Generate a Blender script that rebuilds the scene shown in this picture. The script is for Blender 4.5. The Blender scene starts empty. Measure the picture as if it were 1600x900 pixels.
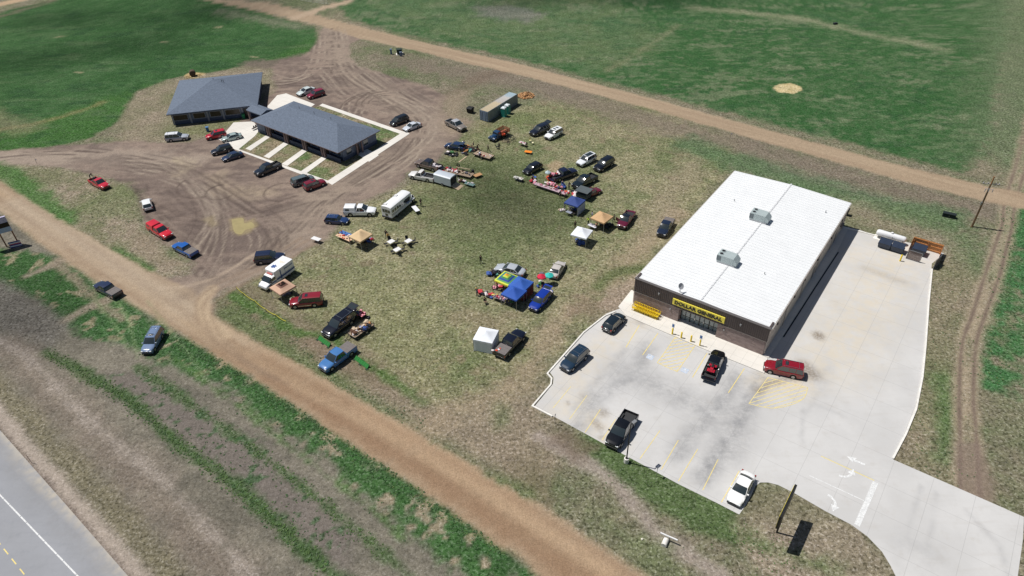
import bpy, bmesh, math, random
import numpy as np
from mathutils import Vector, Matrix
R = math.radians
random.seed(11)
scene = bpy.context.scene
COL = scene.collection
# ------------------------------------------------ camera
CAM_H = 72.07
th, ro, foc = .66748, -.028676, 1105.67
e1 = Vector((1, 0, 0)); fw = Vector((0, math.cos(th), -math.sin(th))); e2 = Vector((0, math.sin(th), math.cos(th)))
rt = math.cos(ro)*e1 + math.sin(ro)*e2; up = -math.sin(ro)*e1 + math.cos(ro)*e2
cd = bpy.data.cameras.new('camera'); cam = bpy.data.objects.new('camera', cd); COL.objects.link(cam)
cam.matrix_world = Matrix(((rt.x, up.x, -fw.x, 0), (rt.y, up.y, -fw.y, 0), (rt.z, up.z, -fw.z, CAM_H), (0, 0, 0, 1)))
cd.sensor_width = 36; cd.lens = 36*foc/1600; cd.clip_start = .5; cd.clip_end = 20000
scene.camera = cam
# ------------------------------------------------ sky and sun
SUN_EL = R(63); SH = R(-19)           # SH: direction in which shadows fall
w = bpy.data.worlds.new("World"); scene.world = w; w.use_nodes = True
nt = w.node_tree; bg = nt.nodes['Background']
sky = nt.nodes.new('ShaderNodeTexSky'); sky.sky_type = 'NISHITA'; sky.sun_disc = False
sky.sun_elevation = SUN_EL; sky.sun_rotation = math.atan2(-math.cos(SH), -math.sin(SH))
nt.links.new(sky.outputs[0], bg.inputs[0]); bg.inputs[1].default_value = .05
ld = bpy.data.lights.new('sun', 'SUN'); ld.energy = 4.9; ld.angle = R(.5); ld.color = (1, .965, .92)
sun = bpy.data.objects.new('sun', ld); COL.objects.link(sun)
sd = Vector((math.cos(SH)*math.cos(SUN_EL), math.sin(SH)*math.cos(SUN_EL), -math.sin(SUN_EL)))
sun.rotation_euler = sd.to_track_quat('-Z', 'Y').to_euler(); sun.location = (0, 0, 200)
scene.view_settings.view_transform = 'Standard'; scene.view_settings.look = 'None'
scene.view_settings.gamma = 1; scene.view_settings.exposure = -.17; scene.view_settings.use_curve_mapping = False
scene.render.engine = 'CYCLES'
scene.cycles.transparent_max_bounces = 24

# ------------------------------------------------ materials
def lin(c):
    return tuple(((v/255)/12.92 if v/255 <= .04045 else ((v/255+.055)/1.055)**2.4) for v in c)
MATS = {}
def mat(name, rgb, rough=.6, metal=0., var=.12, scale=3., coat=0., spec=.5, bump=0., srgb=False):
    """principled material whose colour wanders a little with object-space noise"""
    if name in MATS: return MATS[name]
    if srgb: rgb = lin(rgb)
    m = bpy.data.materials.new(name); m.use_nodes = True; n = m.node_tree; p = n.nodes['Principled BSDF']
    p.inputs['Roughness'].default_value = rough; p.inputs['Metallic'].default_value = metal
    p.inputs['Coat Weight'].default_value = coat; p.inputs['Coat Roughness'].default_value = .06
    p.inputs['Specular IOR Level'].default_value = spec
    if var > 0 or bump > 0:
        tc = n.nodes.new('ShaderNodeTexCoord'); nz = n.nodes.new('ShaderNodeTexNoise')
        nz.inputs['Scale'].default_value = scale; nz.inputs['Detail'].default_value = 4; nz.inputs['Roughness'].default_value = .65
        n.links.new(tc.outputs['Object'], nz.inputs['Vector'])
        mr = n.nodes.new('ShaderNodeMapRange'); mr.inputs[1].default_value = .3; mr.inputs[2].default_value = .7
        mr.inputs[3].default_value = 1-var; mr.inputs[4].default_value = 1+var
        n.links.new(nz.outputs['Fac'], mr.inputs[0])
        vm = n.nodes.new('ShaderNodeVectorMath'); vm.operation = 'SCALE'; vm.inputs[0].default_value = rgb[:3]
        n.links.new(mr.outputs[0], vm.inputs['Scale']); n.links.new(vm.outputs[0], p.inputs['Base Color'])
        if bump > 0:
            b = n.nodes.new('ShaderNodeBump'); b.inputs['Strength'].default_value = bump; b.inputs['Distance'].default_value = .03
            n.links.new(nz.outputs['Fac'], b.inputs['Height']); n.links.new(b.outputs[0], p.inputs['Normal'])
    else: p.inputs['Base Color'].default_value = (*rgb[:3], 1)
    MATS[name] = m; return m
def paint(r, g, b):
    if min(r, g, b) > 210: r, g, b = min(248, r+14), min(248, g+12), min(248, b+10)
    return mat('paint_%d_%d_%d' % (r, g, b), (r, g, b), .25, .0, .06, 1.2, 1., srgb=True)
def flat(r, g, b, rough=.8):
    return mat('matte_%d_%d_%d_%d' % (r, g, b, int(rough*10)), (r, g, b), rough, 0, .10, 4., srgb=True)
GLASS = mat('tinted_glass', (.022, .032, .034), .09, 0, 0, spec=1.); GLASS.node_tree.nodes['Principled BSDF'].inputs['Coat Weight'].default_value = 1
RUBBER = mat('tyre_rubber', (.012, .012, .013), .85)
ALLOY = mat('wheel_alloy', (.42, .43, .45), .35, .8)
CHROME = mat('bright_metal', (.6, .61, .62), .25, .9)
TRIM = mat('black_trim', (.02, .02, .022), .5)
LAMPW = mat('lamp_lens', (.75, .78, .8), .12, 0, 0, coat=1)
LAMPR = mat('red_lens', (.3, .012, .012), .15, 0, 0, coat=1)
INTER = mat('dark_interior', (.035, .034, .034), .8)
BEDMAT = mat('bed_liner', (.03, .031, .033), .6)
STEEL = mat('galvanised_steel', (.35, .36, .37), .45, .6)
WOOD = mat('pale_plywood', (.52, .40, .27), .8, 0, .2, 2.)
PLASTICW = mat('white_plastic', (.74, .74, .73), .45)
SKIN = mat('skin', (.42, .25, .18), .6); HAIR = mat('hair', (.05, .032, .02), .7)

# ------------------------------------------------ mesh helpers
class MB:
    def __init__(s): s.v = []; s.f = []; s.m = []
    def add(s, vs, fs, mi=0, M=None):
        b = len(s.v)
        for p in vs:
            s.v.append(tuple(M @ Vector(p)) if M is not None else tuple(p))
        for f in fs: s.f.append(tuple(b+i for i in f)); s.m.append(mi)
    def box(s, x0, x1, y0, y1, z0, z1, mi=0, M=None):
        v = [(x0,y0,z0),(x1,y0,z0),(x1,y1,z0),(x0,y1,z0),(x0,y0,z1),(x1,y0,z1),(x1,y1,z1),(x0,y1,z1)]
        s.add(v, [(3,2,1,0),(4,5,6,7),(0,1,5,4),(1,2,6,5),(2,3,7,6),(3,0,4,7)], mi, M)
    def cbox(s, c, d, mi=0, rz=0, rx=0, ry=0):
        M = Matrix.Translation(c) @ Matrix.Rotation(rz, 4, 'Z') @ Matrix.Rotation(ry, 4, 'Y') @ Matrix.Rotation(rx, 4, 'X')
        s.box(-d[0]/2, d[0]/2, -d[1]/2, d[1]/2, -d[2]/2, d[2]/2, mi, M)
    def prism(s, pts, z0, z1, mi=0):
        a = sum(pts[i][0]*pts[(i+1) % len(pts)][1]-pts[(i+1) % len(pts)][0]*pts[i][1] for i in range(len(pts)))
        if a < 0: pts = pts[::-1]
        n = len(pts)
        s.add([(p[0], p[1], z0) for p in pts]+[(p[0], p[1], z1) for p in pts],
              [tuple(range(n-1, -1, -1)), tuple(range(n, 2*n))]+[(i, (i+1) % n, n+(i+1) % n, n+i) for i in range(n)], mi)
    def tube(s, a, b, r0, r1=None, n=8, mi=0):
        r1 = r0 if r1 is None else r1
        a = Vector(a); b = Vector(b); d = (b-a).normalized(); q = d.to_track_quat('Z', 'Y')
        vs = []
        for c, r in ((a, r0), (b, r1)):
            for k in range(n):
                t = 2*math.pi*k/n; vs.append(c+q @ Vector((r*math.cos(t), r*math.sin(t), 0)))
        s.add(vs, [(k, (k+1) % n, n+(k+1) % n, n+k) for k in range(n)]+[tuple(range(n-1, -1, -1)), tuple(range(n, 2*n))], mi)
    def path(s, pts, r, n=6, mi=0):
        for i in range(len(pts)-1): s.tube(pts[i], pts[i+1], r, r, n, mi)
    def lathe(s, prof, n=14, mi=0, M=None):
        vs = []; fs = []
        for r, z in prof:
            for k in range(n):
                t = 2*math.pi*k/n; vs.append((r*math.cos(t), r*math.sin(t), z))
        for j in range(len(prof)-1):
            for k in range(n): fs.append((j*n+k, j*n+(k+1) % n, (j+1)*n+(k+1) % n, (j+1)*n+k))
        fs.append(tuple(range(n-1, -1, -1))); fs.append(tuple((len(prof)-1)*n+k for k in range(n)))
        s.add(vs, fs, mi, M)
    def loft(s, rings, mi=0, cap=True, closed=True):
        n = len(rings[0]); vs = [p for r in rings for p in r]; fs = []
        for j in range(len(rings)-1):
            for k in range(n if closed else n-1):
                fs.append((j*n+k, j*n+(k+1) % n, (j+1)*n+(k+1) % n, (j+1)*n+k))
        if cap and closed: fs += [tuple(range(n-1, -1, -1)), tuple((len(rings)-1)*n+k for k in range(n))]
        s.add(vs, fs, mi)
    def blob(s, c, r, mi=0, seg=8, ring=5, jit=.15, rnd=random):
        vs = [(c[0], c[1], c[2]-r[2])]
        for j in range(1, ring):
            p = math.pi*j/ring
            for k in range(seg):
                t = 2*math.pi*k/seg; q = 1+rnd.uniform(-jit, jit)
                vs.append((c[0]+r[0]*math.sin(p)*math.cos(t)*q, c[1]+r[1]*math.sin(p)*math.sin(t)*q, c[2]-r[2]*math.cos(p)*q))
        vs.append((c[0], c[1], c[2]+r[2])); L = len(vs)-1
        fs = [(0, 1+(k+1) % seg, 1+k) for k in range(seg)]
        for j in range(ring-2):
            for k in range(seg): fs.append((1+j*seg+k, 1+j*seg+(k+1) % seg, 1+(j+1)*seg+(k+1) % seg, 1+(j+1)*seg+k))
        fs += [(1+(ring-2)*seg+k, 1+(ring-2)*seg+(k+1) % seg, L) for k in range(seg)]
        s.add(vs, fs, mi)
    def mesh(s, name, mats, smooth=0, bevel=0):
        me = bpy.data.meshes.new(name); me.from_pydata(s.v, [], s.f)
        for m in (mats if isinstance(mats, (list, tuple)) else [mats]): me.materials.append(m)
        me.polygons.foreach_set('material_index', s.m)
        if bevel:
            bm = bmesh.new(); bm.from_mesh(me)
            es = [e for e in bm.edges if len(e.link_faces) == 2 and e.calc_face_angle(0) > R(25)]
            bmesh.ops.bevel(bm, geom=es, offset=bevel, segments=2, affect='EDGES', profile=.6, clamp_overlap=True)
            bm.to_mesh(me); bm.free()
        if smooth:
            me.polygons.foreach_set('use_smooth', [True]*len(me.polygons)); me.set_sharp_from_angle(angle=R(smooth))
        me.update(); return me
    def build(s, name, mats, parent=None, smooth=0, bevel=0):
        o = bpy.data.objects.new(name, s.mesh(name, mats, smooth, bevel)); COL.objects.link(o)
        if parent: o.parent = parent
        return o
def tag(o, label=None, cat=None, group=None, kind=None):
    if label: o['label'] = label
    if cat: o['category'] = cat
    if group: o['group'] = group
    if kind: o['kind'] = kind
    return o
def empty(name, loc, rz=0, label=None, cat=None, group=None):
    o = bpy.data.objects.new(name, None); COL.objects.link(o)
    o.location = (loc[0], loc[1], loc[2] if len(loc) > 2 else 0); o.rotation_euler = (0, 0, rz); o.empty_display_size = .3
    return tag(o, label, cat, group)
def put(name, me, parent=None):
    o = bpy.data.objects.new(name, me); COL.objects.link(o)
    if parent: o.parent = parent
    return o
def single(name, mb, mats, loc, rz, label, cat, group=None, smooth=0, bevel=0):
    o = mb.build(name, mats, None, smooth, bevel); o.location = (loc[0], loc[1], loc[2] if len(loc) > 2 else 0)
    o.rotation_euler = (0, 0, rz); return tag(o, label, cat, group)
def text_mesh(txt, size, ext, off, m):
    cu = bpy.data.curves.new('txt', 'FONT'); cu.body = txt; cu.size = size; cu.extrude = ext; cu.offset = off
    cu.align_x = 'CENTER'; cu.align_y = 'CENTER'
    o = bpy.data.objects.new('txt', cu); COL.objects.link(o)
    dg = bpy.context.evaluated_depsgraph_get(); me = bpy.data.meshes.new_from_object(o.evaluated_get(dg))
    bpy.data.objects.remove(o); me.materials.clear(); me.materials.append(m); return me
GA = R(-36.9)                               # the grid all roads and buildings follow
GU = (math.cos(GA), math.sin(GA)); GV = (-math.sin(GA), math.cos(GA))
def mid(a, b): return ((a[0]+b[0])/2, (a[1]+b[1])/2)
def heading(a, b): return math.atan2(b[1]-a[1], b[0]-a[0])
def dist(a, b): return math.hypot(b[0]-a[0], b[1]-a[1])

# ================================================ GROUND
def axis(lo, hi, step, outs):
    a = list(np.arange(lo, hi+1e-6, step)); s = step
    r = []; x = hi
    while x < outs[1]:
        s = min(s*1.06, 400); x += s; r.append(x)
    l = []; x = lo; s = step
    while x > outs[0]:
        s = min(s*1.06, 400); x -= s; l.append(x)
    return np.array(l[::-1]+a+r)
XS = axis(-118, 98, .34, (-4000, 4000)); YS = axis(37, 205, .34, (-3000, 6000))
gx, gy = np.meshgrid(XS, YS); gx = gx.ravel(); gy = gy.ravel(); NV = gx.size
_rng = np.random.default_rng(5)
_lat = [_rng.random((256, 256)) for _ in range(8)]
def vnoise(x, y, k):
    L = _lat[k % 8]; xi = np.floor(x).astype(np.int64); yi = np.floor(y).astype(np.int64)
    fx = x-xi; fy = y-yi; fx = fx*fx*(3-2*fx); fy = fy*fy*(3-2*fy)
    a = L[xi & 255, yi & 255]; b = L[(xi+1) & 255, yi & 255]; c = L[xi & 255, (yi+1) & 255]; d = L[(xi+1) & 255, (yi+1) & 255]
    return (a*(1-fx)+b*fx)*(1-fy)+(c*(1-fx)+d*fx)*fy
def fbm(x, y, s, k=0, o=4):
    r = 0; a = 1; t = 0
    for i in range(o):
        r = r+a*vnoise(x/s+17.3*i+k*5.1, y/s-9.7*i+k*3.3, k+i); t += a; a *= .55; s *= .5
    return r/t-.5          # about -.4 .. .4
def ss(a, b, x):
    t = np.clip((x-a)/(b-a), 0, 1); return t*t*(3-2*t)
gu = gx*GU[0]+gy*GU[1]; gv = gx*GV[0]+gy*GV[1]
N_edge = fbm(gx, gy, 3., 1)+.6*fbm(gx, gy, .9, 4, 2); N_big = fbm(gx, gy, 22., 2); N_mid = fbm(gx, gy, 7., 3)
N_fin = fbm(gx, gy, 1.3, 5, 3); S_uv = fbm(gu/7., gv, 1.1, 6); S_vu = fbm(gu, gv/6., 1.2, 0); S_big = fbm(gu/5., gv, 5., 2)
def smooth_line(p, n=6):
    if len(p) < 3: return p
    q = []
    for i in range(len(p)-1):
        p0 = p[max(i-1, 0)]; p1 = p[i]; p2 = p[i+1]; p3 = p[min(i+2, len(p)-1)]
        for k in range(n):
            t = k/n
            q.append(tuple(.5*(2*p1[j]+(p2[j]-p0[j])*t+(2*p0[j]-5*p1[j]+4*p2[j]-p3[j])*t*t+(3*p1[j]-p0[j]-3*p2[j]+p3[j])*t**3) for j in (0, 1)))
    return q+[p[-1]]
def seg_dist(x, y, p, closed=False):
    d = np.full(x.shape, 1e9)
    n = len(p)
    for i in range(n if closed else n-1):
        a = p[i]; b = p[(i+1) % n]; dx = b[0]-a[0]; dy = b[1]-a[1]; l = dx*dx+dy*dy+1e-9
        t = np.clip(((x-a[0])*dx+(y-a[1])*dy)/l, 0, 1)
        d = np.minimum(d, (x-a[0]-t*dx)**2+(y-a[1]-t*dy)**2)
    return np.sqrt(d)
def inside(x, y, p):
    c = np.zeros(x.shape, bool); n = len(p)
    for i in range(n):
        a = p[i]; b = p[(i+1) % n]
        if a[1] == b[1]: continue
        c ^= ((a[1] > y) != (b[1] > y)) & (x < (b[0]-a[0])*(y-a[1])/(b[1]-a[1])+a[0])
    return c
def sel(p, pad):
    xs = [q[0] for q in p]; ys = [q[1] for q in p]
    return np.nonzero((gx > min(xs)-pad) & (gx < max(xs)+pad) & (gy > min(ys)-pad) & (gy < max(ys)+pad))[0]
def poly(p, soft=1., amp=1.5, sm=0):
    if sm: p = smooth_line(p+[p[0]], sm)[:-1]
    i = sel(p, 6+amp*2+soft); m = np.zeros(NV)
    d = seg_dist(gx[i], gy[i], p, True); d = np.where(inside(gx[i], gy[i], p), d, -d)+amp*2*N_edge[i]
    m[i] = ss(-soft, soft, d); return m
def line(p, wd, soft=.6, amp=.8, sm=1):
    if sm: p = smooth_line(p)
    i = sel(p, wd+4+amp*2); m = np.zeros(NV)
    d = wd/2-seg_dist(gx[i], gy[i], p)+amp*2*N_edge[i]
    m[i] = ss(-soft, soft, d); return m
COLR = np.zeros((NV, 3)); VEG = np.ones(NV)
def cl(*c): return np.array(lin(c))
def lay(m, c, veg=None, a=1.):
    m = np.clip(m*a, 0, 1)
    COLR[:] = COLR*(1-m[:, None])+(cl(*c) if len(np.shape(c)) == 1 else c)*m[:, None]
    if veg is not None: VEG[:] = VEG*(1-m)+veg*m
def mixc(c0, c1, t): t = np.clip(t, 0, 1)[:, None]; return cl(*c0)*(1-t)+cl(*c1)*t
# --- regions, as world outlines -------------------------------------------------
P_top = [(-103.71,262.84),(-78.58,252.98),(-49.42,229.45),(-28.56,213.45),(-16.58,204.85),(1.79,192.31),(33.21,167.36),(58.71,146.32),(79.84,128.88),(93.69,119.23),(100.79,115.44),
         (97.46,109.89),(89.58,113.95),(77.20,122.94),(56.84,140.13),(32.18,160.94),(1.65,184.40),(-12.41,193.41),(-25.76,203.50),(-44.21,215.33),(-58.36,228.37),(-83.42,246.34),(-105.05,259.93)]
P_near = [(-127.56,148.81),(-101.09,127.94),(-83.06,113.91),(-65.93,101.40),(-58.79,96.63),(-53.39,93.57),(-46.19,85.42),(-36.78,78.54),(-27.86,72.28),(-10.91,59.61),(0.20,50.97),(3.75,48.91),(8.36,45.00),(12.69,41.22),(18.25,36.50),
          (4.36,36.91),(2.55,40.50),(0.54,42.43),(-9.35,50.58),(-26.17,63.62),(-36.27,71.47),(-52.34,83.11),(-63.01,90.97),(-70.71,96.48),(-86.52,108.75),(-100.02,120.03),(-127.66,139.78)]
P_lot = [(-148.95,150.13),(-114.75,146.77),(-96.87,148.80),(-87.05,149.78),(-71.94,148.51),(-66.98,153.77),(-61.47,163.99),(-60.12,177.67),(-64.92,193.64),(-63.62,199.38),(-58.62,201.50),(-56.23,209.69),(-57.14,225.20),(-54.70,230.54),(-42.42,216.31),
         (-45.85,209.92),(-44.14,199.35),(-40.69,192.25),(-28.20,183.07),(-21.00,178.21),(-14.70,169.56),(-15.01,160.85),(-8.66,155.09),(-10.63,147.85),(-13.50,141.76),(-14.58,136.50),(-20.68,131.26),(-21.61,127.32),(-25.02,123.18),(-29.57,119.53),(-32.08,112.35),(-33.62,107.73),
         (-36.52,104.82),(-38.65,101.60),(-41.78,98.36),(-45.32,95.29),(-48.25,92.48),(-48.74,89.99),(-46.99,86.70),(-43.81,83.49),(-46.66,82.42),(-60.05,94.22),(-59.63,96.85),(-54.97,98.26),(-56.79,102.29),(-62.17,106.51),(-69.51,114.30),(-74.73,124.70),(-80.58,130.69),(-89.05,134.70),(-97.46,138.00),(-105.22,139.61),(-139.32,140.47)]
P_fieldR = [(-68.54,280.46),(-50.16,233.96),(-28.89,216.88),(-16.75,208.07),(1.85,195.71),(33.78,170.92),(59.79,149.89),(81.40,132.42),(91.16,125.25),(99.58,132.45),(125.28,172.51),(170.63,247.98),(254.42,381.67),(1073.31,2031.65),(-448.28,3526.49)]
P_fieldL = [(-311.36,237.74),(-180.09,242.27),(-164.54,261.85),(-141.75,283.66),(-102.24,258.17),(-83.04,244.93),(-60.17,227.29),(-56.60,216.37),(-55.57,206.43),(-56.32,199.31),(-63.62,199.38),(-70.39,197.44),(-77.86,192.26),(-87.09,189.26),(-91.47,186.87),(-96.65,179.46),(-95.20,168.17),(-94.31,160.74),(-96.87,152.03),(-106.44,147.50),(-114.75,146.77),(-158.05,146.64),(-271.08,168.73)]
TOPL = [(-103.71,262.84),(-48.31,222.64),(-16.28,199.15),(32.72,164.29),(78.55,125.99),(92.27,116.63)]
# --- base: spring grass thinly over earth ---------------------------------------
lay(np.ones(NV), mixc((124,116,98), (99,106,76), .5+1.5*N_mid+1.0*N_fin))
lay(ss(.05, .3, N_big+.3*N_mid), (88,102,66), 1, .55)
lay(ss(.08, .3, -N_big+.4*N_mid), (134,122,104), .7, .5)
# central fair ground
P_fair = [(-43.14,95.18),(-39.04,100.85),(-33.38,106.48),(-29.43,118.57),(-20.17,125.94),(-13.09,139.33),(-7.86,153.31),(6.03,165.00),(33.14,166.97),(51.17,139.87),(39.47,120.07),(28.98,104.95),(19.61,92.24),(12.75,82.83),(4.30,73.32),(-0.43,67.25),(-9.90,63.57),(-14.82,70.25),(-22.34,78.50),(-29.28,84.68),(-37.15,88.17)]
lay(poly([(-48.64,88.68),(-40.09,100.52),(-32.14,106.01),(-17.21,75.53),(-7.31,62.92),(1.33,67.18),(5.13,58.20),(3.80,49.70),(-21.71,68.08),(-45.11,83.84)], 2, 1.5), mixc((134,120,102), (112,104,82), .45+2*N_mid+.8*S_uv), .6, .85)
mF = poly(P_fair, 2.0, 2.)
lay(mF, mixc((136,131,101), (110,114,80), .5+1.5*N_mid+1.6*N_fin), 1)
lay(mF*ss(.08, .26, fbm(gx, gy, 9., 6)), (134,120,98), .8, .55)
lay(mF*ss(.06, .24, fbm(gx, gy, 11., 7)), (92,106,66), 1, .55)
lay(mF*ss(.16, .3, fbm(gx, gy, 2.4, 2, 3)), (126,112,92), .6, .6)
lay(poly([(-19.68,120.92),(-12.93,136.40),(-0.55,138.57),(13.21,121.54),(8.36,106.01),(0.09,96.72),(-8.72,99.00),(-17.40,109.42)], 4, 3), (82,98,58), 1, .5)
lay(line([(-19.46,149.06),(-7.78,149.95),(10.30,157.34),(31.95,159.48)], 6, 4, 2), (98,108,66), 1, .5)
lay(poly([(-32.24,94.67),(-19.65,97.67),(-10.30,86.97),(-11.20,70.11),(-18.61,71.66),(-30.29,84.72)], 5, 3), (126,126,90), 1, .5)
lay(poly([(8.15,132.87),(10.31,135.00),(11.81,133.21),(10.24,129.99),(8.39,130.10)], .8, .6), (160,140,112), .5, .8)
# far verge of the top road (earthy, with grey and brown bands)
lay(line([(-52.32,240.75),(-29.46,222.81),(-17.08,214.18),(34.56,175.83),(72.57,144.77),(92.91,128.65),(101.91,121.52)], 7, 3, 2.5), (126,118,98), .8, .8)
lay(line([(-30.62,197.28),(-15.66,187.54),(11.22,172.54),(31.10,154.19),(55.34,135.15),(75.25,118.55),(88.25,110.38)], 9, 3.5, 3), (121,109,97), .6, .75)
lay(line([(53.50,129.08),(67.74,118.49),(77.83,110.94)], 3, 1.6, 1.5), (128,116,110), .5, .6)
lay(line([(-14.74,170.36),(-8.50,179.00),(-0.03,187.27)], 5, 3, 2), (112,98,84), .5, .6)
lay(line([(39.95,139.66),(50.91,129.23),(65.78,116.67),(80.24,108.61)], 8, 3, 2.5), (80,106,70), 1, .8)
lay(line([(63.82,111.70),(71.45,104.83),(74.33,96.81),(72.02,88.10)], 7, 4, 3), (138,127,106), .8, .7)
lay(line([(71.52,110.17),(79.38,102.38),(77.74,93.00)], 5, 3, 3), (86,108,70), 1, .7)
# crop fields
ks = fbm(gx/3.2, gy, 4.2, 4)
mR = poly(P_fieldR, 1.5, 1.5)
cR = mixc((50,88,46), (74,100,64), .35+1.6*N_mid+2.6*N_fin)
lay(mR, cR, .62)
lay(mR*poly([(-54.72,255.11),(26.45,270.66),(49.02,207.50),(29.04,184.14),(12.33,191.01),(-17.02,213.04)], 5, 4), mixc((96,110,74), (74,100,64), .5+2*N_mid), 1, .75)
lay(mR*ss(.10, .26, ks+.4*N_fin), (122,126,100), .8, .42)
lay(mR*ss(.08, .22, fbm(gx/2.2, gy, 1.6, 1, 3)), (106,120,88), .7, .38)
lay(mR*ss(.1, .25, -fbm(gx/2.2, gy, 1.9, 3, 3)), (40,74,44), 1, .4)
lay(mR*ss(.25, .8, np.abs(((gv/2.4) % 1)*2-1)-.35)*ss(-.05, .15, N_big), (96,116,80), 1, .18)
lay(mR*ss(.13, .3, S_big), (50,88,52), 1, .5)
lay(mR*line([(60.76,235.70),(89.72,222.68),(105.23,207.18),(122.04,192.07)], 3.5, 2.5, 2), (140,140,112), .8, .6)
lay(mR*line([(159.88,234.54),(124.50,172.56),(97.46,129.76)], 10, 6, 4), (108,116,88), .9, .35)
lay(poly([(100.33,133.85),(160.28,234.50),(215.32,267.76),(123.82,120.26),(99.65,117.67)], 3, 3), (88,108,74), 1, .65)
lay(mR*line([(27.34,184.27),(38.08,197.84),(53.14,218.61)], 2, 1.5, 1), (122,120,92), .9, .5)
lay(poly([(67.07,169.73),(69.08,172.05),(72.23,172.23),(74.12,169.63),(73.61,167.65),(70.94,165.86),(67.31,166.91)], .35, .5), mixc((196,180,138), (176,158,112), .5+2*N_fin), .5)
lay(poly([(-10.11,243.70),(2.71,243.89),(12.91,234.78),(8.40,225.59),(-7.79,233.38)], 3, 3), (120,116,112), .8, .6)
mL = poly(P_fieldL, .9, .9)
lay(mL, mixc((46,82,40), (62,96,54), .4+1.8*N_mid+1.5*N_fin), .6)
lay(mL*poly([(-129.39,147.05),(-113.82,162.03),(-99.60,180.51),(-85.34,188.22),(-70.12,196.44),(-57.98,216.48),(-53.84,205.24),(-66.97,184.62),(-89.48,171.64),(-93.29,147.32),(-112.33,142.38)], 3, 2), (58,96,40), 1, .8)
lay(mL*ss(.1, .28, ks), (90,108,74), .8, .35)
lay(mL*ss(.05, .2, fbm(gx/2.2, gy, 1.6, 6, 3)), (80,106,68), .7, .3)
lay(mL*ss(.08, .25, -fbm(gx/2., gy, 3., 2, 3)), (38,70,40), 1, .5)
lay(mL*line([(-128.53,155.37),(-113.45,161.29),(-106.83,167.07),(-102.88,172.57)], 1.6, 1.2, .8), (128,120,80), .8, .6)
lay(mL*line([(-134.48,170.85),(-123.51,162.67),(-115.14,158.59)], 7, 3, 2), (130,122,95), .8, .5)
lay(mL*line([(-94.07,245.94),(-83.35,238.23),(-64.29,227.65)], 5, 3, 3), (130,126,108), .8, .5)
for q in ((-139.24,225.06), (-113.83,239.00), (-103.38,216.88), (-71.98,202.05), (-119.00,193.97), (-91.29,230.01)):
    lay(line([(q[0]-1., q[1]+.3), (q[0]+1., q[1]-.3)], .8, .5, .4, 0), (150,142,112), .5, .7)
lay(poly([(-87.65,188.84),(-87.01,191.09),(-83.04,190.79),(-81.56,188.39),(-83.98,186.77)], .4, .5), (178,156,112), .5)
# rough ground round the west building
lay(poly([(-96.14,178.17),(-91.13,185.96),(-85.03,187.29),(-67.08,198.66),(-61.93,186.47),(-56.23,161.81),(-66.87,153.43),(-73.20,147.96),(-89.64,148.99),(-93.04,160.66),(-95.35,170.09)], 1.5, 1.5), mixc((138,126,108), (112,112,84), .45+2*N_mid), .8)
lay(poly([(-79.70,154.59),(-65.52,161.70),(-60.00,158.48),(-66.25,151.39),(-77.61,152.12)], 1.2, 1), (106,110,74), 1, .8)
lay(line([(-69.75,196.42),(-63.02,196.87),(-57.47,200.40)], 7, 2, 2), (108,98,88), .3, .9)
# mud lot
mLot = poly(P_lot, .9, .9)
sL = fbm(gx/3, gy, 1.4, 7)
cLot = mixc((142,126,114), (110,97,90), .5+1.5*N_mid+1.8*sL+1.1*N_fin)
lay(mLot, cLot, .12)
lay(mLot*poly([(-95.57,142.86),(-74.70,140.11),(-49.15,117.77),(-41.51,106.49),(-51.38,97.36),(-62.78,107.56),(-72.25,126.32)], 5, 4), (112,99,92), .12, .5)
lay(mLot*poly([(-146.34,150.60),(-114.75,146.77),(-82.63,146.03),(-65.19,141.02),(-67.80,136.25),(-89.85,139.56),(-110.34,138.76),(-137.67,138.09)], 3, 2), (160,146,132), .1, .7)
lay(mLot*line([(-53.68,224.90),(-42.91,189.61),(-23.75,163.29),(-16.74,152.20),(-26.41,134.36),(-35.44,124.26),(-42.35,100.63),(-51.33,93.82)], 7, 5, 3), (158,144,128), .1, .55)
lay(mLot*line([(-62.44,132.33),(-56.38,125.43),(-48.50,124.99)], 3.5, 2.5, 2.5), (168,152,130), .1, .6)
lay(mLot*line([(-72.55,139.98),(-68.50,136.29),(-69.80,134.13)], 2.5, 2, 2), (170,156,132), .1, .6)
lay(mLot*line([(-93.13,140.63),(-86.19,140.80),(-79.74,136.95)], 3, 2.5, 2), (104,92,86), .1, .7)
lay(mLot*line([(-43.30,191.98),(-36.94,184.61),(-32.07,179.87),(-21.07,168.83)], 2.5, 2, 1.5), (104,92,86), .1, .6)
lay(poly([(-16.92,166.60),(-14.78,171.16),(-9.20,174.01),(-10.40,161.63),(-7.78,149.95),(-13.55,148.03),(-15.46,155.54)], 2.5, 1.5), (140,126,108), .4, .8)
lay(poly([(-59.37,154.97),(-60.33,144.65),(-37.16,127.95),(-23.29,149.31),(-46.31,166.72)], .6, .2), mixc((134,122,98), (86,108,62), .35+2.4*fbm(gx, gy, 2.6, 2)), 1)
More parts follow.
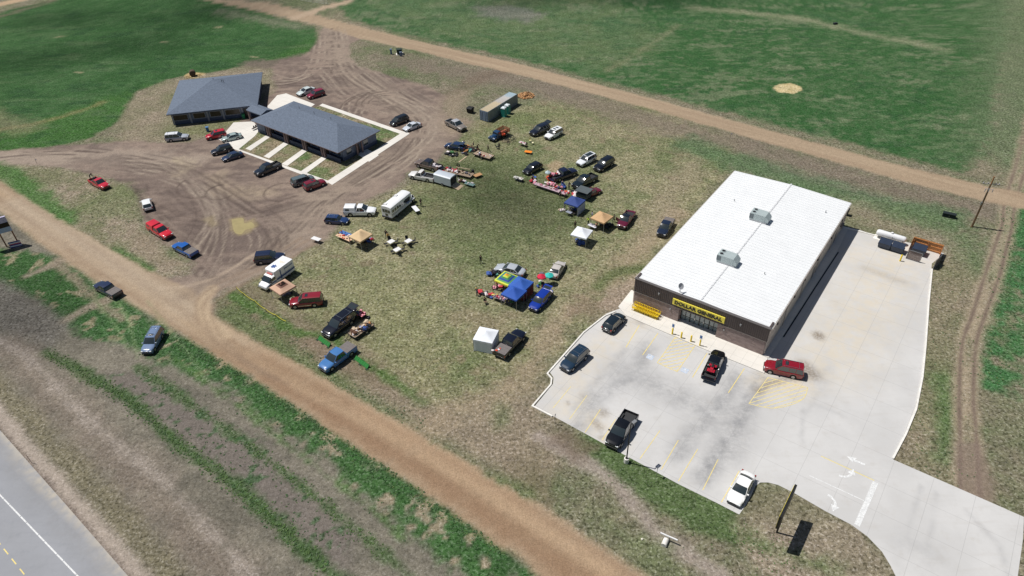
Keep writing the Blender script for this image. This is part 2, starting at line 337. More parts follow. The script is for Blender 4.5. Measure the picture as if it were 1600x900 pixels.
# island of grass between road and lot
P_isl = [(-120.77,142.29),(-110.66,139.35),(-105.22,139.61),(-97.46,138.00),(-88.79,134.13),(-80.35,130.15),(-75.20,125.23),(-71.79,116.67),(-66.53,108.78),(-61.21,103.87),(-57.01,100.96),(-55.20,98.27),(-59.70,97.03),(-66.08,101.79),(-83.17,114.13),(-101.23,128.20),(-121.50,143.53)]
lay(poly(P_isl, .8, .6), mixc((140,128,110), (112,112,84), .45+2.2*N_mid+1.2*N_fin), .9)
lay(poly([(-84.27,127.00),(-78.88,129.80),(-75.20,125.23),(-72.93,116.73),(-79.36,115.94),(-86.07,119.75)], 2, 2), (98,110,70), 1, .6)
lay(line([(-113.21,138.93),(-105.44,134.82),(-95.04,125.08),(-85.65,116.27)], 5, 1.6, 1.2), (62,104,44), 1, .85)
lay(line([(-71.87,105.58),(-67.28,102.80),(-63.12,99.39)], 2.4, .8, .6), (66,104,48), 1, .8)
lay(poly([(-66.77,109.42),(-61.21,103.87),(-57.01,100.96),(-59.65,99.59),(-66.52,103.74),(-71.09,112.20)], 1.5, 1), (138,124,106), .5, .6)
# south-west verge of the near road
P_sw = [(-154.46,141.95),(-100.02,120.03),(-86.52,108.75),(-70.71,96.48),(-63.01,90.97),(-52.34,83.11),(-36.27,71.47),(-26.17,63.62),(-9.35,50.58),(0.54,42.43),(4.36,36.91),(-41.33,37.91),(-69.10,63.88),(-127.57,106.74)]
lay(poly(P_sw, .8, .3), mixc((126,120,107), (103,99,88), .5+1.5*N_mid+1.4*N_fin+.8*S_uv), .45)
lay(poly([(-61.37,73.36),(-53.42,74.34),(-31.98,59.53),(-18.49,47.01),(-19.05,41.53),(-31.33,50.87),(-42.02,59.90),(-54.58,68.15)], 1.5, 1), (112,104,98), .3, .8)
gm = poly([(-133.71,132.39),(-92.29,106.00),(-81.33,104.86),(-70.71,96.48),(-63.01,90.97),(-52.34,83.11),(-36.27,71.47),(-26.17,63.62),(-9.35,50.58),(1.86,40.52),(-5.04,40.00),(-15.85,49.47),(-28.04,60.44),(-43.57,72.65),(-56.28,79.21),(-67.86,83.32),(-73.20,88.18),(-87.48,97.26),(-118.45,110.36)], 1.2, 1.6)
gt = fbm(gx, gy, 1.7, 3, 3)
lay(gm*ss(-.24, -.04, gt+.15*S_uv), (58,94,48), 1, .95)
lay(poly([(-105.27,116.18),(-93.09,107.44),(-84.86,105.03),(-73.61,98.05),(-68.37,91.21),(-69.97,85.69),(-78.06,91.65),(-87.68,97.63),(-97.64,103.32)], 1, 1), (55,88,45), 1, .85)
lay(poly([(-69.60,84.91),(-67.26,88.71),(-62.33,89.30),(-49.41,78.93),(-38.21,69.93),(-46.37,72.77),(-58.24,79.30),(-67.72,83.02)], 1, 1.2), (58,92,50), 1, .8)
lay(line([(-53.49,82.71),(-44.84,76.66),(-35.97,70.34),(-25.95,62.51),(-16.60,55.48),(-9.29,49.61),(-0.87,42.47),(3.13,38.68)], 1.8, .8, .7), (54,88,46), 1, .9)
lay(gm*ss(.12, .22, -gt), (150,138,112), .8, .7)
lay(line([(-83.77,98.53),(-80.16,102.47),(-78.37,105.91)], 1.6, .8, .6), (142,130,114), .5, .9)
lay(line([(-71.23,86.20),(-68.69,89.58),(-65.73,92.43)], 1.6, .8, .6), (144,132,116), .5, .9)
lay(line([(-81.23,103.49),(-76.04,98.53),(-68.37,91.21),(-62.04,86.11)], 1.2, .8, .8), (136,124,106), .6, .8)
lay(poly([(-96.48,101.36),(-87.68,97.63),(-78.06,91.65),(-70.11,84.93),(-70.09,79.79),(-80.09,83.85),(-92.21,90.64)], 1.5, 1), (112,108,100), .9, .8)
lay(line([(-70.73,79.11),(-64.66,75.46),(-55.19,69.62),(-50.06,65.65),(-41.67,58.85),(-35.51,54.69),(-28.47,48.60),(-22.16,43.13),(-17.31,39.29)], 1.5, .7, .8), (58,88,44), 1, .85)
lay(line([(-55.27,75.48),(-49.22,70.98),(-41.07,64.74),(-33.51,59.07),(-25.64,52.94),(-18.49,47.01),(-12.05,41.31)], 1.1, .7, .9), (68,94,52), 1, .75)
lay(line([(-50.61,76.90),(-37.19,66.31),(-26.55,57.30),(-19.16,51.35),(-12.42,45.18)], .8, .6, .9), (74,104,54), 1, .7)
lay(line([(-77.44,80.81),(-68.92,73.67),(-55.63,62.51),(-42.17,51.23),(-31.75,41.91)], 5, 2.5, 1.8), (128,113,102), .5, .45)
lay(line([(-82.14,83.94),(-69.94,75.67),(-58.91,65.98),(-45.52,56.00),(-35.64,47.56),(-29.52,41.47)], 1.2, 1, 1), (162,152,142), .5, .55)
lay(line([(-80.79,78.14),(-69.66,68.13),(-55.29,56.34),(-43.24,46.16),(-37.86,41.36)], 3.2, 1.2, .8), (116,110,88), 1, .8)
lay(line([(-80.32,74.12),(-70.17,65.83),(-56.80,54.47),(-43.06,43.02),(-39.14,39.23)], 2.2, .7, .4), (164,152,140), .25, .95)
lay(line([(-79.16,72.16),(-69.10,63.88),(-54.83,52.01),(-43.08,42.19),(-38.87,38.52)], .7, .4, .3), (104,92,84), .6, .8)
# weedy bare soil between the two green strips: dark clumps
clm = ss(.16, .24, fbm(gx, gy, 1.05, 6, 2))
lay(clm*poly([(-60.43,73.33),(-53.42,74.34),(-31.98,59.53),(-18.49,47.01),(-20.88,43.87),(-31.57,51.77),(-42.38,60.96),(-54.17,69.33)], 1.5, 1), (58,88,52), 1, .8)
# south-east verge of near road
lay(line([(-46.06,86.97),(-32.39,76.15),(-21.68,67.83),(-10.43,58.76),(-0.72,50.73)], 4., 1.5, 1.6), (86,102,62), 1, .75)
lay(line([(-32.68,81.82),(-26.81,76.60),(-18.45,70.39)], 2.5, 1.2, 1), (120,104,88), .4, .6)
lay(line([(-45.85,91.52),(-41.23,88.03),(-36.17,84.06),(-32.68,81.82),(-27.50,80.43),(-25.06,77.49),(-18.67,72.17),(-12.71,66.54)], 1.7, .8, .9), (70,100,46), 1, .85)
lay(poly([(-22.09,70.54),(-10.88,65.31),(-1.28,69.71),(4.71,64.72),(4.19,56.22),(-3.83,55.52),(-10.58,60.86)], 3, 2), (138,126,108), .8, .75)
lay(poly([(-3.78,66.79),(-1.75,67.54),(-0.47,64.91),(-1.20,61.59),(-2.63,61.86)], 1, 1), (96,108,72), 1, .6)
lay(line([(-13.73,58.88),(-9.11,64.67),(-1.30,68.25),(2.43,72.74),(6.71,81.60),(14.77,91.61),(24.08,103.18),(30.42,112.36)], 3.6, 2, 1.5), (150,134,112), .5, .7)
lay(line([(25.11,109.35),(32.01,120.49),(37.97,130.55)], 5, 3, 2), (142,130,108), .8, .6)
lay(poly([(10.34,89.28),(16.32,87.37),(12.75,82.83),(7.86,83.81)], 1.5, 1.2), (130,112,96), .5, .6)
lay(line([(14.19,91.12),(16.67,94.13),(20.08,95.40),(22.17,94.94)], 2.6, 1, .6), (76,94,50), 1, .75)
lay(poly([(15.71,90.71),(21.46,93.91),(18.86,87.26),(15.91,84.23),(13.59,85.90)], 1.2, 1), (148,132,116), .6, .8)
lay(line([(10.01,58.02),(14.99,53.42),(20.33,49.15),(24.66,45.62),(30.30,40.76)], 5.5, 1.2, .9), (78,98,58), 1, .9)
lay(line([(2.78,60.37),(7.44,56.60),(11.09,53.55),(13.59,49.37),(16.47,44.67),(21.86,40.28)], 1.8, .9, .8), (156,144,134), .3, .85)
lay(poly([(25.10,47.27),(28.55,51.56),(32.82,50.50),(36.21,47.33),(38.83,45.57),(40.38,40.82),(38.40,35.58),(28.64,35.86),(24.03,43.24)], 1, .8), mixc((146,133,116), (110,108,84), .45+2*N_mid), .9)
lay(line([(25.88,44.77),(30.11,42.27),(33.72,40.65)], 2, 1.4, 1.4), (84,104,60), 1, .7)
lay(poly([(8.24,48.68),(16.40,44.27),(19.31,38.20),(12.93,40.55)], 1.5, 1.5), (96,108,72), 1, .6)
lay(poly([(5.42,62.44),(10.01,58.02),(7.40,56.10),(4.38,59.26)], 1.2, 1), (112,98,84), .4, .7)
# east strip and the rutted track
lay(line([(71.68,91.52),(59.33,72.38),(53.91,62.85),(48.01,53.70),(52.31,49.84)], 8, 3, 2), mixc((136,124,104), (106,110,78), .5+2*N_mid), .9, .8)
lay(line([(59.27,68.55),(56.16,60.55),(52.82,55.48)], 2., 1.4, 1.2), (74,106,56), 1, .7)
lay(line([(94.36,110.05),(86.00,96.24),(78.24,84.57),(70.84,74.58),(66.10,67.05)], 4.5, 1.3, 1.5)*ss(-.22, .05, fbm(gx, gy, 2.2, 5, 3)), (52,102,56), 1, .9)
lay(poly([(91.71,110.20),(108.89,109.27),(80.41,61.84),(67.21,62.34),(70.10,71.94)], 2, 2)*ss(-.2, .1, fbm(gx, gy, 2.2, 1, 3)), (62,106,60), 1, .75)
RUT1 = [(120.06,149.97),(105.15,129.30),(93.45,113.27),(88.88,106.01),(81.97,96.81),(77.74,91.24),(70.74,81.80),(65.45,74.81),(59.99,64.91),(56.93,58.81),(52.08,49.40)]
RUT2 = [(122.32,149.82),(107.19,129.17),(95.44,113.16),(89.30,103.91),(84.09,96.71),(80.10,91.13),(72.67,81.71),(67.47,74.73),(61.85,64.84),(59.16,59.15),(53.76,48.03)]
lay(np.clip(line(RUT1, 1.3, .8, .4)+line(RUT2, 1.3, .8, .4), 0, 1), (158,143,122), .3, .85)
lay(np.clip(line(RUT1, .42, .25, .12)+line(RUT2, .42, .25, .12), 0, 1), (112,97,87), .08, .95)
lay(poly([(55.71,57.40),(58.58,57.29),(55.95,47.96),(52.08,49.40)], .8, .6), (126,111,100), .1, .7)
# dirt roads
rut = fbm(gu/14., gv, .8, 3); rt2 = fbm(gu/9., gv, 2.4, 5)
cRoad = mixc((172,153,130), (150,129,106), .5+1.1*rut+.6*rt2+.7*N_fin)
mTop = poly(P_top, .7, .45); lay(mTop, mixc((170,151,127), (152,132,110), .5+1.3*rut+.6*rt2), .06)
mNear = poly(P_near, .6, .4); lay(mNear, cRoad, .06)
lay(mNear*poly([(-35.77,78.36),(-17.85,65.58),(0.78,49.80),(12.93,40.55),(5.84,38.60),(-8.28,49.22),(-26.06,63.06),(-45.50,78.76)], 3, 2), mixc((147,120,94), (156,130,104), .5+1.5*rut), .06, .7)
lay(mNear*line([(-21.35,65.71),(-8.68,56.67),(3.59,46.30),(9.58,41.40)], 2., 1, .3), (176,150,122), .06, .6)
for o_, c_, a_ in ((-2.2,(132,106,84),.35), (-.9,(178,154,126),.4), (.6,(134,108,86),.3), (1.9,(180,158,132),.4), (3.,(130,106,84),.25)):
    lay(mNear*line([(q[0]+GV[0]*o_, q[1]+GV[1]*o_) for q in [(-121.13,142.91),(-74.28,104.51),(-46.66,82.42),(-13.83,59.92),(10.27,41.37),(16.21,36.22)]], .7, .5, .25), c_, .06, a_)
lay(mNear*line([(-35.21,72.32),(-13.46,56.05),(6.00,40.39)], 1.4, 1, .5), (128,98,76), .06, .4)
lay(mNear*line([(-99.28,123.34),(-72.93,104.05),(-51.79,88.83)], 4.5, 3, 1), (174,160,142), .06, .5)
lay(line([(-50.14,93.42),(-50.17,89.56),(-47.89,84.72),(-44.43,81.58)], 2.4, .6, .3), (184,163,136), .06, .75)
for o_ in (0, 1.4, 3.1): lay(line([(q[0]+o_, q[1]-o_*.5) for q in [(-38.35,107.97),(-44.36,99.79),(-50.25,93.77),(-51.16,88.80),(-46.19,80.93),(-35.21,72.32)]], .6, .4, .2), (132,112,94), .06, .45)
lay(line([(-58.96,94.17),(-54.78,94.50),(-50.16,96.94),(-45.40,103.68)], .7, .4, .2), (180,162,142), .06, .6)
lay(line([(-41.26,105.46),(-46.09,98.02),(-51.62,94.70),(-54.24,91.40)], 2.2, 1.8, .8), (128,112,98), .06, .5)
lay(line([(-68.38,236.89),(-61.75,245.72),(-53.35,253.50)], 3.5, 1, .6), (172,152,130), .06)
lay(line([(-198.12,237.41),(-178.01,261.63),(-166.65,275.30),(-156.46,289.54)], 5, 1, .6), (176,152,124), .06)
lay(line([(-182.82,232.98),(-170.16,247.39),(-158.50,268.14)], 2, 1.2, .8), (112,100,86), .5, .8)
# tyre tracks through the mud
flows = [[(-118.19,142.73),(-96.29,144.41),(-73.41,136.58),(-55.63,122.90),(-43.19,108.64),(-46.09,98.02),(-52.31,93.52)], [(-52.67,224.82),(-42.76,191.94),(-31.03,171.51),(-20.01,155.84),(-21.64,141.35),(-30.64,126.54)],
         [(-76.63,129.15),(-68.71,115.38),(-58.51,105.32),(-50.81,95.54)], [(-92.72,139.73),(-74.81,136.66),(-57.99,118.24),(-56.66,103.25)], [(-54.04,216.15),(-50.91,190.21),(-57.73,181.75),(-64.63,188.94)],
         [(-44.50,199.38),(-28.21,175.37),(-15.67,159.08)], [(-23.99,137.06),(-34.99,121.76),(-40.33,106.43),(-48.61,95.44)], [(-70.93,126.25),(-57.25,115.90),(-46.64,117.63),(-38.05,124.41)],
         [(-35.28,156.84),(-36.17,167.94),(-32.93,173.66),(-23.93,165.18)], [(-51.37,192.60),(-40.88,172.20),(-29.83,161.85)], [(-70.44,118.91),(-63.13,111.78),(-56.85,107.26),(-51.97,99.22)], [(-97.75,141.50),(-82.70,139.13),(-66.09,131.19),(-53.17,114.56),(-51.68,98.29)]]
rr = random.Random(3)
for q in range(62):
    f = flows[q % len(flows)]; ox = rr.gauss(0, 1.7); oy = rr.gauss(0, 1.7)
    p = smooth_line([(a[0]+ox+rr.gauss(0, .9), a[1]+oy+rr.gauss(0, .9)) for a in f], 5)
    dark = rr.random() < .66; wd = rr.uniform(.25, .5); am = rr.uniform(.3, .75)
    for s in (-.8, .8):
        pp = []
        for k in range(len(p)):
            a = p[max(k-1, 0)]; b = p[min(k+1, len(p)-1)]; l = dist(a, b)+1e-6
            pp.append((p[k][0]-s*(b[1]-a[1])/l, p[k][1]+s*(b[0]-a[0])/l))
        lay(line(pp, wd, .22, .12, 0)*mLot*ss(-.2, .1, sL+N_mid), (92,80,74) if dark else (168,154,138), None, am)
for c, r0, a0, a1 in (((-30.53,167.54), 7, 90, 200), ((-30.53,167.54), 5.5, 95, 210), ((-30.21,167.52), 4.2, 80, 200), ((-31.89,165.72), 9, 100, 190), ((-31.89,165.72), 8.2, 90, 180), ((-45.33,182.58), 2.2, 0, 250), ((-63.03,128.37), 5, 150, 300), ((-58.35,125.54), 3, 100, 330), ((-45.88,124.85), 3.5, 60, 300)):
    p = [(c[0]+r0*math.cos(R(a)), c[1]+r0*math.sin(R(a))) for a in range(a0, a1, 12)]
    lay(line(p, .38, .25, .15, 0), (88,76,70), None, .75)
# worn tracks and tramlines across the verges and fair ground
for p, c, a in (([(-15.00,72.15),(-4.10,80.59),(10.80,94.41),(25.47,111.52)], (140,130,102), .4), ([(-13.82,71.21),(-2.92,79.38),(12.30,93.28),(26.59,109.71)], (140,130,102), .4),
                ([(16.51,158.71),(29.03,141.25),(41.23,133.14)], (132,118,98), .5), ([(7.97,172.77),(12.31,164.57),(16.94,155.13),(23.86,144.69)], (134,122,100), .5),
                ([(-68.37,91.21),(-62.42,84.59),(-58.24,79.30)], (120,140,96), .5), ([(-66.42,92.80),(-61.01,86.07),(-55.93,77.12)], (120,140,96), .5), ([(-59.81,90.82),(-47.72,76.78),(-41.47,68.84)], (122,136,98), .35),
                ([(76.57,163.90),(52.60,182.35),(20.95,208.75)], (112,122,88), .35)):
    lay(line(p, .45, .3, .2), c, None, a)
# puddle rims
lay(poly([(-53.62,115.26),(-51.40,116.05),(-50.20,114.40),(-49.03,115.02),(-47.57,112.72),(-48.31,110.16),(-50.11,108.99),(-52.18,111.22)], .6, .4), (150,136,104), .05, .9)
lay(poly([(-58.52,115.29),(-57.14,116.35),(-54.54,113.08),(-56.10,112.29)], .8, .6), (150,136,108), .05, .6)
VC = np.clip(COLR*.94, .01, 1)

# --- the shared earth-and-grass material ----------------------------------------
GM = bpy.data.materials.new('earth_and_grass'); GM.use_nodes = True
def ground_nodes(m):
    n = m.node_tree; N = n.nodes; L = n.links; p = N['Principled BSDF']; p.inputs['Roughness'].default_value = .95; p.inputs['Specular IOR Level'].default_value = .15
    at = N.new('ShaderNodeAttribute'); at.attribute_name = 'soil'
    geo = N.new('ShaderNodeNewGeometry')
    def noise(sc, det, rough=.6):
        z = N.new('ShaderNodeTexNoise'); z.inputs['Scale'].default_value = sc; z.inputs['Detail'].default_value = det; z.inputs['Roughness'].default_value = rough
        L.new(geo.outputs['Position'], z.inputs['Vector']); return z.outputs['Fac']
    def mr(x, a, b, c, d, smooth=True):
        q = N.new('ShaderNodeMapRange'); q.interpolation_type = 'SMOOTHSTEP' if smooth else 'LINEAR'
        for i, v in enumerate((a, b, c, d)): q.inputs[i+1].default_value = v
        L.new(x, q.inputs[0]); return q.outputs[0]
    def math_(op, a, b):
        q = N.new('ShaderNodeMath'); q.operation = op
        for i, v in enumerate((a, b)):
            if isinstance(v, (int, float)): q.inputs[i].default_value = v
            else: L.new(v, q.inputs[i])
        return q.outputs[0]
    def mix(f, a, b):
        q = N.new('ShaderNodeMix'); q.data_type = 'RGBA'; L.new(f, q.inputs[0])
        for s, v in ((6, a), (7, b)):
            if isinstance(v, tuple): q.inputs[s].default_value = v
            else: L.new(v, q.inputs[s])
        return q.outputs[2]
    veg = at.outputs['Alpha']
    n1 = noise(1.1, 8, .78); n2 = noise(2.7, 4, .7); n3 = noise(2.2, 5, .72); n4 = noise(5.5, 3, .65)
    n5 = noise(.42, 4, .7)
    big = math_('ADD', math_('MULTIPLY', mr(n5, .3, .7, -.24, .24, False), veg), 1.)
    br = math_('MULTIPLY', big, math_('ADD', math_('MULTIPLY', mr(n1, .3, .7, -.36, .36, False), math_('ADD', math_('MULTIPLY', veg, .7), .36)), 1.))
    sc = N.new('ShaderNodeVectorMath'); sc.operation = 'SCALE'; L.new(at.outputs['Color'], sc.inputs[0]); L.new(br, sc.inputs['Scale'])
    hsv = N.new('ShaderNodeHueSaturation'); hsv.inputs['Saturation'].default_value = .62; hsv.inputs['Value'].default_value = 2.1; hsv.inputs['Hue'].default_value = .49; L.new(sc.outputs[0], hsv.inputs['Color'])
    straw = mix(math_('MULTIPLY', mr(n2, .5, .63, 0, .72), veg), sc.outputs[0], hsv.outputs[0])
    drk = N.new('ShaderNodeHueSaturation'); drk.inputs['Saturation'].default_value = 1.25; drk.inputs['Value'].default_value = .36; drk.inputs['Hue'].default_value = .515; L.new(sc.outputs[0], drk.inputs['Color'])
    d1 = mix(math_('MULTIPLY', mr(n3, .5, .38, 0, .85), veg), straw, drk.outputs[0])
    # small stones and clods everywhere
    br2 = mr(n4, .3, .7, .78, 1.22, False)
    f = N.new('ShaderNodeVectorMath'); f.operation = 'SCALE'; L.new(d1, f.inputs[0]); L.new(br2, f.inputs['Scale'])
    L.new(f.outputs[0], p.inputs['Base Color'])
    b = N.new('ShaderNodeBump'); b.inputs['Strength'].default_value = .7; b.inputs['Distance'].default_value = .16
    L.new(n3, b.inputs['Height']); L.new(b.outputs[0], p.inputs['Normal'])
ground_nodes(GM)
# --- cut the one sheet into named pieces (they share their borders) -------------
NX = XS.size; NY = YS.size
ii, jj = np.meshgrid(np.arange(NX-1), np.arange(NY-1)); a = (jj*NX+ii).ravel()
QF = np.stack([a, a+1, a+1+NX, a+NX], 1)
def fm(m): return m[QF].mean(1)
cls = np.zeros(len(QF), int)
cls[fm(mR) > .5] = 1; cls[fm(mL) > .5] = 2
cls[fm(mLot) > .5] = 3
mi_ = poly(P_isl, .8, .6); cls[(fm(mi_) > .5)] = 0
cls[fm(np.clip(line(RUT1, 1.2, .4, .2)+line(RUT2, 1.2, .4, .2), 0, 1)) > .5] = 6
cls[fm(mTop) > .5] = 4; cls[fm(mNear) > .5] = 5
gz = .05*N_mid*0
ATT = np.concatenate([VC, VEG[:, None]], 1)
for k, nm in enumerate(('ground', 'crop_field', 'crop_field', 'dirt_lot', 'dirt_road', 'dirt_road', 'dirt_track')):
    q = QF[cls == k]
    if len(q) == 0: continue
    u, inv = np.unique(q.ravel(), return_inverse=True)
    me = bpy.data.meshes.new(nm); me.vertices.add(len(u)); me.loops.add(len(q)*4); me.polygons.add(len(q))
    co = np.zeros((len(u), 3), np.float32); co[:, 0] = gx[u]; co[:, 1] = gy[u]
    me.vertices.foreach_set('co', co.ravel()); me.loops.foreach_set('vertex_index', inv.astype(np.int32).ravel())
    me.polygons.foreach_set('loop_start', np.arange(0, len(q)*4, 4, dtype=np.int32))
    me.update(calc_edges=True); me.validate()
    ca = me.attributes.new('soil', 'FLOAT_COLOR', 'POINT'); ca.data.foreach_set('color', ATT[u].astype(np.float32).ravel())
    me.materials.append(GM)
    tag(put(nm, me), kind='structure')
# puddles
pm = mat('muddy_water', lin((160,147,104)), .3, 0, .1, .8, spec=.5)
for pts in ([(-53.06,115.00),(-51.08,115.35),(-50.20,113.51),(-49.09,113.90),(-48.24,112.97),(-48.06,111.87),(-49.34,111.29),(-49.76,109.81),(-51.33,110.75)],):
    mb = MB(); mb.prism(smooth_line(pts+[pts[0]], 5)[:-1], .002, .012); tag(mb.build('puddle', pm), kind='structure')

# ================================================ CONCRETE AND ASPHALT
def concrete(name, base, stain, blot=.35, joint=4.5, ang=GA):
    m = bpy.data.materials.new(name); m.use_nodes = True; n = m.node_tree; N = n.nodes; L = n.links; p = N['Principled BSDF']; p.inputs['Roughness'].default_value = .8; p.inputs['Specular IOR Level'].default_value = .3
    geo = N.new('ShaderNodeNewGeometry'); rot = N.new('ShaderNodeMapping'); rot.inputs['Rotation'].default_value = (0, 0, -ang); L.new(geo.outputs['Position'], rot.inputs['Vector'])
    def noise(sc, det, v=None, rg=.6):
        z = N.new('ShaderNodeTexNoise'); z.inputs['Scale'].default_value = sc; z.inputs['Detail'].default_value = det; z.inputs['Roughness'].default_value = rg
        L.new(v or geo.outputs['Position'], z.inputs['Vector']); return z.outputs['Fac']
    def mr(x, a, b, c, d):
        q = N.new('ShaderNodeMapRange'); q.interpolation_type = 'SMOOTHSTEP'
        for i, v in enumerate((a, b, c, d)): q.inputs[i+1].default_value = v
        L.new(x, q.inputs[0]); return q.outputs[0]
    def mix(f, a, b):
        q = N.new('ShaderNodeMix'); q.data_type = 'RGBA'; L.new(f, q.inputs[0])
        for s, v in ((6, a), (7, b)):
            if isinstance(v, tuple): q.inputs[s].default_value = v
            else: L.new(v, q.inputs[s])
        return q.outputs[2]
    at = N.new('ShaderNodeAttribute'); at.attribute_name = 'soil'
    c = mix(mr(noise(.12, 5), .35, .65, 0, 1), (*base, 1), (*[v*.9 for v in base], 1))
    c = mix(mr(noise(.6, 6, None, .7), .5, .75, 0, blot), c, (*stain, 1))
    st = N.new('ShaderNodeMapping'); st.inputs['Rotation'].default_value = (0, 0, -ang-R(90)); st.inputs['Scale'].default_value = (.12, 1, 1); L.new(geo.outputs['Position'], st.inputs['Vector'])
    c = mix(mr(noise(1.3, 4, st.outputs[0]), .5, .8, 0, .3), c, (*stain, 1))
    c = mix(mr(noise(9, 3), .55, .8, 0, .25), c, (*[v*.75 for v in base], 1))
    sep = N.new('ShaderNodeSeparateColor'); L.new(at.outputs['Color'], sep.inputs[0])
    def mul(a_, b_):
        q = N.new('ShaderNodeMath'); q.operation = 'MULTIPLY'; L.new(a_, q.inputs[0]); L.new(b_, q.inputs[1]); return q.outputs[0]
    blob = mr(noise(.45, 9, None, .8), .32, .66, .25, 1)
    c = mix(mul(sep.outputs[0], blob), c, (.24, .24, .245, 1))          # tyre-darkened grey
    c = mix(mul(sep.outputs[1], mr(noise(.7, 5), .3, .65, .2, 1)), c, (.62, .53, .38, 1))  # silt, straw-coloured
    c = mix(mul(sep.outputs[2], mr(noise(3, 5), .3, .6, .4, 1)), c, (.17, .13, .09, 1))     # damp and oil
    if joint:
        br = N.new('ShaderNodeTexBrick'); br.offset = 0; br.inputs['Scale'].default_value = 1; br.inputs['Brick Width'].default_value = joint; br.inputs['Row Height'].default_value = joint
        br.inputs['Mortar Size'].default_value = .03; br.inputs['Mortar Smooth'].default_value = .6; br.inputs['Color1'].default_value = br.inputs['Color2'].default_value = (0, 0, 0, 1); br.inputs['Mortar'].default_value = (1, 1, 1, 1)
        L.new(rot.outputs[0], br.inputs['Vector'])
        sp = N.new('ShaderNodeSeparateColor'); L.new(br.outputs['Color'], sp.inputs[0])
        c = mix(mr(sp.outputs[0], 0, 1, 0, .5), c, (*[v*.5 for v in base], 1))
    L.new(c, p.inputs['Base Color']); return m
def slab(name, pts, z0, z1, m, cell=0, stains=(), parent=None):
    """a slab with a finely cut top, so that stains can live in its vertices"""
    mb = MB(); mb.prism(pts, z0, z1); me = mb.mesh(name, m)
    if cell:
        bm = bmesh.new(); bm.from_mesh(me)
        us = [p[0]*GU[0]+p[1]*GU[1] for p in pts]; vs = [p[0]*GV[0]+p[1]*GV[1] for p in pts]
        for ax, lo, hi in ((GU, min(us), max(us)), (GV, min(vs), max(vs))):
            t = lo+cell*.5
            while t < hi:
                bmesh.ops.bisect_plane(bm, geom=bm.verts[:]+bm.edges[:]+bm.faces[:], plane_co=(ax[0]*t, ax[1]*t, 0), plane_no=(ax[0], ax[1], 0), dist=1e-5)
                t += cell
        bm.to_mesh(me); bm.free()
        n = len(me.vertices); co = np.zeros(n*3); me.vertices.foreach_get('co', co); co = co.reshape(-1, 3)
        A = np.zeros((n, 4), np.float32)
        for ch, pl, wd, soft, am in stains:
            d = seg_dist(co[:, 0], co[:, 1], pl) if len(pl) > 1 else np.hypot(co[:, 0]-pl[0][0], co[:, 1]-pl[0][1])
            A[:, ch] = np.maximum(A[:, ch], am*ss(-soft, soft, wd/2-d))
        ca = me.attributes.new('soil', 'FLOAT_COLOR', 'POINT'); ca.data.foreach_set('color', A.ravel())
    return tag(put(name, me, parent), kind=None if parent else 'structure')
CONC = concrete('lot_concrete', lin((199,198,196)), lin((180,176,170)), .42)
WALK = concrete('walk_concrete', lin((222,218,210)), lin((205,200,190)), .3, 1.6)
LOTZ = .03
P_conc = [(14.71,84.28),(10.69,80.10),(4.96,71.99),(5.52,70.69),(5.35,69.45),(2.48,65.15),(5.14,63.45),(10.55,59.14),(19.51,52.14),(23.40,49.39),(25.60,47.76),(26.67,48.93),(27.86,50.49),(28.55,51.56),(29.32,52.08),(30.24,52.05),(31.35,51.64),(32.82,50.50),
          (35.67,47.86),(37.92,46.01),(39.12,44.50),(39.95,42.58),(40.17,40.83),(40.19,38.85),(39.69,35.54),(50.10,34.25),(53.04,39.32),(56.02,43.48),(57.85,46.36),(46.59,54.91),(49.87,58.65),(53.07,62.88),(56.65,68.65),(60.14,75.03),(65.46,85.15),(70.72,94.78),(74.16,97.57),(70.43,100.65),(64.70,103.54),(63.01,105.27),(59.99,106.99)]
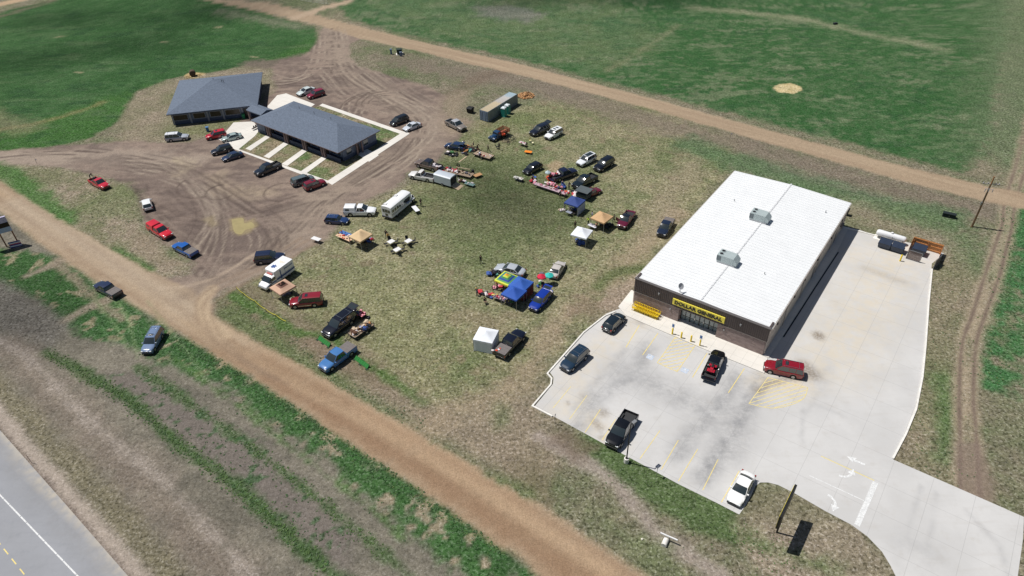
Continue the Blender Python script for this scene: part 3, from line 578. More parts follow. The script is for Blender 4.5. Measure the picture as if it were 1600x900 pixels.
ST = [(0, [(19.55,76.05),(16.78,70.24),(10.98,66.81),(8.32,61.79)], 2.5, 1.5, .75), (0, [(15.16,71.58),(19.25,68.90),(25.25,63.94),(29.50,63.77)], 4, 3, .7), (0, [(34.62,69.53),(30.77,63.73),(26.19,57.44),(22.76,53.15)], 2.4, 1.2, .95),
      (0, [(31.07,69.67),(26.95,63.87),(22.61,59.65),(20.34,56.64)], 2.2, 1.5, .85), (0, [(29.86,68.48),(34.26,68.31)], 3, 2, .6), (0, [(8.15,64.59),(11.25,69.22),(16.74,76.16)], 1.4, 1, .6), (0, [(29.20,62.66),(26.59,57.43)], 5, 2, .6), (0, [(38.38,63.44),(36.31,58.10)], .35, .3, .5), (0, [(41.08,66.23),(38.00,62.33)], .35, .3, .5), (0, [(43.93,70.42),(41.29,66.82)], 2, 1.4, .35),
      (1, [(65.78,97.23),(52.73,81.08),(45.77,72.94)], 9, 6, .55), (1, [(19.64,82.53),(13.06,77.01),(8.68,70.57),(6.43,64.65)], 3.5, 3, .5), (1, [(10.48,62.25),(12.59,58.96)], 3, 2, .5), (1, [(35.14,68.27),(39.53,68.10)], 4, 2.5, .7), (1, [(59.34,97.55),(62.85,95.52)], 6, 5, .5),
      (2, [(41.65,71.15),(40.38,69.30),(38.09,69.14),(35.14,68.27),(33.40,66.89)], .9, .6, .8), (2, [(41.15,71.56),(41.75,69.87)], 2.2, 1, .75), (2, [(45.55,77.75)], 1.8, .5, .8), (2, [(11.77,63.88)], 1.3, .8, .7), (2, [(10.48,62.25),(10.97,61.36)], 1, .6, .6), (2, [(59.15,93.89),(63.69,90.18)], 1, 1, .3), (0, [(62.15,90.25),(64.33,89.30)], 2.4, 2, .35),
      (2, [(7.12,65.78)], .6, .4, .6), (2, [(9.06,66.88)], .5, .3, .7), (2, [(19.67,82.08)], 1.2, .8, .6), (2, [(11.03,59.75)], .8, .5, .5), (2, [(26.43,65.27)], .5, .3, .4), (0, [(43.43,62.12),(33.38,68.34)], .4, .4, .3),
      (0, [(48.25,50.88),(40.23,39.72)], .3, .3, .4), (0, [(49.70,49.93),(42.94,39.63)], .3, .3, .4), (0, [(51.71,47.24),(53.10,43.10),(52.03,39.35)], .5, .4, .4), (0, [(43.30,43.41),(44.67,41.82)], 3, 2.5, .3)]
lot = slab('concrete_lot', P_conc, -.2, LOTZ, CONC, .55, ST)
side = slab('sidewalk', [(19.41,89.87),(16.72,85.76),(17.61,83.54),(28.45,75.13),(35.20,70.26),(36.57,73.31),(35.88,73.88)], LOTZ+.002, LOTZ+.13, WALK)
slab('sidewalk', [(59.95,106.89),(36.00,73.87),(36.75,73.31),(40.09,77.69),(48.60,88.85),(56.32,98.84),(60.91,105.79)], LOTZ+.002, LOTZ+.12, WALK)
KERB = mat('kerb_concrete', lin((226,223,216)), .8, 0, .15, 2.)
def ribbon(pts, wd, z0, z1, name, m, parent=None, closed=False):
    mb = MB(); n = len(pts); L_ = []; R_ = []
    for k in range(n):
        a = pts[max(k-1, 0)]; b = pts[min(k+1, n-1)]
        d1 = Vector((pts[k][0]-a[0], pts[k][1]-a[1])); d2 = Vector((b[0]-pts[k][0], b[1]-pts[k][1]))
        if d1.length < 1e-6: d1 = d2
        if d2.length < 1e-6: d2 = d1
        d = (d1.normalized()+d2.normalized()).normalized(); s = wd/2/max(.4, abs(d.dot(d1.normalized())))
        L_.append((pts[k][0]-d.y*s, pts[k][1]+d.x*s)); R_.append((pts[k][0]+d.y*s, pts[k][1]-d.x*s))
    for k in range(n-1):
        q = [L_[k], R_[k], R_[k+1], L_[k+1]]
        mb.add([(p[0], p[1], z0) for p in q]+[(p[0], p[1], z1) for p in q], [(4,5,6,7),(0,1,5,4),(2,3,7,6)]+([(1,2,6,5),(3,0,4,7)]), 0)
    return mb.build(name, m, parent)
for pts in ([(16.17,84.68),(14.34,83.68),(10.68,79.96),(4.69,71.45),(5.23,70.45),(5.05,69.29),(2.30,65.38),(4.89,63.46)],
            [(46.63,55.01),(49.92,58.75),(53.16,62.87),(56.74,68.65),(60.23,75.03),(65.55,85.14),(69.95,93.19)], [(60.65,106.01),(64.70,103.54),(67.19,102.20)]):
    tag(ribbon(smooth_line(pts, 1), .22, -.1, .17, 'kerb', KERB), kind='structure')
# highway in the corner
def gp(o, u, v): return (o[0]+GU[0]*u+GV[0]*v, o[1]+GU[1]*u+GV[1]*v)
HO = (-55.78,47.80)
ASPH = concrete('asphalt', lin((150,152,157)), lin((130,133,139)), .5, 0)
slab('highway', [(-79.00,71.90),(-69.10,63.88),(-54.87,52.10),(-43.11,42.26),(-34.06,34.39), gp(HO, 30, -40), gp(HO, -90, -40), gp((-79.00,71.90), -60, 0)], -.1, .03, ASPH, 1.2,
     [(0, [(-62.50,51.91),(-50.07,42.10)], 2, 1.6, .25), (0, [(-73.73,65.97),(-67.41,60.81),(-58.83,53.79),(-44.38,41.93)], 3., 1.4, .8), (0, [(-61.03,49.23),(-53.12,42.57)], 1.2, 1, .35), (1, [(-68.85,63.44),(-54.65,51.64),(-42.93,41.81)], .8, .6, .6)])
PW = mat('road_paint_white', lin((214,215,214)), .7, 0, .25, 5.); PY = mat('road_paint_yellow', lin((222,202,124)), .7, 0, .15, 4.); PYF = mat('road_paint_yellow_faded', lin((218,202,138)), .75, 0, .1, 4.); PB = mat('road_paint_blue', lin((184,194,208)), .75, 0, .2, 4.)
hw = bpy.data.objects['highway']
def strip(a, b, wd, m, par, z=.034, nm='painted_line', lab=None):
    d = Vector((b[0]-a[0], b[1]-a[1])).normalized(); n = Vector((-d.y, d.x))*wd/2
    mb = MB(); mb.prism([(a[0]+n.x, a[1]+n.y), (b[0]+n.x, b[1]+n.y), (b[0]-n.x, b[1]-n.y), (a[0]-n.x, a[1]-n.y)], z-.003, z+.0015)
    return mb.build(nm, m, par)
a, b = (-74.90,62.14), (-47.80,41.73)
for k in range(24):
    t0 = k/24; t1 = t0+.039 if k % 3 else t0+.0412
    strip((a[0]+(b[0]-a[0])*t0, a[1]+(b[1]-a[1])*t0), (a[0]+(b[0]-a[0])*t1, a[1]+(b[1]-a[1])*t1), .16, PW, hw)
a, b = (-65.13,51.10), (-54.07,42.22)
for k in range(7): strip((a[0]+(b[0]-a[0])*k/7, a[1]+(b[1]-a[1])*k/7), (a[0]+(b[0]-a[0])*(k+.55)/7, a[1]+(b[1]-a[1])*(k+.55)/7), .12, PY, hw)
# lot markings
Z1 = LOTZ+.004
for a, b in (((19.36,81.35),(16.59,76.45)), ((21.84,79.33),(18.77,74.72)), ((32.71,71.38),(29.25,66.81)), ((28.21,74.73),(25.01,69.92))):
    strip(a, b, .11, PY, lot, Z1)
for a, b in (((7.81,68.86),(5.07,64.93)), ((9.87,67.09),(7.15,62.93)), ((11.41,64.46),(8.96,60.57)), ((13.25,62.70),(11.05,59.23)), ((18.71,60.53),(15.42,56.12)), ((20.79,58.87),(17.75,54.37)), ((22.92,57.35),(19.52,52.61)), ((25.10,55.67),(22.16,51.23)), ((27.25,53.85),(23.95,49.46))):
    strip(a, b, .09, PY if a[0] > 11 else PYF, lot, Z1)
def hatch(pts, m, ang, step, wd, edge=True, nm='hatched_zone'):
    mb = MB(); d = Vector((math.cos(ang), math.sin(ang))); n = Vector((-d.y, d.x))
    ps = [Vector(p) for p in pts]; lo = min(p.dot(n) for p in ps); hi = max(p.dot(n) for p in ps); t = lo+step*.5
    while t < hi:
        xs = []
        for i in range(len(ps)):
            p, q = ps[i], ps[(i+1) % len(ps)]; a_, b_ = p.dot(n)-t, q.dot(n)-t
            if a_*b_ < 0: xs.append((p+(q-p)*(a_/(a_-b_))).dot(d))
        if len(xs) >= 2:
            x0, x1 = min(xs)+.08, max(xs)-.08
            if x1 > x0: mb.prism([tuple(d*x0+n*(t-wd/2)), tuple(d*x1+n*(t-wd/2)), tuple(d*x1+n*(t+wd/2)), tuple(d*x0+n*(t+wd/2))], Z1-.003, Z1+.0015)
        t += step
    if edge:
        for i in range(len(ps)):
            p, q = ps[i], ps[(i+1) % len(ps)]; e = (q-p).normalized(); k = Vector((-e.y, e.x))*wd/2
            mb.prism([tuple(p+k), tuple(q+k), tuple(q-k), tuple(p-k)], Z1+.0018, Z1+.004)
    return mb.build(nm, m, lot)
hatch([(24.39,78.51),(20.62,73.04),(23.09,71.13),(26.81,76.43)], PY, GA+R(50), .62, .1)
arc = smooth_line([(40.33,67.34),(39.16,65.48),(36.95,64.29),(34.23,63.82),(31.48,64.73)], 5)
hatch([(35.51,69.50),(40.33,67.34)]+arc[1:], PYF, GA+R(55), .62, .1)
# wheelchair symbols: faded blue squares with a pale figure
for q in ((19.81,74.27), (24.23,71.34)):
    mb = MB(); mb.prism([gp(q, -.5, -.5), gp(q, .5, -.5), gp(q, .5, .5), gp(q, -.5, .5)], Z1-.003, Z1+.0015); o = mb.build('parking_symbol', PB, lot)
    mb = MB()
    for k in range(12):
        t0, t1 = R(k*24-60), R(k*24-36)
        mb.prism([gp(q, .26*math.cos(t0), .26*math.sin(t0)-.1), gp(q, .26*math.cos(t1), .26*math.sin(t1)-.1), gp(q, .18*math.cos(t1), .18*math.sin(t1)-.1), gp(q, .18*math.cos(t0), .18*math.sin(t0)-.1)], Z1+.002, Z1+.003)
    mb.prism([gp(q, -.04, -.05), gp(q, .04, -.05), gp(q, .04, .3), gp(q, -.04, .3)], Z1+.0025, Z1+.0036)
    mb.prism([gp(q, -.07, .32), gp(q, .07, .32), gp(q, .07, .45), gp(q, -.07, .45)], Z1+.0025, Z1+.0036)
    mb.build('wheelchair_figure', PW, o)
strip((43.05,51.61), (38.53,45.91), .62, PW, lot, Z1, 'stop_bar'); strip((35.49,52.90), (40.71,49.08), .11, PW, lot, Z1)
strip((37.98,55.71), (43.01,51.89), .13, PYF, lot, Z1)
def arrow(pts, m=PW):
    mb = MB(); mb.prism(pts, Z1-.003, Z1+.0015); return mb.build('painted_arrow', m, lot)
arrow([(41.14,55.60),(42.28,55.26),(41.95,55.03),(42.95,54.36),(42.77,54.12),(41.60,54.84),(41.50,54.51)])
def turn_arrow(c, flip):
    # a curved shaft and a head, in lane coordinates
    s = -1 if flip else 1; pts_o = []; pts_i = []
    for k in range(7):
        t = R(k*14); pts_o.append((1.15*math.sin(t)-1.1, s*(1.15-1.15*math.cos(t)))); pts_i.append((.9*math.sin(t)-1.1, s*(1.15-.9*math.cos(t))))
    sh = pts_o+pts_i[::-1]
    f = lambda p: gp(c, p[0]*1.15, p[1]*1.15)
    mb = MB(); mb.prism([f(p) for p in pts_o[:4]]+[f(p) for p in pts_i[:4]][::-1], Z1-.003, Z1+.0012); mb.prism([f(p) for p in pts_o[3:]]+[f(p) for p in pts_i[3:]][::-1], Z1-.0035, Z1+.001)
    e = pts_o[-1]; i_ = pts_i[-1]
    mb.prism([f((e[0]+.3, e[1])), f((i_[0]-.3, i_[1])), f(((e[0]+i_[0])/2, e[1]+s*.8))], Z1-.003, Z1+.0018)
    return mb.build('painted_arrow', PW, lot)
turn_arrow((40.01,51.90), False); turn_arrow((37.83,49.44), True)
# walks round the east office building
WB = []
def walk(pts): WB.append(1); slab('sidewalk', pts, -.05, .032+.003*len(WB), WALK)
walk([(-58.69,173.87),(-56.65,174.94),(-47.76,167.58),(-49.61,162.82),(-52.25,164.86),(-54.02,169.18),(-58.28,163.78),(-59.47,167.24)])
walk([(-46.48,166.73),(-45.90,167.84),(-22.43,149.58),(-23.84,149.02)])
walk([(-23.63,151.31),(-22.43,149.58),(-36.09,127.10),(-37.53,128.49)])
walk([(-37.51,127.70),(-36.60,128.44),(-60.24,144.34),(-62.78,147.15),(-63.09,145.75)])
walk([(-60.13,143.96),(-58.19,150.55),(-57.97,152.52),(-58.45,154.91),(-60.63,158.52),(-65.30,158.30),(-65.70,153.02),(-66.49,149.78),(-62.84,146.36)])
for a, b in (([(-55.23,151.68),(-54.12,150.79)], [(-57.19,143.39),(-58.61,144.39)]), ([(-50.21,147.95),(-49.00,147.07)], [(-52.08,139.48),(-53.52,140.46)]), ([(-45.19,144.18),(-44.02,143.34)], [(-47.24,135.74),(-48.69,136.68)]), ([(-40.16,140.24),(-39.03,139.43)], [(-42.40,132.26),(-43.81,133.16)])):
    walk(a+b)
walk([(-33.35,140.57),(-31.11,142.54),(-28.14,139.36),(-29.84,136.55)])
GR = GM

# ================================================ WEEDS: small leafy tufts, thick on the green strips
wr = np.random.default_rng(9); WV = []; WF = []; WM = []
def weeds(pl, n, s0, s1, mi, sm=0, wd=None):
    if wd: 
        pts = []
        for i in range(len(pl)-1):
            L = dist(pl[i], pl[i+1]); k = max(1, int(n*L/sum(dist(pl[j], pl[j+1]) for j in range(len(pl)-1))))
            t = wr.random(k); o = wr.normal(0, wd/2.4, k); dx, dy = (pl[i+1][0]-pl[i][0])/L, (pl[i+1][1]-pl[i][1])/L
            pts.append(np.stack([pl[i][0]+dx*L*t-dy*o, pl[i][1]+dy*L*t+dx*o], 1))
        P_ = np.concatenate(pts)
    else:
        xs = [p[0] for p in pl]; ys = [p[1] for p in pl]; P_ = np.stack([wr.uniform(min(xs), max(xs), n*2), wr.uniform(min(ys), max(ys), n*2)], 1); P_ = P_[inside(P_[:, 0], P_[:, 1], pl)]
        P_ = P_[:]
        P_ = P_[fbm(P_[:, 0], P_[:, 1], 3., 2, 3)+wr.normal(0, .1, len(P_)) > -.05]
    P_ = P_[~inside(P_[:, 0], P_[:, 1], P_conc)]
    P_ = P_[~inside(P_[:, 0], P_[:, 1], P_near)]
    P_ = P_[wr.random(len(P_)) < .6]
    for x, y in P_:
        s = wr.uniform(s0, s1)*.72; m_ = mi if wr.random() < .8 else 1-mi
        for k in range(6):
            a = wr.uniform(0, 6.283); r = s*wr.uniform(.5, 1.); h = s*wr.uniform(.25, .6); c, d = math.cos(a), math.sin(a); q = s*.28; b = len(WV)
            WV.extend([(x-d*q*.4, y+c*q*.4, .0), (x+c*r*.6-d*q, y+d*r*.6+c*q, h), (x+c*r, y+d*r, h*.6), (x+c*r*.6+d*q, y+d*r*.6-c*q, h)]); WF.append((b, b+1, b+2, b+3)); WM.append(m_)
weeds([(-60.14,72.67),(-53.17,73.68),(-31.98,59.53),(-18.49,47.01),(-20.88,43.87),(-31.57,51.77),(-42.38,60.96),(-53.92,68.72)], 1500, .14, .3, 0)
weeds([(-70.02,78.67),(-55.19,69.62),(-41.67,58.85),(-28.47,48.60),(-21.30,42.35)], 1600, .14, .34, 1, wd=1.3)
weeds([(-55.11,75.07),(-41.07,64.74),(-25.64,52.94),(-15.18,44.08)], 900, .12, .28, 1, wd=1.1)
weeds([(-52.15,81.18),(-35.91,70.09),(-25.91,62.29),(-9.28,49.43),(-1.57,43.27)], 1500, .14, .34, 0, wd=1.8)
weeds([(-91.73,104.98),(-69.91,94.68),(-36.55,70.49),(-9.85,50.15),(0.50,41.30),(-7.86,41.18),(-32.52,61.67),(-58.24,79.30),(-86.98,96.35)], 2200, .14, .32, 0)
weeds([(12.08,55.15),(20.33,49.15),(29.61,40.78)], 700, .1, .22, 1, wd=4)
weeds([(94.24,110.06),(82.55,91.01),(70.84,74.58),(66.10,67.05)], 900, .16, .34, 0, wd=3.5)
weeds([(-40.98,194.19),(-14.96,174.42),(-17.40,187.67),(-35.36,206.38)], 500, .14, .3, 0)
weeds([(-88.29,127.22),(-77.31,129.19),(-69.51,114.30),(-78.85,114.79)], 500, .12, .28, 0)
weeds([(72.54,93.25),(60.23,72.34),(50.93,56.55),(52.77,50.73)], 500, .1, .24, 0, wd=6)
weeds([(-45.98,90.20),(-34.33,80.43),(-21.71,68.08),(-11.58,63.08)], 500, .1, .26, 0, wd=2)
mew = bpy.data.meshes.new('weeds'); mew.from_pydata(WV, [], WF); mew.polygons.foreach_set('material_index', WM)
mew.materials.append(mat('weed_dark', (.075, .15, .055), .8, 0, .3, .8)); mew.materials.append(mat('weed_fresh', (.11, .19, .055), .8, 0, .3, .8))
tag(put('weeds', mew), 'dark green weedy tufts dotting the verges and strips beside the dirt road', 'weeds', kind='stuff')
# ================================================ FAIR-WEATHER CLOUDS, high above: they shade parts of the ground
CLM = bpy.data.materials.new('thin_cloud'); CLM.use_nodes = True
n = CLM.node_tree; n.nodes.remove(n.nodes['Principled BSDF']); tr = n.nodes.new('ShaderNodeBsdfTransparent'); df = n.nodes.new('ShaderNodeBsdfTranslucent'); df.inputs[0].default_value = (.9, .9, .92, 1); mx = n.nodes.new('ShaderNodeMixShader'); mx.inputs[0].default_value = .12
n.links.new(tr.outputs[0], mx.inputs[1]); n.links.new(df.outputs[0], mx.inputs[2]); n.links.new(mx.outputs[0], n.nodes['Material Output'].inputs[0])
CALT = 1500; off = CALT/math.tan(SUN_EL)
for cl_ in ([((-6.60,129.09), 8, 6), ((-0.72,122.32), 8, 7), ((3.39,112.69), 6, 6), ((-2.63,116.42), 10, 8)],
            [((-96.93,262.95), 30, 14), ((-102.36,238.63), 20, 12), ((-113.90,215.51), 18, 12), ((-144.00,242.35), 22, 12), ((-85.82,247.26), 20, 10), ((-136.49,206.64), 18, 12)],
            [((35.80,252.30), 34, 14), ((2.74,246.00), 18, 9), ((53.87,243.27), 22, 10), ((-43.21,269.50), 30, 10)], [((-83.62,90.25), 9, 7), ((-76.00,83.67), 9, 5), ((-78.68,86.84), 7, 6)]):
    mb = MB(); rnd = random.Random(8)
    for p, rx, ry in cl_:
        for q in range(2):
            k = 1-.35*q; mb.blob((p[0]-math.cos(SH)*off+rnd.uniform(-2, 2), p[1]-math.sin(SH)*off+rnd.uniform(-2, 2), CALT+rnd.uniform(-5, 5)), (rx*k, ry*k, 4*k), seg=18, ring=7, jit=.18, rnd=rnd)
    tag(mb.build('cloud', CLM, None, 180), kind='structure')

# ================================================ STORE
BRICK = bpy.data.materials.new('brown_brick'); BRICK.use_nodes = True
def _brick():
    n = BRICK.node_tree; p = n.nodes['Principled BSDF']; p.inputs['Roughness'].default_value = .85
    tc = n.nodes.new('ShaderNodeTexCoord'); mp = n.nodes.new('ShaderNodeMapping'); mp.inputs['Rotation'].default_value = (R(90), 0, 0); n.links.new(tc.outputs['Object'], mp.inputs['Vector'])
    b = n.nodes.new('ShaderNodeTexBrick'); b.inputs['Scale'].default_value = 1; b.inputs['Brick Width'].default_value = .4; b.inputs['Row Height'].default_value = .2; b.inputs['Mortar Size'].default_value = .012
    b.inputs['Color1'].default_value = (.22, .155, .145, 1); b.inputs['Color2'].default_value = (.33, .25, .23, 1); b.inputs['Mortar'].default_value = (.3, .28, .26, 1)
    n.links.new(mp.outputs[0], b.inputs['Vector']); n.links.new(b.outputs['Color'], p.inputs['Base Color'])
_brick()
FASC = mat('dark_brown_metal', lin((84,74,72)), .5, .1, .1, .6); TANW = mat('tan_metal_siding', lin((206,197,187)), .6, .1, .08, .4)
ROOFW = mat('white_roof_metal', (.75, .765, .77), .5, 0, .03, .4); COPE = mat('coping_metal', (.22, .2, .19), .4, .5)
YEL = mat('sign_yellow', lin((238,222,84)), .5, 0, .05, 2.); BLK = mat('sign_black', (.012, .012, .012), .5)
YPAINT = mat('bollard_yellow', lin((236,206,44)), .5, 0, .1, 3.)
SW, SL, SH_ = 21.15, 40.6, 5.25
store = empty('store_building', (19.02,86.29), R(-36.45), 'long retail store with a white ribbed metal roof and black and yellow sign', 'store')
def sb(name, mb, m, par=store, **k): return mb.build(name, m, par, **k)
mb = MB(); mb.box(.12, 7.7, .05, .35, 0, 2.85); mb.box(13.85, SW-.12, .05, .35, 0, 2.85); mb.box(7.7, 13.85, 1.1, 1.4, 0, 2.85)
mb.box(7.55, 7.7, .35, 1.4, 0, 2.85); mb.box(13.85, 14., .35, 1.4, 0, 2.85); sb('brick_wall', mb, BRICK)
mb = MB()                                        # ribbed fascia
z0, z1 = 2.85, SH_
mb.box(0, SW, .03, .33, z0, z1); mb.box(-.02, .28, .36, 1.8, 4.6, z1); mb.box(SW-.28, SW+.02, .36, 1.8, 4.6, z1); mb.box(7.7, 13.85, .35, 1.38, z0+.02, z0+.1)
k = .15
while k < SW: mb.box(k, k+.11, -.03, .03, z0+.02, z1-.04); k += .3
sb('fascia', mb, FASC)
mb = MB(); mb.box(-.06, SW+.06, -.07, .38, z1, z1+.07); mb.box(-.06, SW+.06, -.06, .03, z0-.08, z0); sb('coping', mb, COPE)
def ribwall(x0, y0, x1, y1, h0, h1, m, name, step=.45):
    mb = MB(); L = math.hypot(x1-x0, y1-y0); a = math.atan2(y1-y0, x1-x0); M = Matrix.Translation((x0, y0, 0)) @ Matrix.Rotation(a, 4, 'Z')
    mb.add([(0,0,0),(L,0,0),(L,0,h1),(0,0,h0),(0,.15,0),(L,.15,0),(L,.15,h1),(0,.15,h0)], [(0,1,2,3),(5,4,7,6),(3,2,6,7),(4,0,3,7),(1,5,6,2)], 0, M)
    t = step/2
    while t < L-.1:
        h = h0+(h1-h0)*t/L-.06; mb.box(t, t+.07, -.03, .0, .05, h, 0, M); t += step
    return sb(name, mb, m)
ribwall(0, 0.36, 0, SL, 4.95, 4.95, TANW, 'side_wall', .5); bpy.data.objects
ribwall(SW, .36, SW, SL, 4.95, 4.95, TANW, 'side_wall', .5)
o = ribwall(0, SL, SW, SL, 4.95, 4.95, TANW, 'rear_wall')
mb = MB(); RZ = 5.42; EZ = 5.06                     # ribbed gable roof, ridge along the length
for s, x0, x1 in ((0, -.12, SW/2), (1, SW/2, SW+.12)):
    za, zb = (EZ, RZ) if s == 0 else (RZ, EZ)
    mb.add([(x0, .38, za), (x1, .38, zb), (x1, SL+.25, zb), (x0, SL+.25, za), (x0, .38, za-.12), (x1, .38, zb-.12), (x1, SL+.25, zb-.12), (x0, SL+.25, za-.12)],
           [(0,1,2,3),(7,6,5,4),(0,4,5,1),(2,6,7,3),(1,5,6,2),(3,7,4,0)])
    y = .7
    while y < SL+.2:
        h = .07; mb.add([(x0, y, za), (x1, y, zb), (x1, y+.13, zb), (x0, y+.13, za), (x0, y+.035, za+h), (x1, y+.035, zb+h), (x1, y+.095, zb+h), (x0, y+.095, za+h)],
               [(0,1,5,4),(4,5,6,7),(7,6,2,3),(0,4,7,3),(1,2,6,5)]); y += .78
sb('roof', mb, ROOFW)
mb = MB(); y = .6
while y < SL: mb.box(SW/2-.12, SW/2+.12, y, y+.6, RZ+.07, RZ+.1); y += .78
sb('ridge_cap', mb, mat('ridge_shadow_grey', (.66, .67, .68), .6))  # grey of the dashes stands for the shadow gaps along the ridge
mb = MB(); mb.box(SW+.13, SW+.26, .5, SL+.2, 4.86, 5.03); mb.box(-.26, -.13, .5, SL+.2, 4.86, 5.03)
for y in (8, 16, 24, 32, 39.6): mb.box(SW+.04, SW+.14, y, y+.1, .1, 4.9)
sb('gutter', mb, mat('gutter_metal', lin((186,180,172)), .5, .2))
for x, y in ((18.5, 35), (4, 30), (16, 12)):
    mb = MB(); mb.path([(x, y, 5.1), (x, y, 5.6)], .07, 8); sb('roof_vent', mb, STEEL)
# storefront: four-bay window wall with double door
sf = MB()
for x in (7.75, 9.25, 10.75, 12.3, 13.75): sf.box(x-.08, x+.08, .98, 1.1, 0, 2.85)
for z in (.04, .95, 2.05, 2.8): sf.box(7.7, 13.8, .985, 1.095, z-.04, z+.04)
for x in (8.5, 10, 11.5, 13): sf.box(x-.05, x+.05, .99, 1.09, .05, 2.8)
fr = sb('window_frame', sf, BLK)
pm_ = mat('store_glass', (.22, .27, .28), .12, 0, .2, .8, spec=1.)  # pale grey reflection is put into the glass colour
for k, x in enumerate((7.8, 9.3, 10.8, 12.35)):
    mb = MB(); mb.box(x, x+1.4, 1.02, 1.06, .08, 2.78); mb.build('pane', pm_, fr)

for x in (10.0, 11.4): mb = MB(); mb.box(x, x+.06, .9, .98, .9, 1.3); mb.build('door_handle', CHROME, fr)
# the sign
mb = MB(); mb.box(6.55, 14.75, -.2, -.04, 3.3, 4.38); sgn = sb('sign_board', mb, YEL)
me = text_mesh('DOLLAR GENERAL', 1.02, .03, .035, BLK)
xs = [v.co.x for v in me.vertices]; ys = [v.co.y for v in me.vertices]; sx = 7.5/(max(xs)-min(xs)); sy = .66/(max(ys)-min(ys)); mx = (max(xs)+min(xs))/2; my = (max(ys)+min(ys))/2
for v in me.vertices: v.co = ((v.co.x-mx)*sx, (v.co.y-my)*sy, v.co.z)
o = put('lettering', me, sgn); o.matrix_local = Matrix.Translation((10.65, -.235, 3.84)) @ Matrix.Rotation(R(90), 4, 'X')
def sconce(x, z):
    mb = MB(); mb.box(x-.1, x+.1, -.16, -.04, z-.15, z+.15); mb.box(x-.13, x+.13, -.2, -.03, z+.15, z+.2); return sb('wall_lamp', mb, STEEL, bevel=.01)
for x, z in ((4.2, 4.1), (17.1, 4.1)): sconce(x, z)
for x, z in ((6.3, 2.1), (14.9, 2.1)):
    mb = MB(); mb.box(x-.09, x+.09, -.1, .05, z-.14, z+.14); sb('wall_lamp', mb, STEEL)
for y in (4, 11.5, 16.5, 23, 30.5, 37):
    mb = MB(); mb.box(SW+.02, SW+.16, y-.12, y+.12, 3.3, 3.6); sb('wall_lamp', mb, TRIM)
for y in (34.5, 22): mb = MB(); mb.box(SW+.005, SW+.05, y, y+1, .1, 2.2); sb('side_door', mb, mat('door_grey', lin((120,116,112)), .5))
# awning bracket at the back corner
mb = MB(); mb.box(SW+.05, SW+.5, 36.3, 37.9, 2.5, 2.58); mb.path([(SW+.45, 36.4, 2.5), (SW+.05, 36.4, 1.9)], .03); sb('door_canopy', mb, COPE)
# rooftop units
mb = MB(); q_ = [(40.28,77.69), (48.81,88.84), (56.53,98.83)]
ribbon(q_, .22, LOTZ-.02, LOTZ+.004, 'dark_edge_strip', mat('strip_dark', (.03,.03,.035), .8), lot)  # dark line added for the gap along the side walk's outer edge
RTU = mat('hvac_grey_green', lin((178,190,190)), .5, .2, .06, 2.)
def rooftop_unit(pos, label):
    t = empty('rooftop_unit', pos, R(-36.45), label, 'air conditioner', 'air conditioning units on the store roof')
    t.scale = (1.15, 1.15, 1.15)
    mb = MB(); mb.box(-1.25, 1.25, -.75, .75, 0, .28); mb.build('curb', mat('curb_white', (.6, .61, .62), .5), t)
    mb = MB(); mb.box(-1.3, 1.0, -.8, .8, .3, 1.35); mb.build('cabinet', RTU, t, bevel=.03)
    mb = MB(); mb.add([(1.0,-.78,.35),(1.0,.78,.35),(1.0,.78,1.33),(1.0,-.78,1.33),(1.5,-.78,.35),(1.5,.78,.35),(1.5,.78,.8),(1.5,-.78,.8)], [(0,1,5,4),(3,7,6,2),(4,5,6,7),(0,4,7,3),(1,2,6,5)]); mb.build('intake_hood', RTU, t)
    mb = MB(); mb.box(-1.32, -.7, -.815, -.8, .45, 1.2); mb.build('coil_grille', mat('coil_dark', (.16, .19, .2), .6), t)
    for y in (-.38, .38):
        mb = MB(); M = Matrix.Translation((-.85, y, 1.35)); mb.lathe([(.32, 0), (.32, .06), (.26, .065)], 16, 0, M); f = mb.build('fan_ring', RTU, t)
        mb = MB(); mb.lathe([(.25, .0), (.25, .068)], 14, 0, M); mb.build('fan_grille', TRIM, f)
    return t
rooftop_unit((*(34.04,89.60), 5.36), 'pale grey rooftop air conditioner nearer the front of the white store roof')
rooftop_unit((*(42.54,101.42), 5.36), 'pale grey rooftop air conditioner nearer the rear of the white store roof')
t = empty('satellite_dish', (*(25.13,82.53), 5.28), R(-60), 'small grey satellite dish on a mast on the white store roof', 'satellite dish')
mb = MB(); mb.path([(0,0,0),(0,0,.9)], .04); mb.path([(-.4,0,.02),(0,0,.5),(.4,0,.02)], .02); mb.build('mast', STEEL, t)
mb = MB(); M = Matrix.Translation((0, 0, 1.15)) @ Matrix.Rotation(R(55), 4, 'Y')
mb.lathe([(.05, -.02), (.3, .03), (.5, .12), (.49, .13), (.28, .05), (.05, .0)], 18, 0, M); mb.build('reflector', mat('dish_grey', (.4, .41, .43), .5), t, smooth=40)
mb = MB(); mb.path([tuple(M @ Vector((.4, 0, .1))), tuple(M @ Vector((0, 0, .55)))], .015); mb.build('feed_arm', STEEL, t)
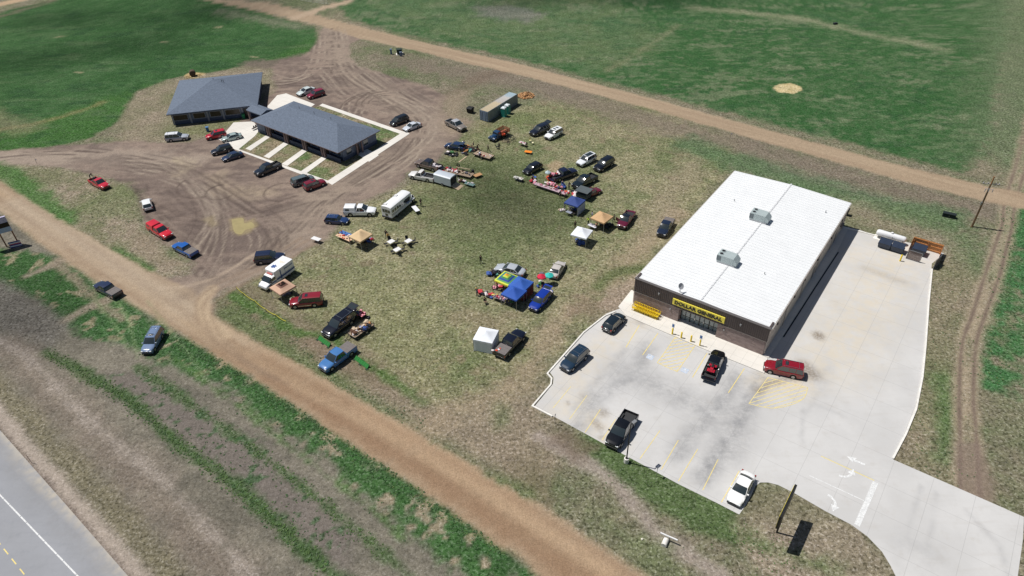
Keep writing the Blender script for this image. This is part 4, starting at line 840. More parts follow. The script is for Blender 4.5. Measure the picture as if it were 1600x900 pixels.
# shopping carts nested along the brick wall: yellow wire carts
def cart_meshes():
    f = MB()
    for x in (-.25, .25): f.path([(x, -.4, .15), (x, .35, .15)], .02)
    f.path([(-.25,-.4,.15),(.25,-.4,.15)], .02); f.path([(-.22,.3,.15),(-.22,.42,1.0),(.22,.42,1.0),(.22,.3,.15)], .02)
    b = MB(); q = [(-.2,-.45,.5),(.2,-.45,.5),(.26,.38,.42),(-.26,.38,.42)]; T = [(-.24,-.5,.86),(.24,-.5,.86),(.3,.4,.95),(-.3,.4,.95)]
    for r in (q, T): b.path(r+[r[0]], .022)
    for i in range(4):
        for k in range(5):
            s = k/5; a0 = [q[i][j]+(q[(i+1) % 4][j]-q[i][j])*s for j in range(3)]; a1 = [T[i][j]+(T[(i+1) % 4][j]-T[i][j])*s for j in range(3)]; b.path([a0, a1], .012, 4)
    b.add(q, [(0,1,2,3)]); 
    w_ = MB(); w_.tube((-.02,0,.07), (.02,0,.07), .07, .07, 8)
    return f.mesh('cart_frame', YPAINT), b.mesh('cart_basket', YPAINT), w_.mesh('cart_wheel', RUBBER)
cm = cart_meshes()
for row in range(2):
    for k in range(9):
        x = 1.0+k*.44; t = empty('shopping_cart', (0,0,0), 0, None, 'shopping cart', 'nested yellow shopping carts along the brick wall')
        t.matrix_world = store.matrix_world @ Matrix.Translation(0*Vector((1,1,1)))
        c = math.cos(R(-36.45)); s_ = math.sin(R(-36.45)); so = store.location; y = -.45-.72*row
        t.location = (so.x+x*c-y*s_, so.y+x*s_+y*c, .162); t.rotation_euler = (0, 0, R(-36.45+90))
        t['label'] = 'yellow wire shopping cart nested in the row along the brick store wall' if row == 0 else 'yellow wire shopping cart in the outer nested row beside the sidewalk'
        put('frame', cm[0], t); put('basket', cm[1], t)
        for wx in (-.24, .24):
            for wy in (-.38, .33): put('wheel', cm[2], t).location = (wx, wy, 0)
# bollards and parking signs before the door
def bollard(pos, label, sign=False, col=YPAINT, h=1.3, r=.13):
    t = empty('bollard', pos, R(-36), label, 'bollard', 'yellow bollards at the store walk')
    mb = MB(); mb.lathe([(r, 0), (r, h-.06), (r*.7, h)], 10); mb.build('post', col, t, smooth=40)
    if sign:
        mb = MB(); mb.path([(0,0,h-.05),(0,0,2.2)], .04); mb.build('sign_pole', STEEL, t)
        mb = MB(); mb.box(-.2, .2, -.06, -.042, 1.5, 2.2); p = mb.build('sign_plate', mat('sign_white', (.7,.72,.74), .5), t)
        mb = MB(); mb.box(-.16, .16, -.075, -.061, 1.66, 2.1); mb.build('sign_panel', mat('sign_blue', (.05,.16,.42), .5), p)
bollard((23.90,78.96), 'yellow bollard with blue parking sign, nearest the shopping carts', True)
bollard((25.06,78.05), 'plain short yellow bollard second from the shopping carts', False)
bollard((26.32,77.22), 'plain short yellow bollard third from the shopping carts', False)
bollard((27.44,76.27), 'yellow bollard with blue parking sign, nearest the black pickup', True, h=1.3, r=.11)
# ================================================ OFFICE BUILDINGS
SHING = bpy.data.materials.new('grey_shingles'); SHING.use_nodes = True
def _sh():
    n = SHING.node_tree; p = n.nodes['Principled BSDF']; p.inputs['Roughness'].default_value = .9; p.inputs['Specular IOR Level'].default_value = .25
    tc = n.nodes.new('ShaderNodeTexCoord'); b = n.nodes.new('ShaderNodeTexBrick'); b.inputs['Scale'].default_value = 1; b.inputs['Brick Width'].default_value = .45; b.inputs['Row Height'].default_value = .24; b.inputs['Mortar Size'].default_value = .012
    b.inputs['Color1'].default_value = (.128, .16, .212, 1); b.inputs['Color2'].default_value = (.152, .188, .248, 1); b.inputs['Mortar'].default_value = (.09, .1, .125, 1)
    n.links.new(tc.outputs['Object'], b.inputs['Vector'])
    z = n.nodes.new('ShaderNodeTexNoise'); z.inputs['Scale'].default_value = 3; z.inputs['Detail'].default_value = 5; n.links.new(tc.outputs['Object'], z.inputs['Vector'])
    mr = n.nodes.new('ShaderNodeMapRange'); mr.inputs[1].default_value = .3; mr.inputs[2].default_value = .7; mr.inputs[3].default_value = .9; mr.inputs[4].default_value = 1.1; n.links.new(z.outputs['Fac'], mr.inputs[0])
    v = n.nodes.new('ShaderNodeVectorMath'); v.operation = 'SCALE'; n.links.new(b.outputs['Color'], v.inputs[0]); n.links.new(mr.outputs[0], v.inputs['Scale']); n.links.new(v.outputs[0], p.inputs['Base Color'])
_sh()
SID = mat('blue_grey_siding', lin((104,114,134)), .7, 0, .08, 1.); SIDD = mat('slate_skirting', lin((70,80,104)), .7); PILL = mat('brick_pillar', lin((126,108,106)), .85, 0, .25, 5.)
SOFF = mat('soffit_grey', lin((150,152,160)), .7); DOORM = mat('dark_brown_door', (.05, .035, .03), .5); WG = mat('office_glass', (.03, .04, .05), .08, 0, .3, 1., spec=1.)
def hip(mb, W, L, z, ridge, mi=0, th_=.18):
    """hip roof with eaves round (0..W, 0..L); ridge given as two points"""
    e = [(0,0,z),(W,0,z),(W,L,z),(0,L,z)]; r = ridge; lo = [(p[0], p[1], z-th_) for p in e]
    if r[0] == r[1]: mb.add(e+[r[0]], [(0,1,4),(1,2,4),(2,3,4),(3,0,4)], mi)
    else: mb.add(e+list(r), [(0,1,5,4),(1,2,5),(2,3,4,5),(3,0,4)], mi)
    mb.add(e+lo, [(0,4,5,1),(1,5,6,2),(2,6,7,3),(3,7,4,0),(7,6,5,4)], mi)
W1, L1 = 20.8, 21.6
b1 = empty('office_building', (-79.98,157.00), R(11.5), 'square grey office with pyramid shingle roof at the edge of the green field', 'building')
mb = MB(); hip(mb, W1, L1, 3., [(W1/2-.2, L1/2, 6.3)]*2); r_ = mb.build('roof', SHING, b1)
mb = MB(); mb.box(.05, W1-.05, -.03, .0, 2.8, 2.98); mb.build('fascia_board', SIDD, r_)
for x, y, z in ((10.3, 11.3, 6.1), (12.3, 10.2, 5.95), (12.7, 10.1, 5.9)):
    mb = MB(); mb.path([(x,y,z-.2),(x,y,z+.35)], .07, 8); mb.build('roof_vent', TRIM, r_)
mb = MB(); o_ = .75
mb.box(o_, W1-o_, o_, L1-o_, 0, 2.81); mb.build('wall', SID, b1)
mb = MB(); mb.box(o_-.03, W1-o_, o_-.04, o_-.001, 0, .85); mb.box(W1-o_+.001, W1-o_+.04, o_, L1-o_, 0, .85); mb.build('skirting', SIDD, b1)
def window(par, x0, x1, z0, z1, y, glass=WG, frm=SOFF):
    mb = MB(); mb.box(x0, x1, y-.05, y-.002, z0, z0+.1); mb.box(x0, x1, y-.05, y-.002, z1-.1, z1); mb.box(x0, x0+.1, y-.05, y-.003, z0+.1, z1-.1); mb.box(x1-.1, x1, y-.05, y-.003, z0+.1, z1-.1)
    f = mb.build('window', frm, par); mb = MB(); mb.box(x0+.1, x1-.1, y-.035, y-.004, z0+.1, z1-.1); mb.build('pane', glass, f); return f
WBR = mat('bronze_glass', (.035, .024, .02), .25, 0, .4, .6, spec=.4)
for x0, x1 in ((1.1, 4.4), (5.6, 8.4), (9.4, 12.0), (12.9, 16.4)): window(b1, x0, x1, .95, 2.35, o_, WBR)
mb = MB()
for x in (.78, 4.75, 8.7, 12.25, 16.7, 18.3): mb.box(x, x+.35, o_-.14, o_-.045, 0, 2.8)
mb.build('pilaster', SOFF, b1)
mb = MB(); mb.box(17.2, 18.2, o_-.06, o_-.002, 0, 2.2); mb.build('door', DOORM, b1)
for y in (4, 9): mb = MB(); mb.box(W1-o_, W1-o_+.05, y, y+1.1, 0, 2.2); mb.build('door', DOORM, b1)
for y in (2, 7, 12, 16):
    mb = MB(); mb.box(W1-o_, W1-o_+.045, y, y+1.4, .95, 2.2); mb.build('window', WG, b1)
W2, L2 = 29., 12.8
b2 = empty('office_building', (-59.04,152.66), R(-36.9), 'long grey office with hipped shingle roof and brick pillars beside the parked cars', 'building')
mb = MB(); hip(mb, W2, L2, 3., [(6.4, L2/2, 5.55), (W2-6.4, L2/2, 5.55)]); r_ = mb.build('roof', SHING, b2)
mb = MB(); mb.box(.03, W2-.03, -.025, -.001, 2.83, 2.99); mb.box(W2+.001, W2+.025, .03, L2-.03, 2.83, 2.99); mb.build('fascia_board', PILL, r_)
for x in (8.5, 13.5, 19.):
    mb = MB(); mb.path([(x, L2/2+1.4, 4.8), (x, L2/2+1.4, 5.6)], .06, 8); mb.build('roof_vent', SOFF, r_)
mb = MB(); mb.box(.8, W2-.8, 1.9, L2-.8, 0, 2.815); mb.box(.8, 3.6, .8, 1.9, 0, 2.815); mb.build('wall', SID, b2)
mb = MB(); mb.box(3.61, W2-1., 1.86, 1.899, 0, .8); mb.box(.8, 3.6, .76, .799, 0, .8); mb.box(W2-.799, W2-.76, 1.9, L2-.8, 0, .8); mb.build('skirting', SIDD, b2)
for x in (4.3, 10.4, 16.5, 22.6):
    for dx in (0, .75):
        mb = MB(); mb.box(x+dx, x+dx+.42, .62, 1.04, 0, 2.815); mb.build('pillar', PILL, b2)
    mb = MB(); mb.box(x+.15, x+1.1, 1.85, 1.898, 0, 2.1); d = mb.build('door', DOORM, b2); mb = MB(); mb.box(x+.95, x+1.0, 1.80, 1.85, 1., 1.12); mb.build('door_handle', CHROME, d)
    window(b2, x+1.7, x+3.3, .95, 2.2, 1.9); window(b2, x+3.7, x+5., .95, 2.2, 1.9)
    mb = MB(); mb.box(x+1.4, x+5.6, .95, 1.02, 0, .95); mb.build('porch_rail', SIDD, b2)
for y in (3, 8):
    mb = MB(); mb.box(W2-.8, W2-.75, y, y+1.3, 1., 2.2); mb.build('window', WG, b2)
mb = MB(); mb.box(W2-.8, W2-.745, 5.7, 6.7, 0, 2.1); mb.build('door', DOORM, b2)
for y in (5.4, 6.9):
    mb = MB(); mb.box(W2-.45, W2-.15, y, y+.3, 0, 2.815); mb.build('pillar', PILL, b2)
# covered link between the two
c0 = mid((-59.19,155.60), (-59.28,162.83))
bw = empty('covered_walkway', (-58.77,159.12), R(-36.9), 'small shingled canopy linking the two grey office buildings', 'canopy')
mb = MB(); mb.box(-2.6, 2.9, -1.8, 1.8, 2.5, 2.72); mb.add([(-2.6,-1.8,2.721),(2.9,-1.8,2.721),(2.9,1.8,2.721),(-2.6,1.8,2.721),(-2.6,0,3.3),(2.9,0,3.3)], [(0,1,5,4),(3,4,5,2),(0,4,3),(1,2,5)]); mb.build('roof', SHING, bw)
for x in (-2.3, 2.5):
    for y in (-1.5, 1.5):
        mb = MB(); mb.box(x-.15, x+.15, y-.15, y+.15, 0, 2.5); mb.build('pillar', PILL, bw)
# ================================================ CONTAINER, TOILETS, UTILITIES
cont = empty('shipping_container', (-6.41,155.81), R(-35.6), 'long grey steel shipping container rusting on top at the field edge', 'shipping container')
CG = mat('container_grey', lin((138,144,146)), .55, .1, .14, 1.)
mb = MB()
for k in range(61):                               # corrugated sides
    y = .1+k*.2
    if y > 12.1: break
    for x, s in ((0, 1), (2.44, -1)):
        d = .035*s if k % 2 else 0; mb.box(x+d if s > 0 else x-.06, x+.06 if s > 0 else x+d, y, y+.2, .1, 2.5)
mb.box(0, 2.44, 12.12, 12.19, .02, 2.55); mb.build('side_panel', CG, cont)
mb = MB()
for x in (0, 2.36):
    mb.box(x-.01, x+.09, 0, .12, 0, 2.6); mb.box(x-.01, x+.09, 12.1, 12.2, 0, 2.6); mb.box(x-.01, x+.09, .12, 12.1, 0, .12); mb.box(x-.01, x+.09, .12, 12.1, 2.5, 2.6)
mb.build('frame', CG, cont)
mb = MB()
CT = bpy.data.materials.new('container_top'); CT.use_nodes = True
def _ct():
    n = CT.node_tree; p = n.nodes['Principled BSDF']; p.inputs['Roughness'].default_value = .7
    tc = n.nodes.new('ShaderNodeTexCoord'); sp = n.nodes.new('ShaderNodeSeparateXYZ'); n.links.new(tc.outputs['Object'], sp.inputs[0])
    z = n.nodes.new('ShaderNodeTexNoise'); z.inputs['Scale'].default_value = 1.2; z.inputs['Detail'].default_value = 5; n.links.new(tc.outputs['Object'], z.inputs['Vector'])
    ad = n.nodes.new('ShaderNodeMath'); ad.operation = 'MULTIPLY_ADD'; n.links.new(z.outputs['Fac'], ad.inputs[0]); ad.inputs[1].default_value = 1.8; n.links.new(sp.outputs['Y'], ad.inputs[2])
    cr = n.nodes.new('ShaderNodeValToRGB'); mr = n.nodes.new('ShaderNodeMapRange'); mr.inputs[2].default_value = 13.; n.links.new(ad.outputs[0], mr.inputs[0]); n.links.new(mr.outputs[0], cr.inputs[0])
    e = cr.color_ramp.elements; e[0].position = .0; e[0].color = (.42, .36, .24, 1); e[1].position = .98; e[1].color = (.3, .4, .46, 1)
    for ps, c in ((.48, (.48, .4, .27, 1)), (.54, (.42, .39, .36, 1)), (.78, (.46, .44, .42, 1)), (.84, (.32, .4, .45, 1))):
        q = e.new(ps); q.color = c
    n.links.new(cr.outputs[0], p.inputs['Base Color'])
_ct()
mb.box(.08, 2.36, .08, 12.12, 2.53, 2.57)
for k in range(24): mb.box(.15, 2.3, .4+k*.48, .62+k*.48, 2.57, 2.585)
mb.build('top', CT, cont)
mb = MB()
for x in (.08, 1.23): mb.box(x, x+1.12, -.03, .03, .12, 2.5)
dr = mb.build('door', mat('container_door', lin((128,146,170)), .5), cont)
mb = MB()
for x in (.35, .85, 1.55, 2.05): mb.path([(x, -.06, .2), (x, -.06, 2.45)], .035)
mb.build('lock_rod', mat('rod_dark', (.1, .11, .14), .5, .5), dr)
def toilet(p, rz, label, cols):
    t = empty('portable_toilet', p, rz, label, 'portable toilet', 'portable toilets by the container')
    mb = MB(); mb.box(-.55, .55, -.55, .55, .1, 2.05); mb.box(-.6, .6, -.6, .6, 0, .12); mb.build('cabin', cols, t, bevel=.04)
    mb = MB(); mb.box(-.4, .4, -.575, -.551, .2, 1.95); d = mb.build('door', mat('toilet_door', lin((30,120,110)), .5), t)
    mb = MB(); mb.box(.26, .32, -.61, -.576, 1.0, 1.2); mb.build('latch', TRIM, d)
    mb = MB(); mb.loft([[(-.58,-.58,2.051),(.58,-.58,2.051),(.58,.58,2.051),(-.58,.58,2.051)], [(-.5,-.5,2.25),(.5,-.5,2.25),(.5,.5,2.25),(-.5,.5,2.25)], [(-.15,-.3,2.33),(.15,-.3,2.33),(.15,.3,2.33),(-.15,.3,2.33)]]); mb.build('roof', mat('translucent_white', (.7, .76, .78), .5), t)
    mb = MB(); mb.path([(.4,.4,2.1),(.4,.4,2.5)], .05); mb.build('vent_pipe', PLASTICW, t)
TQ = mat('toilet_teal', lin((44,140,128)), .5)
toilet((-0.73,157.54), R(-120), 'teal portable toilet with white roof, nearer the stake truck', TQ)
toilet((0.13,159.03), R(-120), 'teal portable toilet tucked against the container side, farther from the stake truck', TQ)
t = empty('waste_bin', (-8.80,160.06), R(-30), 'black square waste bin standing on the dirt left of the shipping container', 'bin')
mb = MB(); mb.loft([[(-.6,-.55,.12),(.6,-.55,.12),(.6,.55,.12),(-.6,.55,.12)], [(-.72,-.65,1.2),(.72,-.65,1.2),(.72,.65,1.2),(-.72,.65,1.2)]]); mb.build('tub', flat(24,26,28), t, bevel=.03)
mb = MB(); mb.add([(-.75,-.7,1.21),(.75,-.7,1.21),(.75,.7,1.21),(-.75,.7,1.21),(-.7,-.3,1.42),(.7,-.3,1.42),(.7,.65,1.36),(-.7,.65,1.36)], [(0,1,5,4),(4,5,6,7),(7,6,2,3),(0,4,7,3),(1,2,6,5)]); mb.build('lid', flat(30,32,34), t)
# propane tank
t = empty('propane_tank', mid((64.68,102.93), (68.59,100.55)), GA, 'long white horizontal propane tank on a pad behind the concrete lot', 'propane tank')
mb = MB(); prof = [(.05,-2.45),(.3,-2.42),(.48,-2.28),(.56,-2.05)]+[(.56, -2.05+4.1*k/5) for k in range(1, 6)]+[(.48,2.28),(.3,2.42),(.05,2.45)]
mb.lathe(prof, 18, 0, Matrix.Translation((0,0,1.05)) @ Matrix.Rotation(R(90), 4, 'Y')); mb.build('tank', mat('tank_white', (.78, .79, .8), .3, 0, .04), t, smooth=40)
for x in (-1.4, 1.4):
    mb = MB(); mb.box(x-.12, x+.12, -.45, .45, .06, .62); mb.build('saddle', mat('saddle_grey', (.3,.3,.3), .8), t)
mb = MB(); mb.lathe([(.22, 1.58), (.22, 1.78), (.12, 1.84)], 10); mb.build('valve_dome', PLASTICW, t)
mb = MB(); mb.box(-2.6, 2.6, -.8, .8, -.05, .06); mb.build('pad', KERB, t)
for p in ((66.46,101.05), (67.70,99.81)):
    b_ = empty('pipe_bollard', p, GA, None, 'bollard', 'grey pipe posts before the propane tank'); b_['label'] = 'grey steel pipe post guarding the white propane tank'
    mb = MB(); mb.lathe([(.07, 0), (.07, 1.25), (.04, 1.3)], 10); mb.build('post', STEEL, b_)
DUMP = mat('dumpster_navy', lin((52,62,80)), .5, .1, .15, 2.)
def dumpster(p, rz, label, sc=1.):
    t = empty('dumpster', p, rz, label, 'dumpster', 'dark dumpsters at the back of the lot'); t.scale = (sc, sc, sc)
    mb = MB(); mb.loft([[(-.95,-.6,.15),(.95,-.6,.15),(.95,.65,.15),(-.95,.65,.15)], [(-1.,-.85,1.1),(1.,-.85,1.1),(1.,.75,1.3),(-1.,.75,1.3)]])
    for s in (-1, 1): mb.box(s*1.0-.06, s*1.0+.06, -.5, .5, .6, .8)
    mb.build('bin', DUMP, t, bevel=.02)
    for x in (-.5, .5):
        mb = MB(); mb.add([(x-.49,-.88,1.12),(x+.49,-.88,1.12),(x+.49,.78,1.33),(x-.49,.78,1.33),(x-.49,-.88,1.17),(x+.49,-.88,1.17),(x+.49,.78,1.38),(x-.49,.78,1.38)], [(3,2,1,0),(4,5,6,7),(0,1,5,4),(1,2,6,5),(2,3,7,6),(3,0,4,7)]); mb.build('lid', mat('lid_dark', lin((44,54,72)), .45), t)
    for x in (-.8, .8):
        mb = MB(); mb.tube((x-.03,-.5,.09), (x+.03,-.5,.09), .09, .09, 8); mb.tube((x-.03,.5,.09), (x+.03,.5,.09), .09, .09, 8); mb.build('caster', RUBBER, t)
dumpster((*(64.83,99.86), .035), GA, 'dark dumpster left of its pair before the white propane tank')
dumpster((*(66.50,98.62), .035), GA, 'dark dumpster right of its pair, between the propane tank and the fenced corral')
# corral: wooden fence on the far sides, slatted gate in front
WD = bpy.data.materials.new('fence_wood'); WD = mat('fence_wood', lin((198,140,84)), .8, 0, .2, 3.)
cr_o = (69.73,100.10); fence = empty('wooden_fence', cr_o, GA, 'tan board fence with rails screening the dumpster corral', 'fence')
mb = MB(); k = 0
while k*.16 < 4.55: mb.box(k*.16, k*.16+.15, 0, .03, .05, 1.9+.02*(k % 2)); k += 1
mb.build('board_panel', WD, fence)
mb = MB()
for z in (.3, 1.0, 1.7): mb.box(0, 4.55, -.08, -.001, z, z+.09)
mb.build('rail', WD, fence)
for x in (0, 2.27, 4.5):
    mb = MB(); mb.box(x-.06, x+.06, -.2, -.085, 0, 1.95); mb.build('post', WD, fence)
mb = MB(); k = 0
while k*.16 < 3.3: mb.box(4.58, 4.61, -.1-k*.16-.15, -.1-k*.16, .05, 1.9); k += 1
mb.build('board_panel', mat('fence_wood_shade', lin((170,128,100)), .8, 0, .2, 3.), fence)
mb = MB(); k = 0
while k*.16 < 1.9: mb.box(-.1, -.07, -.1-k*.16-.15, -.1-k*.16, .05, 1.9); k += 1
mb.build('board_panel', WD, fence)
gate = empty('corral_gate', (67.05,96.43), GA, 'open grey-brown slatted gate leaf in front of the dumpster corral', 'gate')
mb = MB(); k = 0
while k*.13 < 2.1: mb.box(k*.13, k*.13+.12, 0, .03, .1, 1.8); k += 1
mb.build('slat_panel', mat('gate_slats', lin((118,104,100)), .7, 0, .15, 3.), gate)
mb = MB(); mb.path([(0,-.03,.08),(2.15,-.03,.08),(2.15,-.03,1.85),(0,-.03,1.85),(0,-.03,.08)], .04); mb.build('gate_frame', STEEL, gate)
gate = empty('corral_gate', (70.06,93.19), GA+R(78), 'grey-brown slatted gate leaf swung open at the right end of the corral', 'gate')
mb = MB(); k = 0
while k*.13 < 2.1: mb.box(k*.13, k*.13+.12, 0, .03, .1, 1.8); k += 1
mb.build('slat_panel', mat('gate_slats', lin((118,104,100)), .7, 0, .15, 3.), gate)
mb = MB(); mb.path([(0,-.03,.08),(2.15,-.03,.08),(2.15,-.03,1.85),(0,-.03,1.85),(0,-.03,.08)], .04); mb.build('gate_frame', STEEL, gate)
dumpster((*(69.76,97.79), .035), GA, 'dark dumpster inside the wooden fenced corral', 1.05)
t = bollard((65.77,95.75), 'yellow bollard standing on the concrete before the dumpster corral', False)
# black wheelie bin behind the store
t = empty('wheelie_bin', (62.26,110.44), R(-30), 'black wheeled bin on the grass behind the rear corner of the store', 'bin')
mb = MB(); mb.loft([[(-.3,-.3,.08),(.3,-.3,.08),(.3,.3,.08),(-.3,.3,.08)], [(-.42,-.42,1.25),(.42,-.42,1.25),(.42,.42,1.25),(-.42,.42,1.25)]]); mb.build('tub', flat(20,22,26), t, bevel=.02)
mb = MB(); mb.box(-.46, .46, -.48, .46, 1.251, 1.34); mb.build('lid', flat(26,28,32), t, bevel=.02)
mb = MB(); mb.tube((-.36,.3,.1), (.36,.3,.1), .1, .1, 8); mb.build('axle', RUBBER, t)
# buried-line cabinets
def cabinet(name, p, rz, d, col, label, cat, pad=False, group=None):
    t = empty(name, p, rz, label, cat, group); m = flat(*col)
    mb = MB(); mb.box(-d[0]/2, d[0]/2, -d[1]/2, d[1]/2, .1 if pad else 0, d[2]); mb.build('cabinet', m, t, bevel=.03)
    mb = MB(); mb.box(-d[0]/2-.04, d[0]/2+.04, -d[1]/2-.05, d[1]/2+.04, d[2]+.001, d[2]+.07); mb.build('lid', m, t, bevel=.02)
    mb = MB(); mb.box(-.03, .03, -d[1]/2-.03, -d[1]/2-.001, d[2]*.45, d[2]*.6); mb.build('handle', CHROME, t)
    if pad: mb = MB(); mb.box(-d[0]/2-.25, d[0]/2+.25, -d[1]/2-.25, d[1]/2+.25, -.05, .1); mb.build('pad', KERB, t)
    return t
cabinet('utility_box', (80.57,108.81), R(-30), (2.1, .8, .75), (22,34,36), 'low wide dark green utility box alone on the grass left of the power pole', 'utility box')
cabinet('transformer', (-30.21,201.02), R(10), (1.5, 1.3, 1.4), (34,52,46), 'dark green transformer box on the grass by the far dirt road', 'transformer', True)
cabinet('pedestal_box', (-29.68,199.46), R(10), (.65, .5, 1.1), (110,124,146), 'blue-grey pedestal box in front of the green transformer', 'utility box')
cabinet('pedestal_box', (-32.61,201.21), R(10), (.5, .5, 1.4), (104,122,150), 'blue-grey pedestal box standing alone left of the green transformer', 'utility box')
# power pole
PW_ = mat('pole_wood', lin((150,112,76)), .85, 0, .2, 2.); pp = empty('power_pole', (83.10,105.47), R(-16), 'tall wooden power pole with crossarm beside the rutted track', 'power pole')
mb = MB(); mb.tube((0,0,-.3), (0,0,10.2), .19, .12, 12); mb.build('pole', PW_, pp, smooth=40)
mb = MB(); mb.box(-1.35, 1.35, -.07, .05, 8.7, 8.82); ca_ = mb.build('crossarm', mat('weathered_wood', lin((176,170,164)), .8), pp)
mb = MB(); mb.path([(-.7,-.05,8.7),(0,-.14,8.0),(.7,-.05,8.7)], .02, 5); mb.build('brace', STEEL, pp)
for x in (-1.2, -.5, .7, 1.2):
    mb = MB(); mb.lathe([(.05, 8.82), (.09, 8.9), (.05, 8.95), (.08, 9.03), (.03, 9.1)], 8, 0, Matrix.Translation((x,-.01,0))); mb.build('insulator', mat('porcelain', (.5,.48,.5), .3), ca_)
mb = MB()
for x in (-.55, .0, .6): mb.path([(x, -.22, 7.3), (x, -.22, 7.9)], .07, 8)
mb.path([(-.6,-.2,7.85),(.65,-.2,7.85)], .03); mb.build('cutout_fuse', mat('fuse_grey', (.38,.38,.4), .5), pp)
mb = MB(); mb.path([(-.16,-.12,.2),(-.16,-.12,8.)], .035); mb.box(-.34, -.12, -.28, -.08, 4.6, 5.2); mb.build('riser_conduit', STEEL, pp)
cb = MAT_CABLE = mat('cable', (.12,.12,.12), .6)
# light pole on the lot edge
lp = empty('lamp_post', (13.63,55.68), R(40), 'tall dark lot lamp post on a round concrete base beside the black pickup', 'lamp post')
mb = MB(); mb.lathe([(.32, -.1), (.32, .75), (.28, .78)], 16); mb.build('base', KERB, lp, smooth=40)
mb = MB(); mb.tube((0,0,.78), (0,0,7.1), .09, .06, 10); mb.box(-.16, .16, -.16, .16, .78, .82); mb.build('pole', TRIM, lp)
mb = MB(); mb.box(-.08, .45, -.04, .04, 6.95, 7.05); ar = mb.build('arm', TRIM, lp)
mb = MB(); mb.box(.3, .95, -.2, .2, 6.98, 7.12); hd = mb.build('lamp_head', mat('lamp_grey', (.2,.21,.22), .5), lp, bevel=.03)
# small sign posts on the lot edge
def post_sign(p, rz, label, h, w_, hh, m=STEEL):
    t = empty('sign_post', p, rz, label, 'sign')
    mb = MB(); mb.box(-.03, .03, -.02, .02, 0, h); mb.build('post', STEEL, t)
    mb = MB(); mb.box(-w_/2, w_/2, -.045, -.021, h-hh, h+.02); mb.build('plate', m, t)
post_sign((5.15,62.23), R(50), 'slim grey sign post at the kerb corner left of the lot', 1.9, .2, .3)
post_sign((16.99,53.44), R(50), 'grey sign post with square plate right of the lamp post', 2., .4, .45, mat('plate_grey', lin((120,130,150)), .5, .4))
# pylon sign, seen on edge
pyl = empty('pylon_sign', (29.19,45.31), R(53.4), 'tall black-backed roadside sign seen edge-on beside the lot entrance', 'sign')
mb = MB(); mb.tube((0,0,0), (0,0,6.), .11, .11, 10); mb.build('pole', BLK, pyl)
mb = MB(); mb.box(-2.4, 2.6, -.14, .12, 3.75, 5.95); bd = mb.build('cabinet', BLK, pyl)
mb = MB(); mb.box(-2.3, 2.5, .121, .15, 3.85, 5.85); fc = mb.build('sign_face', YEL, bd)
me = text_mesh('DOLLAR\nGENERAL', .95, .01, .03, BLK); o = put('lettering', me, bd); o.matrix_local = Matrix.Translation((.1, .155, 4.85)) @ Matrix.Rotation(R(180), 4, 'Z') @ Matrix.Rotation(R(90), 4, 'X')
# two-post sign at the left edge
ls = empty('roadside_sign', (-91.25,108.37), R(32), 'two-post roadside sign with grey boards and a dark red panel at the left edge', 'sign')
for x in (-.95, .95):
    mb = MB(); mb.box(x-.1, x+.1, -.1, .1, 0, 5.6); mb.build('post', mat('post_brown', lin((150,104,76)), .8), ls)
mb = MB(); mb.box(-3.2, 1.1, -.2, .2, 2.9, 3.85); mb.build('lower_board', mat('board_blue_grey', lin((176,190,214)), .5), ls)
mb = MB(); mb.box(-3.2, 1.1, -.22, .22, 3.87, 4.75); rb = mb.build('display_panel', mat('display_dark', (.025, .008, .012), .3), ls)
mb = MB(); mb.box(-3.2, 1.1, -.2, .2, 4.77, 5.9); mb.build('upper_board', mat('board_pale', lin((188,182,206)), .5), ls)
fl = empty('striped_sign', (-89.91,107.39), R(24), 'low board with blue, red and white stripes at the foot of the roadside sign', 'sign')
cs = [(60,74,140), (232,228,238), (60,74,140), (190,80,96), (232,228,238), (60,74,140)]
for k, c in enumerate(cs):
    mb = MB(); mb.box(-.95, .95, -.05, .05, .25+k*.2, .25+k*.2+.195); mb.build('stripe_board', flat(*c), fl)
for x in (-.8, .8):
    mb = MB(); mb.box(x-.05, x+.05, .055, .12, 0, 1.4); mb.build('leg', flat(90,80,70), fl)
# roadside reflector near the highway, white pipe gate, survey marks, tape, fence far off
t = empty('marker_post', (-61.95,58.25), R(-37), 'thin dark road marker post on the gravel shoulder', 'marker post')
mb = MB(); mb.box(-.03, .03, -.02, .02, 0, 1.5); mb.build('post', flat(60,40,40), t); mb = MB(); mb.box(-.06, .06, -.035, -.021, 1.1, 1.45); mb.build('reflector', flat(120,60,50), t)
t = empty('culvert_barrier', (16.76,44.66), R(-30), 'short white barrier beam on posts over a culvert at the verge', 'barrier')
mb = MB(); mb.box(-1., 1., -.08, .08, .75, .92); mb.build('beam', PLASTICW, t, bevel=.02)
for x in (-.3, .1):
    mb = MB(); mb.box(x-.05, x+.05, -.04, .04, 0, .75); mb.build('post', STEEL, t)
t = empty('culvert_pipe', (16.34,44.35), R(60), 'open concrete culvert pipe end below the white barrier beam', 'pipe')
mb = MB(); mb.lathe([(.32, -.5), (.32, .4), (.24, .4), (.24, -.3)], 14, 0, Matrix.Translation((0,0,.25)) @ Matrix.Rotation(R(90), 4, 'Y')); mb.build('pipe', KERB, t)
mb = MB(); mb.cbox((.45,0,.25), (.02,.44,.44)); mb.build('mouth', flat(16,16,16), t)
single('marker_stone', (lambda m: (m.blob((0,0,.08), (.14,.14,.1)), m)[1])(MB()), flat(226,222,206), (13.85,44.91), 0, 'small round white marker stone in the verge grass', 'stone')
